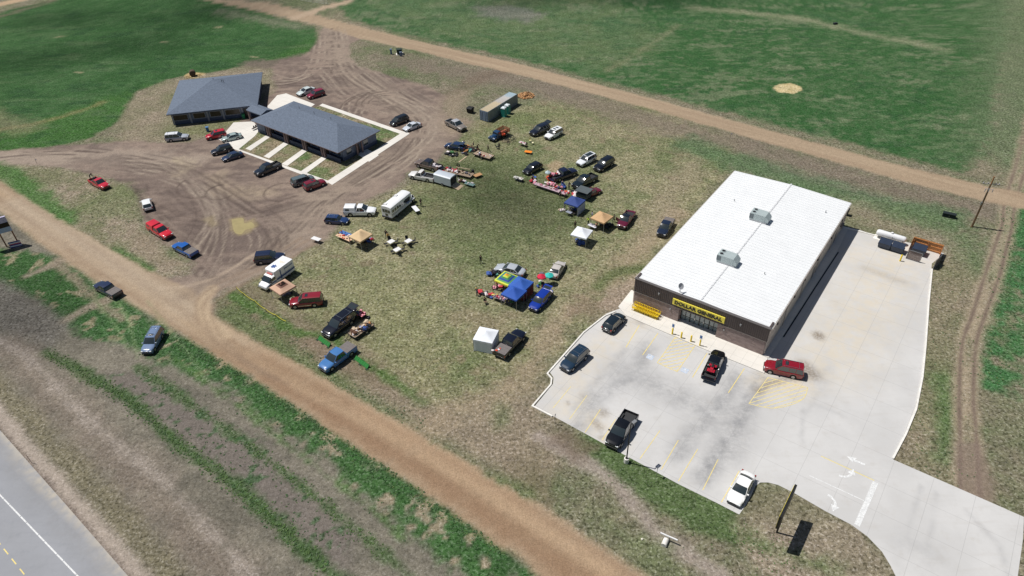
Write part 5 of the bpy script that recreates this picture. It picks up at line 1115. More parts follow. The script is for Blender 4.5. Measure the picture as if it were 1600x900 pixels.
for p, l in (((49.27,142.77), 'short survey stake with pale flag behind the store, by the dirt road'), ((-102.93,140.05), 'thin survey stake at the left edge of the dirt lot')):
    t = empty('survey_stake', p, 0, l, 'stake'); mb = MB(); mb.box(-.025, .025, -.02, .02, 0, 1.2); mb.build('stake', flat(120,100,90), t); mb = MB(); mb.box(.026, .3, -.01, .01, .9, 1.15); mb.build('flag', flat(226,214,230), t)
TAPE = mat('caution_tape', lin((206,196,60)), .6)
tp = [(-45.81,93.22), (-44.14,91.44), (-41.68,89.35), (-39.36,87.15), (-37.35,85.65), (-35.36,84.03)]
t = empty('caution_tape', tp[0], 0, 'sagging yellow caution tape line along the field corner by the ambulance', 'caution tape')
mb = MB()
for i in range(len(tp)-1):
    for k in range(6):
        u0, u1 = k/6, (k+1)/6; z = lambda u: .55-.9*u*(1-u)
        a_ = [tp[i][j]+(tp[i+1][j]-tp[i][j])*u0-tp[0][j] for j in (0, 1)]; b_ = [tp[i][j]+(tp[i+1][j]-tp[i][j])*u1-tp[0][j] for j in (0, 1)]
        mb.add([(a_[0], a_[1], z(u0)-.04), (b_[0], b_[1], z(u1)-.04), (b_[0], b_[1]+.06, z(u1)+.04), (a_[0], a_[1]+.06, z(u0)+.04)], [(0,1,2,3)])
mb.build('tape', TAPE, t)
for p in tp:
    mb = MB(); mb.box(p[0]-tp[0][0]-.02, p[0]-tp[0][0]+.02, p[1]-tp[0][1]-.02, p[1]-tp[0][1]+.02, 0, .6); mb.build('stake', flat(110,100,80), t)
fp = [(-70.24,255.11),(-61.18,250.62),(-60.07,250.51),(-54.60,254.36),(-55.12,264.30)]
t = empty('chain_fence', fp[0], 0, 'low wire fence with thin posts at the far top edge beyond the dirt road', 'fence'); mb = MB()
for i in range(len(fp)-1):
    a_ = Vector((fp[i][0]-fp[0][0], fp[i][1]-fp[0][1])); b_ = Vector((fp[i+1][0]-fp[0][0], fp[i+1][1]-fp[0][1]))
    for z in (.3, .7, 1.1, 1.5): mb.path([(a_.x,a_.y,z),(b_.x,b_.y,z)], .02, 4)
mb.build('wire', STEEL, t)
for i in range(len(fp)-1):
    n_ = max(1, int(dist(fp[i], fp[i+1])//4))
    for k in range(n_):
        x = fp[i][0]+(fp[i+1][0]-fp[i][0])*k/n_-fp[0][0]; y = fp[i][1]+(fp[i+1][1]-fp[i][1])*k/n_-fp[0][1]
        mb = MB(); mb.path([(x,y,0),(x,y,2.)], .05, 6); mb.build('post', STEEL, t)
def green_banner(a, b, lab):
    t = empty('mesh_barrier', a, heading(a, b), lab, 'barrier', 'green barriers at the field edge'); L = dist(a, b); mb = MB()
    M = Matrix.Rotation(R(-48), 4, 'X')
    for k in range(12): mb.box(L*k/12, L*(k+1)/12, -.02+.02*(k % 2), .01+.02*(k % 2), .1, .72, 0, M)
    mb.build('green_mesh', mat('vivid_green', lin((30,118,44)), .6), t)
    mb = MB()
    for z in (.1, .72): mb.path([tuple(M @ Vector((0,0,z))), tuple(M @ Vector((L,0,z)))], .03)
    mb.build('rail', mat('dark_green', lin((24,110,40)), .6), t)
    for x in (0, L/2, L):
        mb = MB(); mb.box(x-.03, x+.03, .5, .56, 0, .55); mb.box(x-.25, x+.25, -.2, .2, 0, .03); mb.build('leg', flat(30,50,30), t)
green_banner((-29.77,80.09), (-27.79,78.30), 'vivid green low barrier in front of the big black van-like vehicle')
green_banner((-23.51,75.52), (-21.33,73.44), 'vivid green low barrier to the right of the light blue pickup')
# hay and straw
def straw_heap(name, c, r, h, col, label, cat, n=160, dark=None):
    rnd = random.Random(int(c[0]*7)); mb = MB()
    for k in range(n):
        a = rnd.uniform(0, 6.28); q = r*math.sqrt(rnd.random()); z = h*(1-(q/r)**2)*rnd.uniform(.3, 1)
        mb.cbox((q*math.cos(a), q*math.sin(a), z+.05), (rnd.uniform(.3, .8), rnd.uniform(.08, .25), rnd.uniform(.06, .2)), 0 if rnd.random() < .75 else 1, rnd.uniform(0, 3.1), rnd.uniform(-.5, .5), rnd.uniform(-.5, .5))
    return single(name, mb, [flat(*col), flat(*(dark or col))], c, 0, label, cat)
straw_heap('straw_pile', (4.91,168.97), 2.0, .7, (196,152,104), 'tan straw pile on the grass right of the shipping container', 'straw pile', 260, (120,86,56))
t = empty('round_bale', (-85.22,188.89), R(20), 'dark weathered round hay bale on spilled straw behind the square office', 'hay bale')
mb = MB(); pr = [(.3,-.75),(.72,-.74),(.8,-.66),(.82,0),(.8,.66),(.72,.74),(.3,.75)]; mb.lathe(pr, 20, 0, Matrix.Translation((0,0,.8)) @ Matrix.Rotation(R(90), 4, 'X')); mb.build('bale', mat('old_hay', (.09,.06,.04), .9, 0, .4, 4., bump=.8), t, smooth=50)
mb = MB()
for k in range(30): mb.cbox((random.uniform(-2, 2), random.uniform(-1., .8), .05), (.6, .2, .08), 0, random.uniform(0, 3))
mb.build('loose_straw', flat(186,160,112), t)
single('dark_trough', (lambda m: (m.box(-.6,.6,-.35,.35,0,.5), m)[1])(MB()), flat(28,34,40), (99.99,215.69), .2, 'small dark box standing far out in the green field', 'box', bevel=.04)

# ================================================ VEHICLES
# kind: L, W, H, belt, hood front z, cowl z, cowl x, roof front x, roof rear x, rear base x, deck z, tail z, wheel r, wheelbase, clearance
KIND = {
 'sedan':   dict(L=4.8, W=1.82, H=1.44, belt=.93, hf=.66, cz=.92, cx=1.0, rf=.18, rr=-1.0, rb=-1.72, dz=1.0, tz=.93, r=.33, wb=2.75, cl=.2),
 'hatch':   dict(L=4.3, W=1.76, H=1.5, belt=.95, hf=.68, cz=.95, cx=.95, rf=.3, rr=-1.5, rb=-2.0, dz=1.0, tz=.95, r=.32, wb=2.6, cl=.2),
 'wagon':   dict(L=4.8, W=1.82, H=1.55, belt=.96, hf=.72, cz=.97, cx=.95, rf=.25, rr=-1.85, rb=-2.25, dz=1.0, tz=.96, r=.34, wb=2.7, cl=.22),
 'suv':     dict(L=4.85, W=1.9, H=1.76, belt=1.08, hf=.86, cz=1.07, cx=1.05, rf=.2, rr=-1.98, rb=-2.3, dz=1.1, tz=1.08, r=.37, wb=2.85, cl=.26),
 'big_suv': dict(L=5.35, W=2.0, H=1.92, belt=1.14, hf=.96, cz=1.14, cx=1.2, rf=.32, rr=-2.35, rb=-2.58, dz=1.15, tz=1.14, r=.39, wb=3.1, cl=.28),
 'minivan': dict(L=5.1, W=1.95, H=1.74, belt=1.03, hf=.78, cz=1.03, cx=1.55, rf=.6, rr=-2.1, rb=-2.42, dz=1.05, tz=1.02, r=.34, wb=3.0, cl=.2),
 'pickup':  dict(L=5.75, W=1.98, H=1.86, belt=1.14, hf=1.0, cz=1.14, cx=1.4, rf=.55, rr=-.62, rb=-.86, dz=1.14, tz=1.14, r=.4, wb=3.6, cl=.32, bed=-1.0),
 'ext_pickup': dict(L=5.7, W=1.96, H=1.82, belt=1.12, hf=.98, cz=1.12, cx=1.35, rf=.5, rr=-.25, rb=-.5, dz=1.14, tz=1.14, r=.39, wb=3.5, cl=.3, bed=-.64),
 'cab_pickup': dict(L=5.5, W=1.95, H=1.78, belt=1.1, hf=.96, cz=1.1, cx=1.3, rf=.5, rr=-.02, rb=-.2, dz=1.12, tz=1.12, r=.38, wb=3.3, cl=.3, bed=-.34),
}
def lerp(a, b, t): return a+(b-a)*max(0, min(1, t))
_cars = {}
def car_meshes(kind):
    if kind in _cars: return _cars[kind]
    k = KIND[kind]; L, W, H = k['L'], k['W'], k['H']; h = L/2; hw_ = W/2; r = k['r']; xf = h-(.92 if 'bed' not in k else .98); xr = xf-k['wb']; out = {}
    end = k.get('bed', -h)
    def arch(x):
        z = k['cl']
        for c in (xf, xr):
            d = abs(x-c); R_ = r+.07
            if d < R_: z = max(z, r+math.sqrt(R_*R_-d*d))
        return z
    def topz(x):
        if x > k['cx']: return lerp(k['cz'], k['hf'], ((x-k['cx'])/(h-k['cx']))**1.5)
        if x < k['rb']: return lerp(k['dz'], k['tz'], ((k['rb']-x)/(h+k['rb']+1e-6)))
        return lerp(k['cz'], k['dz'], (k['cx']-x)/(k['cx']-k['rb']))
    def halfw(x):
        t = abs(x)/h; v = 1-.17*max(0, (t-.62)/.38)**2.2
        if x < 0 and 'bed' in k: v = 1
        return hw_*v
    xs = set([h, h-.04, h-.14, end, k['cx'], k['rb'] if k['rb'] > end else end])
    x = -h
    if 'bed' not in k: xs |= {-h+.04, -h+.14}
    while x < h:
        if x > end: xs.add(round(x, 3))
        x += .3
    for c in (xf, xr):
        for d in (-1.02, -.99, -.9, -.7, -.4, 0, .4, .7, .9, .99, 1.02):
            q = c+d*(r+.07)
            if q > end: xs.add(q)
    xs = sorted(xs)
    def ring(x):
        zt = topz(x); zb = arch(x); w_ = halfw(x); e = 0
        if x > h-.05: zb = k['cl']+.12; zt -= .13; w_ -= .1
        elif x > h-.15: zt -= .05; w_ -= .02
        if 'bed' not in k:
            if x < -h+.05: zb = k['cl']+.15; zt -= .1; w_ -= .1
            elif x < -h+.15: zt -= .03; w_ -= .02
        zm = max(zb+.02, lerp(zb, zt, .62)); cr = .05
        half = [(w_*.0, zt+cr), (w_*.45, zt+cr*.85), (w_*.8, zt+cr*.2), (w_*.93, zt-.05), (w_*.985, zt-.14 if zt-.14 > zm else zm+.01), (w_, zm), (w_*.975, max(zb+.005, k['cl']+.05)), (w_*.93, zb)]
        p = [(x, y, z) for y, z in half]; q = [(x, -y, z) for y, z in half[1:]][::-1]
        return p+q
    mb = MB(); mb.loft([ring(x) for x in xs]); out['body'] = mb.mesh('body', paint(120,120,120), 35)
    # cabin: front, rear, side glazing and a crowned roof
    wb_ = hw_*.93; wt = hw_*.76; z0 = k['belt']-.01; z1 = H-.06; cx, rf, rr_, rb = k['cx'], k['rf'], k['rr'], k['rb']
    def pan(pts, t=.02): # thin solid panel from 4 corners
        a, b, c, d = [Vector(p) for p in pts]; n = (b-a).cross(d-a).normalized()*t; v = [a, b, c, d]
        return [tuple(p) for p in v]+[tuple(p-n) for p in v], [(0,1,2,3),(7,6,5,4),(0,4,5,1),(1,5,6,2),(2,6,7,3),(3,7,4,0)]
    def arcpan(xb, xt, sgn, zb, zt):  # curved windscreen
        mb = MB(); N = 6; vs = []
        for j in range(4):
            t = j/3; x = lerp(xb, xt, t); z = lerp(zb, zt, t); ww = lerp(wb_*.93, wt*.96, t)
            for i in range(N+1):
                u = -1+2*i/N; vs.append((x+sgn*.10*(1-u*u)-sgn*.02+sgn*.0, u*ww, z+.055*math.sin(math.pi*t)))
        fs = [(j*(N+1)+i, j*(N+1)+i+1, (j+1)*(N+1)+i+1, (j+1)*(N+1)+i) for j in range(3) for i in range(N)]
        if sgn < 0: fs = [f[::-1] for f in fs]
        mb.add(vs, fs); return mb
    out['windshield'] = arcpan(cx, rf, 1, z0+.03, z1).mesh('windshield', GLASS, 60)
    out['rear_window'] = arcpan(rb, rr_, -1, z0+.08, z1).mesh('rear_window', GLASS, 60)
    for s in (-1, 1):
        q = [(cx-.05, s*wb_, z0), (rf, s*wt, z1), (rr_, s*wt, z1), (rb+.05, s*wb_, z0)]
        mb = MB(); vs, fs = pan(q if s > 0 else q, .015*(1 if s > 0 else -1)); mb.add(vs, fs)
        out['side_window'+('l' if s > 0 else 'r')] = mb.mesh('side_window', GLASS)
    mb = MB()  # pillars
    def bar(a, b, w0=.05, t=.03):
        mb.tube(a, b, w0, w0*.9, 5)
    for s in (-1, 1):
        bar((cx, s*wb_*.98, z0), (rf, s*wt, z1), .045); bar((rb, s*wb_*.98, z0), (rr_, s*wt, z1), .07 if 'bed' not in k else .06)
        bar((rf, s*wt, z1), (rr_, s*wt, z1), .045)
        xm = (rf+rr_)/2
        def side(x): return x
        pcs = [xm] if kind in ('sedan','hatch','pickup','cab_pickup','ext_pickup') else [rf-.95, rf-1.85]
        if kind == 'cab_pickup': pcs = []
        if kind == 'sedan': pcs = [rf-.65, rr_+.02]
        for x in pcs: bar((x, s*wb_*1.0, z0), (x-.03, s*(wt+.005), z1), .04)
    out['pillar'] = mb.mesh('pillar', paint(120,120,120), 40)
    mb = MB(); N = 6; vs = []
    for j in range(6):
        t = j/5; x = lerp(rf+.04, rr_-.04, t)
        for i in range(N+1):
            u = -1+2*i/N; c = 1-abs(u)**3; e = 1-abs(2*t-1)**4
            vs.append((x+(.07*(1-u*u) if j == 0 else (-.07*(1-u*u) if j == 5 else 0)), u*(wt+.03), z1-.01+.075*c*(.45+.55*e)))
    fs = [(j*(N+1)+i, (j+1)*(N+1)+i, (j+1)*(N+1)+i+1, j*(N+1)+i+1) for j in range(5) for i in range(N)]
    mb.add(vs, fs); mb.add([(v[0], v[1], v[2]-.05) for v in vs], [f[::-1] for f in fs])
    m_ = len(vs)
    out['roof'] = mb.mesh('roof', paint(120,120,120), 50)
    mb = MB(); mb.loft([[(cx-.1, -wb_*.9, z0-.02), (cx-.1, wb_*.9, z0-.02), (rb+.1, wb_*.9, z0-.02), (rb+.1, -wb_*.9, z0-.02)], [(rf-.15, -wt*.9, z1-.25), (rf-.15, wt*.9, z1-.25), (rr_+.12, wt*.9, z1-.25), (rr_+.12, -wt*.9, z1-.25)]])
    out['cabin'] = mb.mesh('cabin', INTER)
    mb = MB(); mb.box(h-.1, h+.05, -hw_*.8, hw_*.8, k['cl']+.02, k['cl']+.26); out['front_bumper'] = mb.mesh('bumper', TRIM, bevel=.03)
    mb = MB(); mb.box(-h-.05, -h+.08, -hw_*.82, hw_*.82, k['cl']+.06, k['cl']+.28); out['rear_bumper'] = mb.mesh('bumper', TRIM, bevel=.03)
    mb = MB(); mb.box(h-.06, h+.03, -hw_*.42, hw_*.42, k['hf']-.3, k['hf']-.12); out['grille'] = mb.mesh('grille', TRIM)
    for s, nm in ((1, 'l'), (-1, 'r')):
        mb = MB(); y = s*hw_*.66; mb.box(h-.16, h-.0, y-.17, y+.17, k['hf']-.2, k['hf']-.05); out['headlight'+nm] = mb.mesh('headlight', LAMPW, bevel=.03)
        mb = MB(); y = s*hw_*.84; mb.box(-h-.015, -h+.1, y-.1, y+.1, k['tz']-.32, k['tz']-.04); out['taillight'+nm] = mb.mesh('taillight', LAMPR, bevel=.02)
        mb = MB(); mb.box(cx-.28, cx-.12, s*hw_-.02 if s > 0 else -hw_-.2, s*hw_+.2 if s > 0 else -hw_+.02, z0, z0+.16); out['mirror'+nm] = mb.mesh('mirror', paint(120,120,120), bevel=.03)
    mb = MB(); mb.tube((0,-.12,0), (0,.1,0), r, r, 16); out['tyre'] = mb.mesh('wheel', RUBBER, 40, .015)
    mb = MB(); mb.tube((0,.101,0), (0,.115,0), r*.62, r*.5, 12); out['rim'] = mb.mesh('rim', ALLOY, 40)
    mb = MB()
    for c in (xf, xr):
        for s in (-1, 1): mb.tube((c, s*(hw_-.28), r), (c, s*(hw_-.06), r), r+.06, r+.06, 12)
    mb.box(-h+.3, h-.3, -hw_+.25, hw_-.25, k['cl']+.0, k['cl']+.12)
    out['wheel_well'] = mb.mesh('underbody', INTER)
    if 'bed' in k:
        b = k['bed']-.03; e = -h; top = k['tz']; fl_ = .78; mb = MB()
        for s in (-1, 1):
            xs2 = sorted(set([b, e]+[max(e, min(b, xr+d*(r+.07))) for d in (-1.01, -.99, -.9, -.7, -.4, 0, .4, .7, .9, .99, 1.01)]))
            rings = []
            for x in xs2:
                zb = arch(x); y0, y1 = s*hw_*.985, s*(hw_-.13)
                rings.append([(x, y0, zb), (x, s*hw_, (zb+top)/2), (x, y0, top-.05), (x, s*(hw_-.05), top), (x, y1, top), (x, y1, zb)])
            mb.loft(rings if s < 0 else rings)
        mb.box(b-.06, b, -hw_+.12, hw_-.12, fl_, top-.01); out['bed'] = mb.mesh('bed', paint(120,120,120), 35)
        mb = MB(); mb.box(e+.07, b-.061, -hw_+.14, hw_-.14, fl_-.06, fl_)
        for s in (-1, 1): mb.box(xr-.5, xr+.5, min(s*(hw_-.14), s*(hw_-.36)), max(s*(hw_-.14), s*(hw_-.36)), fl_+.001, fl_+.24)
        mb.box(e+.07, b-.07, -hw_+.125, -hw_+.132, fl_, top-.08); out['bed_floor'] = mb.mesh('bed_floor', BEDMAT)
        mb = MB(); mb.box(e-.01, e+.06, -hw_+.1, hw_-.1, .62, top-.01); out['tailgate'] = mb.mesh('tailgate', paint(120,120,120), bevel=.015)
        out['taillightl'], out['taillightr'] = [(lambda q: (q.box(e-.025, e+.05, min(s*(hw_-.1), s*hw_)-.0, max(s*(hw_-.1), s*hw_), .72, top-.1), q)[1])(MB()).mesh('taillight', LAMPR) for s in (1, -1)]
    out['dims'] = (xf, xr, r, hw_, h)
    _cars[kind] = out; return out
def recol(o, m):
    o.material_slots[0].link = 'OBJECT'; o.material_slots[0].material = m
def vehicle(kind, a, b, col, label, roof=None, lower=None, extras=(), cat=None, rail=False, length=None, group='vehicles parked at the sale'):
    """a: front end on the ground, b: rear end"""
    k = car_meshes(kind); nm = {'sedan':'sedan','hatch':'hatchback_car','wagon':'station_wagon','suv':'suv','big_suv':'suv','minivan':'minivan'}.get(kind, 'pickup_truck')
    cat = cat or {'sedan':'car','hatchback_car':'car','station_wagon':'car'}.get(nm, nm.replace('_', ' ').replace('suv', 'SUV'))
    t = empty(nm, mid(a, b), heading(b, a), label, cat, group)
    s = (length or min(max(dist(a, b), KIND[kind]['L']*.94), KIND[kind]['L']*1.04))/KIND[kind]['L']; t.scale = (s, s, s)
    pm = paint(*col); rm = paint(*roof) if roof else pm; xf, xr, r, hw_, h = k['dims']
    for key in ('body','pillar','roof','mirrorl','mirrorr','bed','tailgate'):
        if key in k:
            if key == 'tailgate' and 'open' in extras: continue
            o = put({'mirrorl':'mirror','mirrorr':'mirror'}.get(key, key), k[key], t); recol(o, rm if key in ('roof',) else (paint(*lower) if lower and key in ('bed','body') else pm))
    for key in ('windshield','rear_window','side_windowl','side_windowr','cabin','grille','wheel_well','bed_floor'):
        if key in k: put({'wheel_well':'underbody','cabin':'interior','side_windowl':'side_window','side_windowr':'side_window'}.get(key, key), k[key], t)
    put('front_bumper', k['front_bumper'], t); put('rear_bumper', k['rear_bumper'], t)
    for q in 'lr': put('headlight', k['headlight'+q], t); put('taillight', k['taillight'+q], t)
    for x in (xf, xr):
        for sg in (-1, 1):
            w_ = put('wheel', k['tyre'], t); w_.location = (x, sg*(hw_-.1), r)
            if sg < 0: w_.rotation_euler = (0, 0, math.pi)
            put('rim', k['rim'], w_)
    K = KIND[kind]
    if 'rails' in extras:
        mb = MB()
        for sg in (-1, 1): mb.path([(K['rf']-.1, sg*hw_*.66, K['H']-.02), (K['rf']-.2, sg*hw_*.66, K['H']+.06), (K['rr']+.2, sg*hw_*.66, K['H']+.06), (K['rr']+.1, sg*hw_*.66, K['H']-.02)], .022)
        for x in (K['rf']-.5, K['rr']+.5): mb.path([(x, -hw_*.66, K['H']+.06), (x, hw_*.66, K['H']+.06)], .02)
        mb.build('roof_rack', CHROME, t)
    if 'sunroof' in extras:
        mb = MB(); mb.box(K['rf']-.75, K['rf']-.3, -.38, .38, K['H']-.02, K['H']+.03); mb.build('sunroof', GLASS, t)
    if 'sunroof2' in extras:
        mb = MB(); mb.box(K['rf']-1.6, K['rf']-1.15, -.38, .38, K['H']-.01, K['H']+.03); mb.build('sunroof', GLASS, t)
    if 'panorama' in extras:
        mb = MB(); mb.box(K['rr']+.3, K['rf']-.02, -.52, .52, K['H']-.03, K['H']+.028); mb.build('sunroof', GLASS, t, bevel=.02)
    if 'plate' in extras:
        mb = MB(); mb.box(-h-.06, -h-.02, -.18, .18, .55, .68); mb.build('licence_plate', PLASTICW, t)
    if 'cover' in extras:
        c = K['bed']; mb = MB(); mb.box(-h+.03, c-.04, -hw_+.07, hw_-.07, K['tz']+.002, K['tz']+.045)
        for q in range(3): mb.box(-h+.3+q*.5, -h+.33+q*.5, -hw_+.08, hw_-.08, K['tz']+.045, K['tz']+.058)
        mb.build('bed_cover', mat('bed_cover_grey', lin((112,106,104)), .8, 0, .1, 2.), t)
    if 'topper' in extras:
        c = K['bed']; z = K['tz']+.0; mb = MB()
        mb.loft([[(-h+.04, -hw_+.04, z), (c-.04, -hw_+.04, z), (c-.04, hw_-.04, z), (-h+.04, hw_-.04, z)], [(-h+.12, -hw_+.17, K['H']-.06), (c-.1, -hw_+.17, K['H']-.06), (c-.1, hw_-.17, K['H']-.06), (-h+.12, hw_-.17, K['H']-.06)], [(-h+.2, -hw_+.3, K['H']), (c-.16, -hw_+.3, K['H']), (c-.16, hw_-.3, K['H']), (-h+.2, hw_-.3, K['H'])]])
        tp_ = mb.build('topper', pm, t, 30); mb = MB()
        for sg in (-1, 1):
            vs, fs = [(-h+.4, sg*(hw_-.055), z+.12), (-h+1.1, sg*(hw_-.055), z+.12), (-h+1.1, sg*(hw_-.115), z+.42), (-h+.4, sg*(hw_-.115), z+.42)], [(0,1,2,3) if sg < 0 else (3,2,1,0)]
            mb.add(vs, fs)
        mb.build('topper_window', GLASS, tp_)
    if 'hatch_up' in extras:
        mb = MB(); M = Matrix.Translation((K['rr']-.05, 0, K['H']-.03)) @ Matrix.Rotation(R(12), 4, 'Y'); mb.box(-1.05, 0, -hw_*.75, hw_*.75, -.04, .03, 0, M)
        l_ = mb.build('liftgate', pm, t, bevel=.02); mb = MB(); mb.box(-.75, -.15, -hw_*.62, hw_*.62, .031, .045, 0, M); mb.build('liftgate_window', GLASS, l_)
        mb = MB(); mb.box(-h-.03, K['rb']+.25, -hw_*.7, hw_*.7, K['tz']+.06, K['tz']+.1); mb.build('boot_floor', INTER, t)
    if 'open' in extras:
        mb = MB(); mb.box(-h-.58, -h-.01, -hw_+.1, hw_-.1, .7, .77); recol(mb.build('tailgate', pm, t, bevel=.01), pm)
    if 'door_open' in extras:
        mb = MB(); M = Matrix.Translation((K['cx']-.35, -hw_, 0)) @ Matrix.Rotation(R(60), 4, 'Z'); mb.box(-1., 0, -.05, .0, .4, K['belt'], 0, M); mb.build('open_door', pm, t, bevel=.01)
    if 'stripe' in extras:
        mb = MB()
        for sg in (-1, 1): mb.box(xr+.5, xf-.5, sg*hw_-.004, sg*hw_+.008, .5, .6) if sg > 0 else mb.box(xr+.5, xf-.5, -hw_-.008, -hw_+.004, .5, .6)
        mb.build('side_trim', CHROME, t)
    return t
V = vehicle
V('big_suv', (-73.37,150.18), (-77.82,149.49), (176,182,190), 'silver-grey SUV with whiter roof standing alone at the west end of the dirt lot', (222,226,230), None, ('rails','stripe'))
V('suv', (-68.53,149.70), (-65.27,151.30), (188,24,44), 'bright red SUV parked nose out beside the silver-green sedan', extras=('sunroof',))
V('sedan', (-64.74,148.34), (-61.20,150.22), (158,176,174), 'silver-green sedan parked between the bright red SUV and the pale walk')
V('suv', (-65.03,141.84), (-61.47,143.90), (18,26,40), 'black SUV nosing out left of the small dark blue car')
V('sedan', (-61.74,138.68), (-58.42,141.14), (32,48,80), 'small dark blue sedan with a sun glint, right of the black SUV')
V('pickup', (-52.67,131.41), (-48.74,135.61), (20,30,44), 'black crew-cab pickup with an empty bed parked alone by the office walk')
V('minivan', (-40.64,129.37), (-43.84,127.19), (92,106,110), 'grey-green minivan parked beside the dark red SUV at the walk corner')
V('suv', (-37.93,127.64), (-40.95,125.23), (122,24,42), 'dark red SUV at the corner of the walk, right of the grey-green minivan', extras=('sunroof',))
V('sedan', (-53.09,172.69), (-49.59,176.33), (208,218,216), 'white sedan parked behind the long office, beside a dark red SUV')
V('suv', (-50.10,170.89), (-46.63,173.86), (136,28,54), 'dark red SUV parked behind the long office, right of a white sedan')
V('minivan', (-26.97,153.85), (-23.76,156.93), (14,17,22), 'glossy black minivan east of the long office, beside a silver sedan')
V('sedan', (-23.67,150.77), (-20.52,153.59), (206,212,220), 'silver-white sedan parked right of the glossy black minivan')
V('pickup', (-9.94,149.71), (-13.84,154.18), (176,178,182), 'silver and brown two-tone crew pickup left of the shipping container', None, (132,124,116), ('stripe',))
V('suv', (5.76,146.75), (8.79,149.33), (18,24,40), 'dark navy SUV with its liftgate raised, left of a white SUV', extras=('hatch_up',), length=5.1)
V('suv', (8.65,144.33), (12.04,147.80), (226,230,232), 'white SUV with two dark sunroofs beside the dark navy open SUV', extras=('sunroof','sunroof2'))
V('hatch', (3.65,129.21), (6.34,131.77), (14,18,28), 'small black hatchback left of the bare straw patch', length=4.5)
V('suv', (14.63,131.70), (18.20,135.01), (214,220,226), 'white crossover with a black glass roof beside a black SUV', extras=('panorama',))
V('suv', (17.96,129.18), (21.76,133.09), (12,16,26), 'big black SUV with a bright sun glint, right of the white crossover', length=5.2)
V('pickup', (13.74,129.15), (8.65,125.75), (22,26,52), 'dark navy crew pickup, bed filled with pink and orange goods', extras=('open',))
V('pickup', (12.89,122.44), (17.41,126.54), (20,32,38), 'black-green crew pickup with an empty bed behind the long sale table')
V('sedan', (17.73,121.42), (14.48,119.16), (108,28,46), 'maroon sedan hitched to the grey-topped trailer')
V('ext_pickup', (20.11,107.57), (22.70,112.43), (96,24,48), 'maroon pickup with black roof and open bed, right of the tan canopy', (22,28,36), extras=('open','door_open'))
V('pickup', (26.78,104.53), (29.48,109.65), (30,40,60), 'dark blue pickup with covered bed parked alone beside the store', extras=('cover',), length=5.6)
V('pickup', (-20.03,135.03), (-13.54,131.03), (30,34,48), 'dark-roofed bronze crew pickup with white and red goods in its bed', None, (118,102,92), ('stripe','open'))
V('cab_pickup', (-20.32,129.53), (-15.02,127.37), (222,222,220), 'white single-cab pickup towing the silver box trailer')
V('sedan', (-14.07,142.65), (-8.91,140.35), (30,52,90), 'metallic blue coupe with its boot open and goods piled behind', extras=('hatch_up',))
V('ext_pickup', (-25.58,115.47), (-31.49,115.79), (226,230,234), 'white pickup with a white bed topper beside the white bus', extras=('topper',), length=6.)
V('wagon', (-30.34,112.47), (-34.69,113.25), (34,58,102), 'blue station wagon with bright roof rails left of the tan canopy', extras=('rails',))
V('suv', (-39.95,101.35), (-44.40,100.80), (24,34,62), 'dark navy SUV parked side-on behind the ambulance', length=5.1)
V('big_suv', (-35.45,88.46), (-30.80,88.90), (134,26,40), 'red SUV with dark sunroof parked by the canopy and the ambulance', extras=('sunroof','stripe'), length=5.3)
V('big_suv', (-28.23,80.63), (-25.28,84.69), (12,15,28), 'long black SUV with its liftgate raised, grey and pink goods stacked behind', extras=('rails','hatch_up'), length=5.9)
V('pickup', (-27.18,73.56), (-24.36,77.21), (70,120,178), 'light blue pickup with grey covered bed between two green barriers', extras=('cover',), length=6.)
V('pickup', (0.96,79.38), (-1.87,75.18), (14,18,34), 'black pickup with a grey covered bed beside the white walled tent', extras=('cover',), length=6.1)
V('sedan', (-2.40,96.54), (1.89,94.53), (176,182,190), 'silver sedan parked side-on behind the rainbow canopy', length=5.3)
V('sedan', (8.53,97.29), (6.87,93.59), (196,190,184), 'pale beige sedan facing away beside the red and teal umbrellas', length=4.7)
V('suv', (3.33,85.44), (5.43,88.72), (20,54,150), 'vivid blue SUV with its liftgate raised beside the blue canopies', extras=('hatch_up',), length=4.7)
V('hatch', (16.70,82.99), (14.25,79.97), (24,36,44), 'dark grey-green hatchback seen from behind at the top left corner of the concrete lot', length=4.6, extras=('plate',))
V('suv', (7.13,71.79), (10.31,75.35), (30,52,72), 'dark teal SUV with a glinting windscreen by the left kerb of the lot', extras=('rails',), length=5.1)
V('pickup', (29.79,74.27), (26.91,69.10), (14,16,20), 'black crew pickup carrying a red quad bike before the store', extras=('open',), length=5.8)
V('big_suv', (35.67,71.27), (40.09,69.57), (136,18,34), 'dark red SUV parked at the front corner of the store', extras=('rails','sunroof'), length=5.3)
V('pickup', (12.19,58.05), (15.05,62.53), (14,15,18), 'black crew pickup parked alone beside the lamp post', length=6.2)
V('sedan', (25.11,48.90), (28.09,52.97), (230,232,232), 'white sedan parked alone at the near corner of the lot', length=5.)
V('ext_pickup', (-81.96,127.55), (-86.89,131.24), (198,36,56), 'red pickup with a loaded bed standing on the grass island', length=5.4)
V('hatch', (-72.06,122.24), (-70.22,118.80), (224,228,230), 'small white hatchback seen from behind on the dirt lot edge', length=4.4)
V('ext_pickup', (-62.44,108.67), (-67.21,112.54), (208,34,50), 'bright red pickup with matching red bed topper, before the blue pickup', extras=('topper','stripe'), length=6.)
V('pickup', (-60.59,106.11), (-55.64,102.70), (28,92,172), 'bright blue pickup with a grey covered bed behind the red truck', extras=('cover','stripe'), length=5.5)
V('pickup', (-69.79,95.08), (-64.45,91.58), (34,44,74), 'dark navy pickup with grey covered bed on the shoulder of the dirt road', extras=('cover',), length=5.6)
V('big_suv', (-54.63,77.64), (-54.59,82.64), (112,132,164), 'blue-silver SUV standing on the weedy verge below the dirt road', extras=('sunroof','rails'), length=5.)
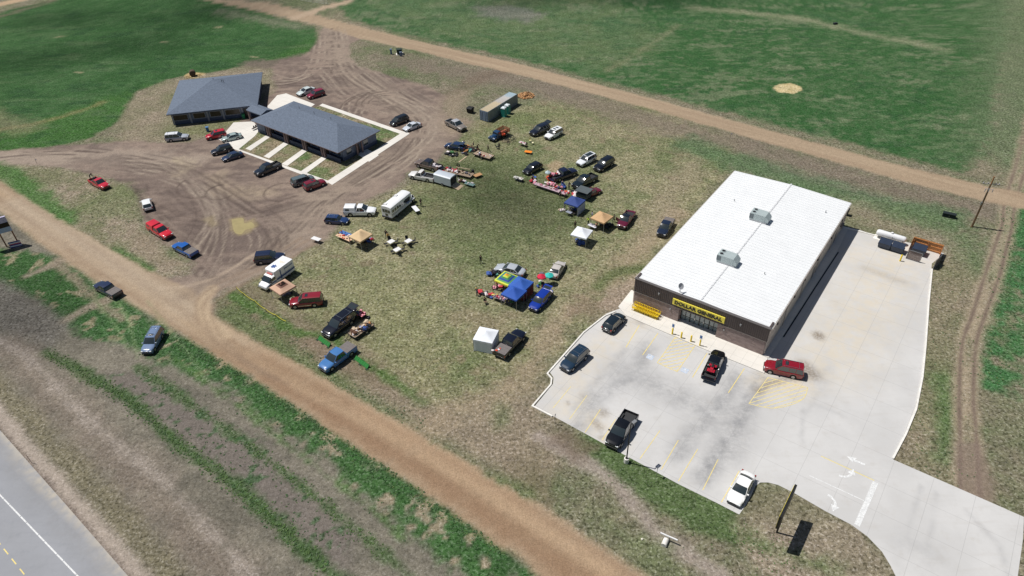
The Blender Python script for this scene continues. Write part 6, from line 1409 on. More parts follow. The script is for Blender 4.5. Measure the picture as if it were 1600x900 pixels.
# --- classic stake-bed truck
t = empty('stake_truck', mid((-3.64,144.54), (-0.30,148.16)), heading((-0.30,148.16), (-3.64,144.54)), 'old dark blue truck with rust-red wooden stake bed full of goods', 'truck')
OB = paint(28,62,98); mb = MB()
def sec(x, w_, zt, zb): return [(x, 0, zt+.05), (x, w_*.7, zt), (x, w_, zt-.15), (x, w_, zb), (x, -w_, zb), (x, -w_, zt-.15), (x, -w_*.7, zt)]
mb.loft([sec(2.65,.35,1.05,.5), sec(2.5,.45,1.2,.5), sec(1.3,.6,1.3,.5)]); mb.build('hood', OB, t, 40)
for s in (-1, 1):
    mb = MB(); mb.loft([[(x, s*y, z) for y, z in ((.45, zz), (.9, zz-.04), (.95, zz-.25), (.5, zz-.3))] for x, zz in ((2.6,.7),(2.35,.92),(1.95,1.0),(1.5,.88),(1.2,.6))]); mb.build('fender', OB, t, 50)
    mb = MB(); mb.lathe([(.02,.0),(.12,.02),(.13,.1)], 10, 0, Matrix.Translation((2.5, s*.62, 1.0)) @ Matrix.Rotation(R(90), 4, 'Y')); mb.build('headlight', LAMPW, t)
    mb = MB(); mb.box(-.1, 1.2, s*.85-.1, s*.85+.1, .42, .52); mb.build('running_board', TRIM, t)
mb = MB(); mb.loft([[(1.3,-.75,.5),(1.3,.75,.5),(.1,.75,.5),(.1,-.75,.5)], [(1.3,-.75,1.3),(1.3,.75,1.3),(.1,.75,1.3),(.1,-.75,1.3)]]); mb.loft([[(1.15,-.7,1.7),(1.15,.7,1.7),(.12,.7,1.7),(.12,-.7,1.7)], [(1.,-.6,1.85),(1.,.6,1.85),(.2,.6,1.85),(.2,-.6,1.85)]])
for x in (1.22, .14):
    for s in (-1, 1): mb.tube((x, s*.72, 1.3), (x-.05, s*.67, 1.72), .05, .05, 6)
mb.build('cab', OB, t, 40)
mb = MB(); mb.loft([[(1.25,-.68,1.3),(1.25,.68,1.3),(.16,.68,1.3),(.16,-.68,1.3)], [(1.12,-.64,1.71),(1.12,.64,1.71),(.18,.64,1.71),(.18,-.64,1.71)]]); mb.build('window', GLASS, t)
SW_ = flat(150,84,58); mb = MB(); mb.box(-2.6, -.05, -1., 1., .82, .9); mb.build('bed_floor', SW_, t)
for s in (-1, 1):
    mb = MB()
    for z in (1.0, 1.25, 1.5): mb.box(-2.6, -.05, s*1.-.02, s*1.+.02, z, z+.16)
    for x in (-2.5, -1.9, -1.3, -.7, -.15): mb.box(x, x+.08, s*1.-.05, s*1.+.05, .85, 1.75)
    mb.build('stake_side', SW_, t)
mb = MB()
for x in (-2.6, -.05):
    for z in (1.0, 1.25, 1.5): mb.box(x-.02, x+.02, -.98, .98, z, z+.16)
mb.build('stake_end', SW_, t)
mb = MB(); mb.box(2.6, 2.72, -.9, .9, .5, .62); mb.build('bumper', TRIM, t); mb = MB(); mb.box(-2.4, 2.4, -.4, .4, .45, .6); mb.build('chassis', TRIM, t)
def wheels(t, pos, r=.38, w_=.22):
    for x, y in pos:
        mb = MB(); mb.tube((0, -w_/2, 0), (0, w_/2, 0), r, r, 16); w0 = mb.build('wheel', RUBBER, t, 40, .01); w0.location = (x, y, r)
        mb = MB(); s = 1 if y > 0 else -1; mb.tube((0, s*(w_/2+.001), 0), (0, s*(w_/2+.012), 0), r*.55, r*.45, 12); mb.build('rim', ALLOY, w0)
wheels(t, [(1.95,.8),(1.95,-.8),(-1.6,.8),(-1.6,-.8)])
# --- ambulance
amb = empty('ambulance', mid((-42.16,93.74), (-37.13,97.77)), R(-126)+0*heading((-37.13,97.77), (-42.16,93.74)), 'white box ambulance with blue stripes and blue star on its roof', 'ambulance')
amb.location = (*mid((-41.65,93.25), (-37.43,97.67)), 0); amb.rotation_euler = (0, 0, heading((-37.75,97.62), (-40.82,92.62)))
AW = paint(236,238,240); AB = flat(50,82,140,.5)
mb = MB(); mb.box(-3.15, .95, -1.12, 1.12, .5, 2.75); mb.build('box_body', AW, amb, 30, .05)
mb = MB(); mb.box(.9, 1.1, -1.0, 1.0, 2.0, 2.7); mb.build('box_front', AW, amb, 30, .04)
def vring(x, w_, zt, zb): return [(x, 0, zt+.03), (x, w_*.8, zt), (x, w_, zt-.12), (x, w_, zb), (x, -w_, zb), (x, -w_, zt-.12), (x, -w_*.8, zt)]
mb = MB(); mb.loft([vring(.96,.98,2.05,.45), vring(1.55,.96,2.02,.45), vring(1.75,.95,1.9,.45)]); mb.loft([vring(1.75,.99,1.28,.45), vring(2.45,.97,1.2,.45), vring(3.05,.93,1.02,.45), vring(3.25,.85,.88,.5)]); mb.build('cab', AW, amb, 40)
mb = MB(); mb.add([(2.45,-.86,1.24),(2.45,.86,1.24),(1.74,.8,1.93),(1.74,-.8,1.93),(2.38,-.86,1.2),(2.38,.86,1.2),(1.68,.8,1.89),(1.68,-.8,1.89)], [(0,1,2,3),(7,6,5,4),(0,4,5,1),(1,5,6,2),(2,6,7,3),(3,7,4,0)]); mb.build('windshield', GLASS, amb)
mb = MB()
for s in (-1, 1): mb.add([(2.35,s*.965,1.28),(1.7,s*.95,1.82),(1.05,s*.99,1.82),(1.05,s*.99,1.28)], [(0,1,2,3) if s > 0 else (3,2,1,0)])
mb.build('side_window', GLASS, amb)
for s in (-1, 1):
    mb = MB(); y = s*1.125; mb.box(-3.15, .9, y-.006, y+.006, .95, 1.25); mb.box(-3.15, .9, y-.006, y+.006, 1.32, 1.38); mb.box(.96, 3.0, s*.99-.012, s*.99+.012, .85, 1.02); mb.build('blue_stripe', AB, amb)
    mb = MB(); mb.box(-.2, -.0, y-.004, y+.012, .7, 2.4); mb.box(-1.1, -1.05, y-.004, y+.01, .7, 2.5); mb.build('door_seam', AB, amb)
    me = text_mesh('AMBULANCE', .32, .004, .01, AB); o = put('lettering', me, amb)
    o.matrix_local = Matrix.Translation((-1.9, y+s*.01, 2.1)) @ Matrix.Rotation(R(180 if s > 0 else 0), 4, 'Z') @ Matrix.Rotation(R(90), 4, 'X')
    mb = MB(); mb.box(1.95, 2.15, s*1.05-.13, s*1.05+.13, 1.25, 1.5); mb.build('mirror', TRIM, amb); mb = MB(); mb.box(3.15, 3.27, s*.65-.15, s*.65+.15, .68, .84); mb.build('headlight', LAMPW, amb)
mb = MB()
for k in range(3):
    M = Matrix.Translation((-.1, -.15, 2.755)) @ Matrix.Rotation(R(60*k), 4, 'Z'); mb.box(-.5, .5, -.13, .13, 0, .012+.002*k, 0, M)
mb.build('blue_star', AB, amb)
me = text_mesh('307', .75, .004, .0, mat('pale_gold', lin((226,206,160)), .6)); o = put('roof_number', me, amb); o.matrix_local = Matrix.Translation((-1.6, .1, 2.757)) @ Matrix.Rotation(R(90), 4, 'Z')
mb = MB(); mb.box(1.1, 1.35, -.6, .6, 2.08, 2.2); mb.build('light_bar', mat('light_bar_red', (.45,.12,.1), .3), amb, bevel=.02)
mb = MB(); mb.box(3.2, 3.36, -.95, .95, .45, .65); mb.box(-3.35, -3.15, -1.0, 1.0, .4, .55); mb.build('bumper', CHROME, amb)
mb = MB()
for y in (-.55, .55): mb.box(-3.175, -3.151, y-.4, y+.4, 1.6, 2.1)
mb.build('rear_window', GLASS, amb); wheels(amb, [(2.3,.88),(2.3,-.88),(-1.9,.95),(-1.9,-.95)], .4, .26)
# --- white short bus
bus = empty('bus', (*mid((-23.26,114.30), (-18.80,119.89)), 0), heading((-23.26,114.30), (-19.42,121.13)), 'short white former school bus with roof vents and dark side stripes', 'bus')
BWH = paint(232,235,238); mb = MB()
prof = [(-1.15,.6),(-1.15,2.45),(-1.08,2.72),(-.85,2.86),(0,2.95),(.85,2.86),(1.08,2.72),(1.15,2.45),(1.15,.6)]
mb.loft([[(x, y*s_, z if z < 1 else lerp(1, z, s2)) for y, z in prof][::-1] for x, s_, s2 in ((-4.3,.97,.98),(-4.2,1,1),(2.1,1,1),(2.25,.98,.985))]); mb.build('body', BWH, bus, 40)
mb = MB(); mb.loft([vring(2.25,.85,1.55,.6), vring(3.1,.82,1.45,.6), vring(3.6,.75,1.3,.62)]); mb.build('hood', BWH, bus, 40)
for s in (-1, 1):
    for k in range(8):
        x = -3.95+k*.74; mb = MB(); mb.box(x, x+.58, s*1.155-.008, s*1.155+.008, 1.62, 2.2); mb.build('window', GLASS, bus)
    mb = MB()
    for z in (1.05, 1.3): mb.box(-4.2, 2.2, s*1.155-.012, s*1.155+.012, z, z+.07)
    mb.build('side_stripe', flat(70,50,58), bus)
    mb = MB(); mb.box(3.45, 3.62, s*.6-.12, s*.6+.12, .95, 1.15); mb.build('headlight', LAMPW, bus); mb = MB(); mb.box(2.35, 2.5, s*1.3-.14, s*1.3+.14, 1.7, 2.1); mb.path([(2.3, s*1.1, 1.8), (2.42, s*1.3, 1.8)], .02); mb.build('mirror', TRIM, bus)
    mb = MB(); mb.box(2.6, 3.4, s*.9-.2, s*.9+.2, .75, 1.0); mb.build('fender', BWH, bus, bevel=.08)
mb = MB(); mb.box(2.26, 2.29, -.95, .95, 1.75, 2.45); mb.build('windshield', GLASS, bus)
mb = MB(); mb.box(-4.33, -4.3, -.85, -.4, 1.6, 2.25); mb.box(-4.33, -4.3, .4, .85, 1.6, 2.25); mb.box(-4.33, -4.3, -.3, .3, 1.6, 2.3); mb.box(-4.33, -4.3, -.3, .3, .9, 1.35); mb.build('rear_window', GLASS, bus)
mb = MB(); mb.box(-4.45, -4.25, -1.1, 1.1, .5, .72); mb.box(3.6, 3.75, -1., 1., .5, .72); mb.build('bumper', TRIM, bus)
for x, y in ((-3.6, .5), (-.2, .55)):
    mb = MB(); mb.box(x-.28, x+.28, y-.28, y+.28, 2.86, 3.05); v = mb.build('roof_vent', PLASTICW, bus, bevel=.02)
    mb = MB(); M = Matrix.Translation((x+.0, y+.28, 3.05)) @ Matrix.Rotation(R(-50), 4, 'X'); mb.box(-.3, .3, -.0, .5, 0, .03, 0, M); mb.build('vent_lid', PLASTICW, v)
mb = MB(); mb.box(.2, 1.6, -1.22, -1.17, 1.5, 2.25); mb.build('serving_window', INTER, bus); mb = MB(); mb.box(.2, 1.6, -1.7, -1.175, 1.4, 1.45); mb.build('counter', PLASTICW, bus)
wheels(bus, [(3.0,.95),(3.0,-.95),(-2.6,1.),(-2.6,-1.)], .43, .26)
# --- enclosed trailer, flat trailers
et = empty('enclosed_trailer', mid((-14.94,127.46), (-10.91,125.16)), R(-27), 'silver-grey enclosed box trailer with rear ramp down, behind the white pickup', 'trailer')
ES = mat('trailer_silver', lin((204,212,220)), .4, 0, .05, 1.)
mb = MB(); prof = [(-1.1,.45),(-1.1,2.1),(-.85,2.3),(0,2.36),(.85,2.3),(1.1,2.1),(1.1,.45)]; mb.loft([[(x,y,z) for y,z in prof][::-1] for x in (-2.1,1.95)]); mb.loft([[(1.951,-1.1,.45),(1.951,-1.1,2.1),(1.951,1.1,2.1),(1.951,1.1,.45)], [(2.35,-.6,.45),(2.35,-.6,2.0),(2.35,.6,2.0),(2.35,.6,.45)]]); mb.build('body', ES, et, 40)
mb = MB(); mb.box(1.2, 2.42, -1.125, -1.102, .45, .9); mb.box(-2.1, 1.9, -1.115, -1.101, .42, .5); mb.build('stone_guard', mat('tread_plate', (.6,.61,.62), .35, .6), et)
mb = MB(); mb.box(-2.13, -2.101, -.98, .98, .55, 2.1); mb.build('rear_opening', INTER, et)
mb = MB(); M = Matrix.Translation((-2.12, 0, .5)) @ Matrix.Rotation(R(-16), 4, 'Y'); mb.box(-1.75, 0, -.98, .98, -.06, 0, 0, M); mb.build('ramp', WOOD, et)
mb = MB(); mb.path([(2.3,0,.5),(3.4,0,.48)], .06); mb.path([(2.3,.5,.5),(3.3,0,.5)], .04); mb.path([(2.3,-.5,.5),(3.3,0,.5)], .04); mb.build('hitch', TRIM, et)
mb = MB(); mb.box(-.55, .45, -1.24, -1.12, .62, .74); mb.build('mudguard', TRIM, et); wheels(et, [(-.05,1.12),(-.05,-1.12)], .33, .2)
et.rotation_euler[2] = heading((-10.92,126.09), (-14.70,128.40))
def flat_trailer(a, b, w_, z, label, deck, side=0, hitch=1.3, name='flatbed_trailer'):
    L = dist(a, b); t = empty(name, mid(a, b), heading(b, a), label, 'trailer')
    mb = MB(); n = int(w_/.19)
    for k in range(n): mb.box(-L/2, L/2, -w_/2+k*w_/n, -w_/2+(k+1)*w_/n-.015, z-.05, z)
    mb.build('deck', deck, t)
    mb = MB(); mb.box(-L/2, L/2, -w_/2-.05, -w_/2-.001, z-.16, z+.03); mb.box(-L/2, L/2, w_/2+.001, w_/2+.05, z-.16, z+.03); mb.box(-L/2-.05, -L/2-.001, -w_/2, w_/2, z-.15, z+.02); mb.box(L/2+.001, L/2+.05, -w_/2, w_/2, z-.15, z+.02)
    if side:
        for s in (-1, 1):
            for zz in (z+side*.5, z+side): mb.box(-L/2, L/2, s*(w_/2+.025)-.02, s*(w_/2+.025)+.02, zz-.03, zz)
            for k in range(5): mb.box(-L/2+k*L/4.02, -L/2+k*L/4.02+.04, s*(w_/2+.025)-.022, s*(w_/2+.025)+.022, z, z+side)
    mb.build('frame', TRIM, t)
    mb = MB(); mb.path([(L/2,.5,z-.1),(L/2+hitch,0,z-.12)], .04); mb.path([(L/2,-.5,z-.1),(L/2+hitch,0,z-.12)], .04); mb.path([(L/2+hitch-.15,0,z-.1),(L/2+hitch-.15,0,.05)], .03); mb.build('hitch', TRIM, t)
    wheels(t, [(-.2,w_/2+.17),(-.2,-w_/2-.17)], .3, .18); return t
PAL = mat('weathered_planks', lin((168,148,126)), .85, 0, .15, 3.)
flat_trailer((-7.04,138.55), (-3.50,135.99), 1.9, .6, 'flatbed trailer with pale plank deck and a few goods among seated people', PAL)
flat_trailer((-13.02,131.31), (-7.47,128.43), 1.9, .55, 'long flatbed trailer crowded with tyres and boxes behind the bronze pickup', PAL)
flat_trailer((-24.55,80.18), (-22.05,83.10), 1.7, .6, 'railed utility trailer heaped with household goods beside the long black SUV', PAL, .45)
# grey-topped box trailer behind the maroon sedan
t = empty('camper_trailer', (14.51,119.27), R(-36), 'small trailer with flat dark grey roof between the black-green pickup and the navy canopy', 'trailer')
mb = MB(); mb.box(-1.25, 1.25, -1., 1., .5, 1.2); mb.build('body', flat(70,78,80), t, bevel=.04)
mb = MB(); mb.box(-1.4, 1.4, -1.15, 1.15, 1.75, 1.84); mb.build('roof', mat('roof_slate', lin((84,92,94)), .6), t, bevel=.02)
for x in (-1.2, 1.2):
    for y in (-.95, .95):
        mb = MB(); mb.path([(x,y,1.2),(x,y,1.76)], .03); mb.build('post', STEEL, t)
wheels(t, [(0,1.1),(0,-1.1)], .3, .18)
# quad bike in the black pickup's bed
def quad(pos, rz, label, col=(190,24,50)):
    t = empty('quad_bike', pos, rz, label, 'quad bike'); m = paint(*col)
    mb = MB(); mb.loft([[(x, y, z) for y, z in ((-.2,z0),(-.22,z1),(.22,z1),(.2,z0))] for x, z0, z1 in ((-.8,.35,.7),(-.3,.3,.78),(.2,.3,.85),(.75,.35,.7))]); mb.build('body', m, t, 40)
    for x in (-.55, .6):
        mb = MB(); mb.box(x-.3, x+.3, -.52, .52, .62, .68); mb.build('mudguard', m, t, bevel=.03)
        mb = MB()
        for q in range(4): mb.path([(x-.25+q*.16, -.4, .8), (x-.25+q*.16, .4, .8)], .015, 5)
        mb.build('rack', TRIM, t)
    mb = MB(); mb.box(-.5, .1, -.15, .15, .8, .92); mb.build('seat', TRIM, t, bevel=.04)
    mb = MB(); mb.path([(.25,0,.8),(.15,0,1.05)], .03); mb.path([(.1,-.38,1.08),(.16,0,1.05),(.1,.38,1.08)], .025); mb.build('handlebar', TRIM, t)
    wheels(t, [(.58,.45),(.58,-.45),(-.58,.45),(-.58,-.45)], .27, .24); return t
q0 = (27.66,70.33); quad((q0[0], q0[1], .8), heading((27.09,69.58), (30.00,74.79))+math.pi, 'red quad bike riding in the open bed of the black pickup')

# ================================================ CANOPIES, TABLES, GOODS, PEOPLE
def canopy(corners, h, bands, label, walls=None, name='canopy_tent', group='pop-up canopies on the fair ground', rise=1.0, vent=None):
    c = (sum(p[0] for p in corners)/4, sum(p[1] for p in corners)/4); a = heading(corners[0], corners[1])
    S = 3.0; hs = S/2; t = empty(name, c, a, label, 'canopy', group); ms = [b[1] for b in bands]
    mb = MB(); N = 12
    g = [(-hs+S*i/N, -hs+S*j/N) for j in range(N+1) for i in range(N+1)]
    def z(x, y): d = max(abs(x), abs(y))/hs; return h+rise*((1-d)**1.15)-.05*math.sin(math.pi*d)-.02*math.cos(9*x)*math.sin(8*y)*d
    fs = {}
    vs = [(x, y, z(x, y)) for x, y in g]
    for j in range(N):
        for i in range(N):
            cx_, cy_ = -hs+S*(i+.5)/N, -hs+S*(j+.5)/N; d = max(abs(cx_), abs(cy_))/hs; mi = next((k for k, b in enumerate(bands) if d <= b[0]), len(bands)-1)
            if vent and d < vent: continue
            fs.setdefault(mi, []).append((j*(N+1)+i, j*(N+1)+i+1, (j+1)*(N+1)+i+1, (j+1)*(N+1)+i))
    b0 = len(mb.v); mb.v += vs
    for mi, F_ in fs.items():
        for f in F_: mb.f.append(f); mb.m.append(mi)
    e = [(-hs,-hs),(hs,-hs),(hs,hs),(-hs,hs)]; lm = len(bands)-1
    for k in range(4):
        p, q = e[k], e[(k+1) % 4]; n = 8
        for i in range(n):
            u0, u1 = i/n, (i+1)/n; P0 = (p[0]+(q[0]-p[0])*u0, p[1]+(q[1]-p[1])*u0); P1 = (p[0]+(q[0]-p[0])*u1, p[1]+(q[1]-p[1])*u1)
            mb.add([(P0[0]*1.002, P0[1]*1.002, h+.0), (P1[0]*1.002, P1[1]*1.002, h), (P1[0]*1.01, P1[1]*1.01, h-.25), (P0[0]*1.01, P0[1]*1.01, h-.25)], [(0,3,2,1)], lm)
    tp_ = mb.build('canopy_top', ms, t, 25)
    if vent:
        mb = MB(); r = hs*vent; vs = [(-r,-r),(r,-r),(r,r),(-r,r)]; mb.add([(x*.55, y*.55, h+rise*.55) for x, y in vs]+[(0,0,h+rise*1.05)], [(0,1,4),(1,2,4),(2,3,4),(3,0,4)]); mb.build('vent_cap', ms[0], tp_)
    for x, y in e:
        mb = MB(); mb.box(x*.97-.03, x*.97+.03, y*.97-.03, y*.97+.03, 0, h-.02); mb.box(x*.97-.08, x*.97+.08, y*.97-.08, y*.97+.08, 0, .02); mb.build('leg', STEEL, t)
    mb = MB()
    for k in range(4):
        p, q = e[k], e[(k+1) % 4]; mb.path([(p[0]*.97, p[1]*.97, h-.1), ((p[0]+q[0])/2*.97, (p[1]+q[1])/2*.97, h-.45), (q[0]*.97, q[1]*.97, h-.1)], .015, 4)
    mb.build('truss', STEEL, t)
    for k in (walls or ()):
        p, q = e[k], e[(k+1) % 4]; mb = MB(); n = 9; vs = []
        for i in range(n+1):
            u = i/n; w_ = .03*math.sin(i*1.9); x = (p[0]+(q[0]-p[0])*u)*(.985+w_/hs*(abs(p[0]+q[0])>1)); y = (p[1]+(q[1]-p[1])*u)*(.985+w_/hs*(abs(p[1]+q[1])>1)); vs += [(x, y, .03), (x, y, h-.01)]
        mb.add(vs, [(2*i, 2*i+2, 2*i+3, 2*i+1) for i in range(n)]); mb.build('side_wall', walls[k], t)
    return t
def cloth(*c): return mat('cloth_%d_%d_%d' % c, c, .8, 0, .05, 2., srgb=True)
CW = cloth(230,234,240); TAN = cloth(208,180,140); TAN2 = cloth(196,160,136); BLU = cloth(46,92,176); NAV = cloth(56,78,140)
canopy([(10.63,103.45),(13.08,102.07),(14.66,104.60),(12.07,106.18)], 2.1, [(1, CW)], 'white open canopy standing alone nearest the store side')
canopy([(14.79,108.69),(17.00,106.76),(18.70,109.23),(16.40,110.89)], 2.1, [(1, cloth(200,164,122))], 'tan open canopy between the maroon pickup and the white canopy')
canopy([(-28.58,104.79),(-26.36,103.08),(-24.74,105.55),(-27.07,107.32)], 2.1, [(1, TAN)], 'tan open canopy at the end of the long table left of the small white tables')
canopy([(-39.07,90.42),(-37.01,88.59),(-35.07,91.24),(-37.41,92.89)], 2.15, [(.45, cloth(120,84,72)), (1, TAN2)], 'pinkish tan canopy with a square peak vent between the ambulance and the red SUV', vent=.34)
canopy([(-2.76,90.92),(-0.40,89.21),(1.24,91.75),(-1.22,93.35)], 2.1, [(.2, cloth(226,140,50)), (.36, cloth(196,208,70)), (.52, cloth(60,130,80)), (.72, cloth(40,66,150)), (.84, cloth(90,150,90)), (.93, cloth(206,214,70)), (1, cloth(222,206,60))], 'rainbow-banded canopy touching the blue canopies, orange at its peak')
canopy([(-0.30,89.33),(1.62,88.00),(3.22,90.00),(1.24,91.45)], 2.2, [(1, BLU)], 'blue canopy with rust-red side wall, farther of the adjoining blue pair', {1: cloth(110,40,34)})
canopy([(-1.44,87.25),(0.45,85.88),(2.02,87.98),(0.11,89.31)], 2.16, [(1, cloth(40,84,170))], 'blue canopy above the near end of the goods table, nearer of the adjoining blue pair')
canopy([(10.45,114.37),(12.38,113.01),(14.14,115.09),(12.16,116.02)], 2.1, [(1, NAV)], 'navy blue canopy with one white side wall by the grey-topped trailer', {1: cloth(170,180,200)})
canopy([(-5.92,76.67),(-3.20,75.73),(-2.13,78.76),(-4.95,79.60)], 2.2, [(1, CW)], 'white canopy tent closed with four white walls beside the black pickup', {0: CW, 1: CW, 2: CW, 3: CW}, rise=.8)
# ---- tables
def table(a, b, label, col=(222,222,222), w_=.76, z=.74, thick=.05, name='folding_table', group=None, cloth_=None):
    L = max(dist(a, b), .8); t = empty(name, mid(a, b), heading(a, b), label, 'table', group); m = cloth(*col)
    mb = MB(); mb.box(-L/2, L/2, -w_/2, w_/2, z-thick, z); mb.build('tabletop', m, t, bevel=.015)
    for x in (-L/2+.2, L/2-.2):
        mb = MB(); mb.path([(x,-w_/2+.08,0),(x,-w_/2+.08,z-thick)], .018, 6); mb.path([(x,w_/2-.08,0),(x,w_/2-.08,z-thick)], .018, 6); mb.path([(x,-w_/2+.08,.12),(x,w_/2-.08,.12)], .015, 5); mb.build('leg', STEEL, t)
    if cloth_:
        mb = MB()
        for y in (-w_/2-.006, w_/2+.006): mb.box(-L/2, L/2, y-.004, y+.004, z-cloth_, z-.001)
        mb.build('cloth_drop', m, t)
    return t
table((-35.91,107.02), (-34.34,106.12), 'white folding table standing alone on bare dirt left of the tan canopy', w_=.9)
for a, b, l in (((-21.81,104.58), (-20.99,105.45), 'small white table nearest the standing people'), ((-18.73,104.63), (-17.89,105.49), 'small white table farthest right of the three by the bus'), ((-20.49,102.04), (-19.57,102.88), 'small white table nearest the camera of the three by the bus')):
    table(a, b, l, w_=1.0, group='white picnic tables by the bus')
table((-31.53,107.84), (-28.62,105.73), 'long pale wood sale table running out from the tan canopy', (214,180,150), 1.0)
table((-31.08,108.65), (-28.97,107.19), 'table covered with a blue cloth beside the long pale wood table', (70,110,170), 1.0)
TBL = [(5.21,124.22), (7.25,122.71), (9.25,121.23), (11.15,119.77)]
for i, l in enumerate(('left end', 'middle', 'right end')):
    table(TBL[i], TBL[i+1], 'pink-clothed sale table at the %s of the long row' % l, (196,170,178), .95, cloth_=.1, group='pink sale tables in a row')
table((-3.02,88.80), (-1.58,87.92), 'dark-clothed goods table left of the near blue canopy', (120,110,120), .95)
table((-1.48,87.83), (0.04,86.87), 'dark-clothed goods table in front of the near blue canopy', (120,110,120), .95)
table((1.04,127.14), (2.83,125.99), 'small white table with black goods beneath, left of the long pink row', (226,224,214), .8)
table((2.62,142.59), (3.99,141.43), 'small white table by the heap of bicycles and black goods', (214,206,204), .8)
table((14.40,108.84), (15.68,107.71), 'white table covered with papers beside the tan canopy near the store', (214,214,222), .9)
table((-18.48,116.84), (-17.45,114.94), 'white serving table beside the door of the white bus', (226,228,230), .9)
table((-8.82,125.67), (-6.98,124.54), 'low teal-topped table at the end of the flatbed trailer goods', (120,150,146), .9, .5)
table((-7.07,128.18), (-5.64,129.16), 'tan plywood sheet table at the end of the long flatbed trailer', (206,160,112), 1.1, .55)
table((3.62,138.63), (5.12,138.09), 'low bright orange table by the seated dark figure', (232,132,32), .9, .45)
table((-25.22,85.49), (-24.17,84.52), 'table holding grey goods behind the long black SUV', (140,130,140), 1.1, .9)
table((-24.33,85.49), (-23.19,84.59), 'pink-topped table behind the long black SUV', (228,150,160), 1.0, .85)
table((10.66,113.43), (11.56,112.71), 'small grey table under the front edge of the navy canopy', (150,156,170), .7)
# ---- goods
GR_ = random.Random(4)
def item(kind, p, z, col, s=1., rz=None):
    mb = MB(); m = cloth(*col); rz = GR_.uniform(0, 3.1) if rz is None else rz
    if kind == 'box': mb.box(-.2*s, .2*s, -.15*s, .15*s, 0, .2*s); mb.box(-.18*s, .18*s, -.02*s, .02*s, .2*s, .21*s)
    elif kind == 'pile':
        for k in range(4): mb.blob((GR_.uniform(-.2, .2)*s, GR_.uniform(-.2, .2)*s, .12*s+.05*k*s), (.26*s, .2*s, .13*s), jit=.35, rnd=GR_)
    elif kind == 'jar': mb.lathe([(.08*s, 0), (.11*s, .05*s), (.11*s, .2*s), (.06*s, .27*s), (.06*s, .3*s)], 10)
    elif kind == 'book':
        for k in range(3): mb.cbox((0, 0, .03*s+.05*s*k), (.26*s, .19*s, .045*s), 0, .3*k)
    elif kind == 'ball': mb.blob((0, 0, .14*s), (.14*s, .14*s, .14*s), seg=10, ring=7, jit=0)
    elif kind == 'bag': mb.loft([[(-.2*s,-.12*s,0),(.2*s,-.12*s,0),(.2*s,.12*s,0),(-.2*s,.12*s,0)], [(-.25*s,-.15*s,.2*s),(.25*s,-.15*s,.2*s),(.25*s,.15*s,.2*s),(-.25*s,.15*s,.2*s)], [(-.12*s,-.05*s,.36*s),(.12*s,-.05*s,.36*s),(.12*s,.05*s,.36*s),(-.12*s,.05*s,.36*s)]])
    nm = {'box':'box','pile':'clothing_pile','jar':'jar','book':'book_stack','ball':'ball','bag':'bag'}[kind]
    o = mb.build(nm, m, None, 35 if kind in ('pile','jar','ball') else 0); o.location = (p[0], p[1], z); o.rotation_euler = (0, 0, rz); return o, nm
CN = {(222,150,164):'pink',(236,226,226):'white',(196,60,70):'red',(60,90,160):'blue',(40,40,48):'black',(210,150,90):'orange-tan',(120,120,130):'grey',(90,150,140):'teal',(220,200,110):'yellow',(150,110,150):'mauve',(206,186,160):'cream',(96,66,48):'brown',(214,80,50):'orange-red',(70,120,70):'green'}
NOUN = {'box':'box','clothing_pile':'heap of cloth','jar':'jar','book_stack':'stack of books','ball':'ball','bag':'bag'}
def scatter(a, b, w_, z, n, cols, where, kinds=('box','pile','jar','book','bag'), s=(.7, 1.2), grp=None):
    d = Vector((b[0]-a[0], b[1]-a[1])); L = d.length; d.normalize(); nn = Vector((-d.y, d.x))
    for k in range(n):
        u = (k+.5)/n*L+GR_.uniform(-.3, .3)*L/n; v = GR_.uniform(-.5, .5)*w_; p = (a[0]+d.x*u+nn.x*v, a[1]+d.y*u+nn.y*v)
        col = cols[GR_.randrange(len(cols))]; kd = kinds[GR_.randrange(len(kinds))]
        o, nm = item(kd, p, z, col, GR_.uniform(*s)*.86)
        tag(o, '%s %s %s' % (CN[col], NOUN[nm], where), {'clothing_pile':'clothes','book_stack':'books'}.get(nm, nm), 'goods '+where)
PK, WH, RD, BL, BK, OT, GY, TL, YE, MV, CRM, BN, OR, GN = list(CN)
for i in range(3): scatter(TBL[i], TBL[i+1], .7, .752, 11, [PK, PK, WH, WH, MV, RD, CRM], 'on the %s of the long pink table row' % ('left third', 'middle third', 'right third')[i], s=(.4, .8))
scatter((4.91,126.32), (5.52,125.25), .9, 0, 5, [PK, MV, RD, WH], 'on the grass at the left end of the long table row', ('pile','bag','box'), (1.1, 1.8))
scatter((7.34,125.41), (8.58,124.56), .7, 0, 6, [PK, CRM, PK, WH], 'behind the left half of the long table row', ('pile','box','bag'), (1.3, 2.))
scatter((8.34,124.83), (10.29,123.20), .9, 0, 9, [BK, WH, RD, BN, PK], 'behind the middle of the long table row', ('pile','box','bag'), (1.2, 2.))
scatter((10.07,123.72), (11.23,122.15), 1.2, 0, 9, [GY, BL, WH, PK, BK], 'heaped behind the right end of the long table row', ('pile','box','bag'), (1.1, 1.9))
scatter((11.46,121.88), (13.33,120.06), 1.2, 0, 10, [RD, OR, WH, WH, RD, BK], 'between the long table row and the grey-topped trailer', ('pile','box','ball'), (1.2, 2.))
scatter((7.73,127.73), (8.67,126.10), .8, 0, 5, [WH, OR, OR, TL], 'at the tail of the navy pickup', ('box','pile','bag'), (1.4, 2.2))
scatter((8.54,126.26), (10.31,127.47), 1.0, .86, 8, [OR, PK, RD, WH, BK], 'in the bed of the navy pickup', ('pile','box','bag'), (1.2, 2.))
scatter((1.04,127.14), (2.83,125.99), .6, .742, 5, [WH, CRM, BK], 'on the small white table left of the long row', ('box','book','jar'))
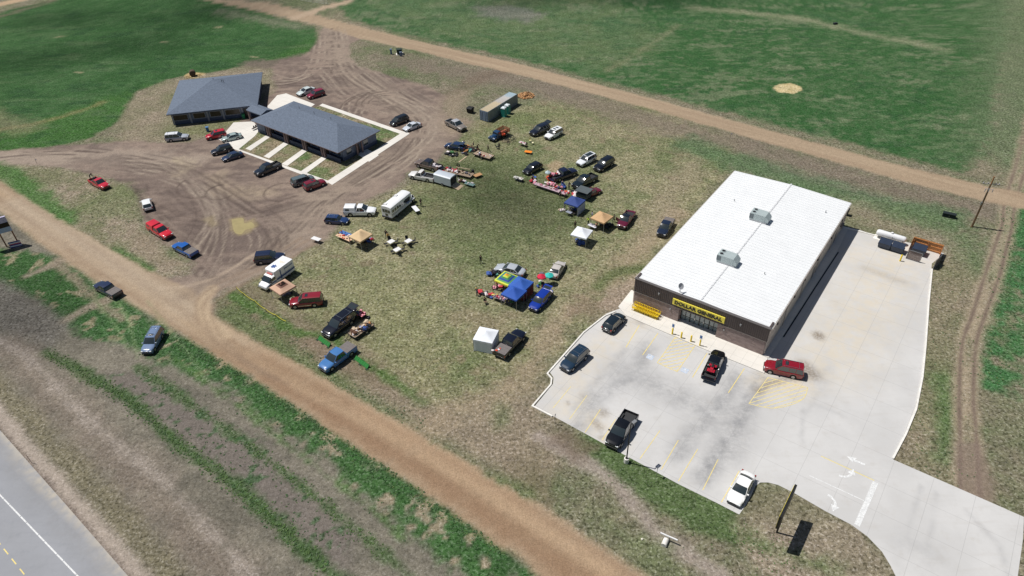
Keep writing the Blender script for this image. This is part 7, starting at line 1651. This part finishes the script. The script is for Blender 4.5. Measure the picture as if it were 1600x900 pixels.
scatter((1.16,127.32), (2.70,126.19), .6, 0, 6, [BK, BK, GY, WH], 'under the small white table left of the long row', ('box','bag','pile'), (1., 1.6))
scatter((-3.02,88.80), (-1.58,87.92), .7, .742, 9, [WH, PK, RD, YE, MV, BN], 'on the goods table left of the near blue canopy', s=(.7, 1.1))
scatter((-1.48,87.83), (0.04,86.87), .7, .742, 10, [WH, YE, GN, BN, PK, BL], 'on the goods table before the near blue canopy', s=(.7, 1.1))
scatter((-5.46,90.51), (-3.25,88.92), .7, 0, 10, [GY, RD, WH, BK, RD, BL], 'in the row on the grass left of the goods tables', ('pile','box','bag'), (1.2, 2.1))
scatter((-3.82,95.28), (-2.53,94.87), 1., 0, 6, [BL, TL, MV, BK], 'by the left edge of the rainbow canopy', ('pile','box','bag'), (1.3, 2.1))
scatter((-2.95,92.09), (-1.06,90.98), 1.2, 0, 7, [RD, BK, PK, WH], 'under the rainbow canopy', ('pile','box','bag'), (1., 1.8))
scatter((4.24,92.10), (6.13,91.84), 1.8, 0, 12, [BK, RD, BL, TL, GN, WH], 'among the toys under the red and teal umbrellas', ('box','pile','ball','bag'), (1., 1.8))
scatter((4.85,93.63), (5.44,94.67), .8, 0, 4, [GY, BK, GY], 'behind the two umbrellas', ('box','bag'), (1.6, 2.2))
scatter((1.69,88.04), (2.84,88.64), 1., 0, 5, [RD, BN, BK], 'between the near blue canopy and the vivid blue SUV', ('box','pile'), (1.1, 1.9))
scatter((5.39,89.84), (6.25,90.31), .9, 0, 4, [BL, BL, WH], 'behind the vivid blue SUV', ('box','pile'), (1.2, 2.))
scatter((-31.53,107.84), (-28.62,105.73), .8, .742, 9, [OR, RD, WH, CRM, BN], 'on the long pale wood sale table', s=(.6, .9))
scatter((-31.08,108.65), (-28.97,107.19), .8, .742, 8, [WH, BL, RD, BL], 'on the blue clothed table', ('box','book','jar'), (.7, 1.1))
scatter((-27.08,106.99), (-25.20,106.07), 1.6, 0, 9, [RD, BK, BL, MV, BK], 'under the tan canopy beside the long wood table', ('pile','box','bag'), (1.2, 2.))
scatter((-37.91,91.83), (-36.39,92.10), 1.6, 0, 6, [BL, GY, BK, WH], 'under the pinkish tan canopy', ('box','bag','pile'), (1.1, 1.7))
scatter((-24.37,80.35), (-22.10,82.91), 1.2, .62, 34, [BL, WH, BN, OT, CRM, BK, BN, CRM], 'heaped on the railed utility trailer', ('pile','box','bag','book'), (.7, 1.4))
scatter((-25.22,85.49), (-24.17,84.52), .8, .92, 6, [GY, MV, BK], 'on the grey table behind the long black SUV', ('pile','box'), (1., 1.5))
scatter((-24.33,85.49), (-23.19,84.59), .8, .87, 7, [PK, PK, WH, RD], 'on the pink-topped table behind the long black SUV', ('pile','box'), (.8, 1.3))
scatter((-24.01,85.06), (-22.80,84.39), .9, 0, 6, [RD, BK, BN], 'on the grass under the pink-topped table', ('pile','box'), (1.2, 1.8))
scatter((-6.76,138.08), (-3.84,135.87), 1.4, .61, 9, [WH, BN, GY, CRM, RD], 'on the pale plank flatbed trailer', s=(.8, 1.3))
scatter((-13.03,131.63), (-10.43,130.12), 1.3, .56, 10, [WH, RD, GY, BN, WH], 'on the front half of the long flatbed trailer', ('box','pile','bag'), (1.1, 2.))
scatter((-10.43,130.12), (-7.74,128.62), 1., .56, 7, [CRM, GY, BN], 'on the rear half of the long flatbed trailer', ('box','pile'), (.8, 1.3))
scatter((-16.44,132.94), (-14.19,131.43), 1.1, .86, 9, [WH, RD, WH, GY, BN], 'in the bed of the bronze pickup', ('box','pile','bag'), (1.1, 1.8))
scatter((-13.58,131.12), (-12.75,130.53), .8, 0, 4, [BK, RD], 'at the tail of the bronze pickup', ('pile','bag'), (1.1, 1.7))
scatter((-10.63,127.74), (-8.76,126.58), 1., 0, 8, [WH, RD, BN, BK], 'beside the ramp of the silver box trailer', ('pile','box','jar'), (1.1, 1.8))
scatter((-8.70,125.71), (-7.12,124.85), .6, .502, 4, [TL, WH], 'on the low teal table', s=(.7, 1.1))
scatter((-13.51,139.36), (-10.95,138.31), 1.6, 0, 14, [GN, BK, WH, BK, BK, GY], 'in the heap below the metallic blue coupe', ('pile','box','bag'), (1.2, 2.))
scatter((-10.12,141.85), (-7.81,139.90), 2., 0, 16, [BK, BN, GY, TL, OT, BK], 'in the sprawl behind the metallic blue coupe', ('pile','box','bag'), (1.1, 2.1))
scatter((-10.01,139.14), (-8.60,138.47), .8, 0, 5, [BK, BK, GY], 'in the dark row before the pale plank', ('bag','box'), (1.2, 1.8))
scatter((-7.39,139.88), (-6.44,141.32), .8, 0, 5, [BK, BN], 'at the far end of the pale plank trailer', ('pile','bag'), (1.2, 1.8))
scatter((-1.45,145.90), (-0.44,146.96), 1.2, .92, 10, [OR, BN, OR, WH, BN], 'in the stake bed of the old blue truck', ('pile','box','bag'), (1.2, 2.))
scatter((2.62,142.59), (3.99,141.43), .6, .742, 6, [WH, PK, RD, WH], 'on the small white table by the bicycles', s=(.7, 1.))
scatter((14.40,108.84), (15.68,107.71), .7, .742, 8, [WH, GY, WH, BL], 'on the papers table beside the tan canopy near the store', ('book','box'), (.7, 1.))
scatter((16.61,109.37), (18.67,108.83), 1.8, 0, 8, [BK, BN, GY, BK], 'in the shade of the tan canopy near the store', ('pile','box','bag'), (1.1, 1.9))
scatter((11.69,104.41), (13.00,103.74), 1.4, 0, 6, [BL, GY, BL, BK], 'in the shade of the white open canopy', ('pile','box','bag'), (1.2, 2.))
scatter((11.44,115.43), (13.35,114.87), 1.6, 0, 7, [BL, BK, WH, GY], 'under the navy blue canopy', ('pile','box','bag'), (1.1, 1.9))
scatter((9.46,115.07), (10.41,114.79), 1., 0, 4, [WH, WH, CRM], 'on the grass left of the navy canopy', ('pile','bag'), (1., 1.5))
scatter((-86.25,130.76), (-84.82,129.62), 1.2, .85, 5, [BK, GY, BN], 'in the bed of the red pickup on the grass island', ('box','pile'), (1., 1.6))
scatter((-3.05,75.03), (-1.84,75.66), .5, 1.2, 4, [OR, WH, BN], 'on the bed cover edge of the black pickup by the tent', ('box','book'), (.7, 1.1))
# tyres along the trailer
for k, (p, l) in enumerate((((-10.78,131.23), ''), ((-9.42,130.47), ''), ((-8.61,130.01), ''), ((-7.93,129.57), ''), ((-10.60,133.28), ''))):
    mb = MB(); prof = [(.2, -.1), (.34, -.12), (.38, -.06), (.38, .06), (.34, .12), (.2, .1), (.2, -.1)]
    n = 16; vs = []; fs = []
    for r_, z_ in prof[:-1]:
        for q in range(n): vs.append((r_*math.cos(2*math.pi*q/n), r_*math.sin(2*math.pi*q/n), z_))
    for j in range(6):
        for q in range(n): fs.append((j*n+q, j*n+(q+1) % n, ((j+1) % 6)*n+(q+1) % n, ((j+1) % 6)*n+q))
    mb.add(vs, fs, 0, Matrix.Rotation(R(78), 4, 'X'))
    o = single('tyre', mb, RUBBER, (p[0], p[1], .38), R(-27), 'black loose tyre leaning along the long flatbed trailer', 'tyre', 'loose tyres by the long flatbed trailer', smooth=40)
# stacked black drums
t = empty('black_barrel', (-7.41,129.94), 0, 'tall black barrel at the rear end of the long flatbed trailer', 'barrel'); mb = MB(); mb.lathe([(.3,0),(.32,.3),(.3,.32),(.32,.6),(.3,.62),(.3,.95)], 14); mb.build('drum', RUBBER, t, smooth=40); mb = MB(); mb.lathe([(.29,.951),(.27,.97)], 14); mb.build('lid', TRIM, t)
single('wood_plank', (lambda m: (m.box(-1.5,1.5,-.14,.14,.0,.05), m)[1])(MB()), WOOD, mid((-10.29,135.67), (-9.26,137.33)), heading((-10.29,135.67), (-9.26,137.33)), 'pale loose plank lying on the grass by the blue coupe', 'plank')
single('wood_plank', (lambda m: (m.box(-1.6,1.6,-.1,.1,.0,.06), m)[1])(MB()), WOOD, mid((-10.32,132.85), (-8.81,132.21)), heading((-10.32,132.85), (-8.81,132.21)), 'pale plank lying behind the crowded long flatbed trailer', 'plank')
# umbrellas
def umbrella(p, col, label, r=.75):
    t = empty('patio_umbrella', p, 0, label, 'umbrella'); mb = MB(); n = 8; vs = [(r*math.cos(2*math.pi*k/n), r*math.sin(2*math.pi*k/n), 1.75) for k in range(n)]+[(0,0,2.2)]
    mb.add(vs, [(k, (k+1) % n, n) for k in range(n)]); mb.add([(v[0]*1.01, v[1]*1.01, v[2]) for v in vs[:-1]]+[(v[0]*1.01, v[1]*1.01, v[2]-.14) for v in vs[:-1]], [(k, (k+1) % n, n+(k+1) % n, n+k) for k in range(n)]); mb.build('shade', cloth(*col), t)
    mb = MB(); mb.path([(0,0,0),(0,0,2.25)], .025); mb.build('pole', STEEL, t)
umbrella((4.88,92.07), (206,34,66), 'small red umbrella over toys left of the teal one'); umbrella((6.16,92.35), (50,186,176), 'small teal umbrella behind the pale beige sedan')
umbrella((7.93,126.67), (190,206,210), 'small pale umbrella at the tail of the navy pickup', .6)
# bicycles on the grass
def bicycle(p, rz, label, col):
    t = empty('bicycle', p, rz, label, 'bicycle', 'old bicycles by the stake truck'); mb = MB(); m = flat(*col)
    mb.path([(-.3,0,.36),(-.15,0,.75),(.32,0,.78),(.42,0,.36)], .025); mb.path([(-.52,0,.34),(-.15,0,.75),(.0,0,.32),(.32,0,.75)], .022); mb.path([(-.52,0,.34),(0,0,.32)], .02); mb.build('frame', m, t)
    mb = MB(); mb.path([(.28,-.28,.98),(.33,0,.95),(.28,.28,.98)], .018); mb.path([(.33,0,.95),(.32,0,.78)], .02); mb.build('handlebar', TRIM, t)
    mb = MB(); mb.box(-.3, -.05, -.07, .07, .84, .89); mb.build('saddle', TRIM, t, bevel=.02)
    for x in (-.54, .5):
        mb = MB(); pts = [(x+.33*math.cos(2*math.pi*k/14), 0, .34+.33*math.sin(2*math.pi*k/14)) for k in range(15)]; mb.path(pts, .025, 5); w0 = mb.build('wheel', RUBBER, t)
    return t
for k, (p, a, c) in enumerate((((-0.35,144.02), .4, (90,90,96)), ((0.37,144.60), .6, (70,74,90)), ((0.96,145.35), .3, (120,110,110)), ((1.37,144.23), .9, (60,60,66)), ((0.07,143.22), 1.2, (100,96,90)))):
    bicycle(p, a, ('grey bicycle nearest the stake truck', 'dark blue bicycle second from the stake truck', 'pale grey bicycle at the back of the bicycle group', 'black bicycle at the right of the bicycle group', 'brown-grey bicycle at the front of the bicycle group')[k], c)
# chairs
def chair(p, rz, col, label, group=None):
    t = empty('camp_chair', p, rz, label, 'chair', group); m = cloth(*col)
    mb = MB(); mb.box(-.25, .25, -.24, .24, .42, .46); mb.build('seat', m, t)
    mb = MB(); mb.box(-.26, .26, 0, .03, 0, .55, 0, Matrix.Translation((0,.24,.45)) @ Matrix.Rotation(R(-14), 4, 'X')); mb.build('backrest', m, t)
    for x in (-.24, .24):
        for y in (-.22, .24): mb = MB(); mb.path([(x,y,0),(x,y,.45)], .016, 5); mb.build('leg', STEEL, t)
k = 0
for c, cols in (((-21.45,105.10), 3), ((-18.35,105.14), 3), ((-20.03,102.64), 3)):
    for q in range(cols+1):
        a = R(90*q+20); chair((c[0]+.95*math.cos(a), c[1]+.95*math.sin(a)), a-R(90), (44,44,48), 'black folding chair drawn up to a small white table by the bus', 'black chairs round the white picnic tables')
chair((5.06,143.68), .5, (236,226,170), 'pale yellow chair farther from the orange table'); chair((5.44,142.57), 1.2, (240,232,190), 'pale yellow chair nearer the orange table')
chair((-2.35,141.07), 2., (40,38,40), 'black camp chair beside the person near the stake truck'); chair((12.10,113.12), .7, (60,56,52), 'dark camp chair in front of the navy canopy')
chair((5.04,126.22), 1., (120,60,70), 'dark red chair at the left end of the long pink row'); chair((5.34,127.21), 2., (60,100,190), 'bright blue chair right of the small white table')
for p in ((-59.35,153.78), (-59.03,154.27), (-58.71,154.76)):
    chair(p, R(-37), (46,40,40), 'dark chair in the row of three at the corner of the long office', 'three dark chairs by the long office')
# mailbox-like blue bin by red SUV, green chair at square office
single('recycling_bin', (lambda m: (m.loft([[(-.25,-.25,0),(.25,-.25,0),(.25,.25,0),(-.25,.25,0)], [(-.32,-.32,1.),(.32,-.32,1.),(.32,.32,1.),(-.32,.32,1.)]]), m.box(-.35,.35,-.35,.35,1.01,1.08), m)[2])(MB()), flat(70,116,160), (-70.03,153.97), .3, 'blue bin standing on the lawn behind the bright red SUV', 'bin')
single('green_bin', (lambda m: (m.loft([[(-.3,-.3,0),(.3,-.3,0),(.3,.3,0),(-.3,.3,0)], [(-.36,-.36,1.1),(.36,-.36,1.1),(.36,.36,1.1),(-.36,.36,1.1)]]), m.box(-.39,.39,-.39,.39,1.11,1.18), m)[2])(MB()), flat(24,116,76), (-63.39,160.48), .3, 'green bin under the eaves of the square office near the walkway', 'bin')
# ---- people: one continuous skinned figure per pose, coloured by body region
def person(p, rz, label, pose='stand', shirt=(60,60,70), pants=(40,44,60), hair=(50,36,26), h=1.74):
    N = {'pelvis':(0,0,.95),'chest':(0,.0,1.28),'neck':(0,0,1.5),'head':(0,-.02,1.6),'crown':(0,-.01,1.72)}
    for s, n in ((-1,'l'), (1,'r')):
        N.update({n+'hip':(s*.1,0,.9), n+'knee':(s*.11,-.02,.5), n+'ankle':(s*.12,.02,.09), n+'toe':(s*.13,-.16,.04), n+'sho':(s*.19,0,1.43), n+'elb':(s*.26,.03,1.13), n+'wri':(s*.27,-.08,.88), n+'han':(s*.27,-.12,.79)})
    if pose == 'walk':
        N['lknee'] = (-.1,-.18,.52); N['lankle'] = (-.1,-.3,.1); N['ltoe'] = (-.1,-.47,.07); N['rknee'] = (.1,.06,.5); N['rankle'] = (.1,.32,.14); N['rtoe'] = (.1,.18,.04); N['lwri'] = (-.26,.12,.9); N['rwri'] = (.26,-.25,.93); N['lhan'] = (-.26,.12,.81); N['rhan'] = (.26,-.31,.87)
    if pose == 'reach':
        for n, s in (('l',-1), ('r',1)): N[n+'elb'] = (s*.24,-.2,1.2); N[n+'wri'] = (s*.2,-.42,1.1); N[n+'han'] = (s*.19,-.5,1.07)
        N['head'] = (0,-.08,1.58); N['crown'] = (0,-.09,1.7)
    if pose == 'lean':
        N.update(chest=(0,-.25,1.18), neck=(0,-.42,1.3), head=(0,-.52,1.34), crown=(0,-.6,1.42))
        for n, s in (('l',-1), ('r',1)): N[n+'sho'] = (s*.19,-.36,1.26); N[n+'elb'] = (s*.24,-.5,1.0); N[n+'wri'] = (s*.2,-.62,.8); N[n+'han'] = (s*.19,-.68,.76)
    if pose == 'sit':
        N = {k: (v[0], v[1]+.05, v[2]-.42) if not any(q in k for q in ('knee','ankle','toe')) else v for k, v in N.items()}
        for n, s in (('l',-1), ('r',1)): N[n+'hip'] = (s*.1,.0,.5); N[n+'knee'] = (s*.13,-.42,.5); N[n+'ankle'] = (s*.13,-.46,.09); N[n+'toe'] = (s*.13,-.63,.04); N[n+'elb'] = (s*.26,-.03,.74); N[n+'wri'] = (s*.2,-.27,.62); N[n+'han'] = (s*.17,-.36,.6)
    names = list(N); ix = {n: i for i, n in enumerate(names)}
    E_ = [('pelvis','chest'),('chest','neck'),('neck','head'),('head','crown')]
    for n in 'lr': E_ += [('pelvis',n+'hip'),(n+'hip',n+'knee'),(n+'knee',n+'ankle'),(n+'ankle',n+'toe'),('chest',n+'sho'),(n+'sho',n+'elb'),(n+'elb',n+'wri'),(n+'wri',n+'han')]
    rad = {'pelvis':.15,'chest':.155,'neck':.062,'head':.1,'crown':.07,'hip':.1,'knee':.068,'ankle':.048,'toe':.042,'sho':.07,'elb':.05,'wri':.036,'han':.034}
    me = bpy.data.meshes.new('person'); me.from_pydata([N[n] for n in names], [(ix[a], ix[b]) for a, b in E_], [])
    o = bpy.data.objects.new('tmp', me); COL.objects.link(o); sk = o.modifiers.new('s', 'SKIN'); sk.use_smooth_shade = True
    for n in names:
        k_ = n if n in rad else n[1:]; v = me.skin_vertices[0].data[ix[n]]; v.radius = (rad[k_], rad[k_]*(.72 if k_ in ('pelvis','chest') else 1)); v.use_root = n == 'pelvis'
    sb_ = o.modifiers.new('u', 'SUBSURF'); sb_.levels = sb_.render_levels = 1
    dg = bpy.context.evaluated_depsgraph_get(); bm_ = bpy.data.meshes.new_from_object(o.evaluated_get(dg)); bpy.data.objects.remove(o)
    reg = {'pelvis':1,'chest':0,'neck':2,'head':2,'crown':3,'hip':1,'knee':1,'ankle':4,'toe':4,'sho':0,'elb':0,'wri':2,'han':2}
    bm_.materials.clear()
    for m in (cloth(*shirt), cloth(*pants), SKIN, HAIR if hair == (50,36,26) else cloth(*hair), TRIM): bm_.materials.append(m)
    pts = [(Vector(N[n]), reg[n if n in reg else n[1:]]) for n in names]
    for f in bm_.polygons:
        c = f.center; bm_v = min(pts, key=lambda q: (q[0]-c).length); f.material_index = bm_v[1]
        if bm_v[1] == 2 and (Vector(N['head'])-c).length < .16 and c.y > N['head'][1]+.02: f.material_index = 3
    t = empty('person', p, rz, label, 'person'); s = h/1.76; t.scale = (s, s, s); put('body', bm_, t)
    # face and hair, as small solids seated on the head
    hd = Vector(N['head']); mb = MB(); mb.blob((hd.x, hd.y-.105, hd.z+.0), (.015,.025,.02), seg=6, ring=4, jit=0); mb.build('nose', SKIN, t)
    for s_ in (-1, 1): mb = MB(); mb.blob((hd.x+s_*.035, hd.y-.09, hd.z+.035), (.014,.012,.01), seg=6, ring=4, jit=0); mb.build('eye', TRIM, t)
    mb = MB(); mb.blob((hd.x, hd.y+.02, hd.z+.07), (.115,.125,.09), seg=10, ring=6, jit=.05); mb.build('hair', HAIR if hair == (50,36,26) else cloth(*hair), t, 50)
    return t
person((-22.06,106.42), R(30), 'person in a yellow top standing left of the small white tables', 'stand', (206,160,60), (30,30,36))
person((-22.58,107.38), R(-20), 'person in dark clothes just behind the one in the yellow top', 'walk', (36,34,38), (30,30,34))
person((-1.93,140.44), R(160), 'person in dark navy clothes standing in front of the stake truck', 'stand', (34,44,66), (30,34,48))
person((-10.14,142.47), R(80), 'person in a white shirt bending over goods behind the blue coupe', 'lean', (226,222,222), (50,50,60))
person((-7.58,142.15), R(-90), 'person in black sitting among goods behind the blue coupe', 'sit', (30,34,32), (26,28,30))
person((-4.31,139.69), R(120), 'person in black clothes behind the pale plank trailer', 'walk', (28,28,32), (24,26,30))
person((-6.07,136.85), R(180), 'person in white shirt and blue jeans leaning on the pale plank trailer', 'lean', (222,222,230), (44,60,96))
person((-6.71,140.88), R(40), 'person with brown hair stooping at the far side of the pale plank trailer', 'lean', (84,60,50), (34,30,30))
person((9.89,119.40), R(10), 'person in black standing in front of the right end of the pink tables', 'reach', (26,28,34), (24,26,30))
person((4.09,140.37), R(-30), 'dark-clothed person behind the low orange table', 'reach', (30,36,56), (30,32,40))
person((11.90,122.61), R(30), 'person in dark clothes among the heaps right of the pink tables', 'reach', (36,40,48), (30,34,44))
person((10.72,123.93), R(-10), 'person in grey-blue behind the right end of the pink tables', 'lean', (110,124,146), (60,66,80), (196,150,130))
person((10.43,115.02), R(60), 'person in white clothes left of the navy canopy', 'stand', (228,230,220), (206,204,196))
person((11.11,113.62), R(160), 'person in pale yellow top in front of the navy canopy', 'walk', (226,226,176), (200,196,180))
person((14.40,109.70), R(-60), 'person in a bright lime vest beside the papers table', 'reach', (186,222,50), (34,40,50))
person((15.32,111.61), R(-90), 'person in a lilac top at the back edge of the tan canopy near the store', 'stand', (176,166,206), (50,50,70))
person((15.74,107.92), R(190), 'person in a peach top in front of the papers table', 'stand', (206,160,130), (60,50,44))
person((11.88,108.54), R(20), 'person in black behind the white open canopy', 'stand', (24,26,32), (24,26,30))
person((19.22,110.31), R(70), 'person in black between the tan canopy and the maroon pickup', 'walk', (24,26,30), (22,24,28))
person((-5.23,98.64), R(0), 'person in black standing alone on the open grass', 'walk', (26,26,34), (24,26,32))
person((-4.38,87.66), R(30), 'person in black crouched alone in front of the goods row', 'sit', (20,22,26), (20,22,26))
person((-5.65,89.52), R(200), 'person with blond hair at the left end of the goods row', 'lean', (50,46,44), (60,64,74), (206,170,100))
person((-2.42,91.04), R(-40), 'person in a red top under the front edge of the rainbow canopy', 'reach', (170,60,76), (44,44,60))
person((-3.28,94.72), R(90), 'person in dark mauve by the left edge of the rainbow canopy', 'stand', (84,66,84), (40,44,60))
person((-17.16,117.91), R(30), 'person in dark clothes at the far end of the serving table by the bus', 'reach', (30,34,40), (26,28,34))
person((-87.63,132.16), R(120), 'person in black leaning at the tailgate of the red pickup on the island', 'lean', (22,24,28), (24,26,30))
person((-23.01,107.09), R(60), 'person in grey sitting behind the long pale wood table', 'sit', (90,92,96), (40,42,50)).location = (*(-27.91,105.60), 0)
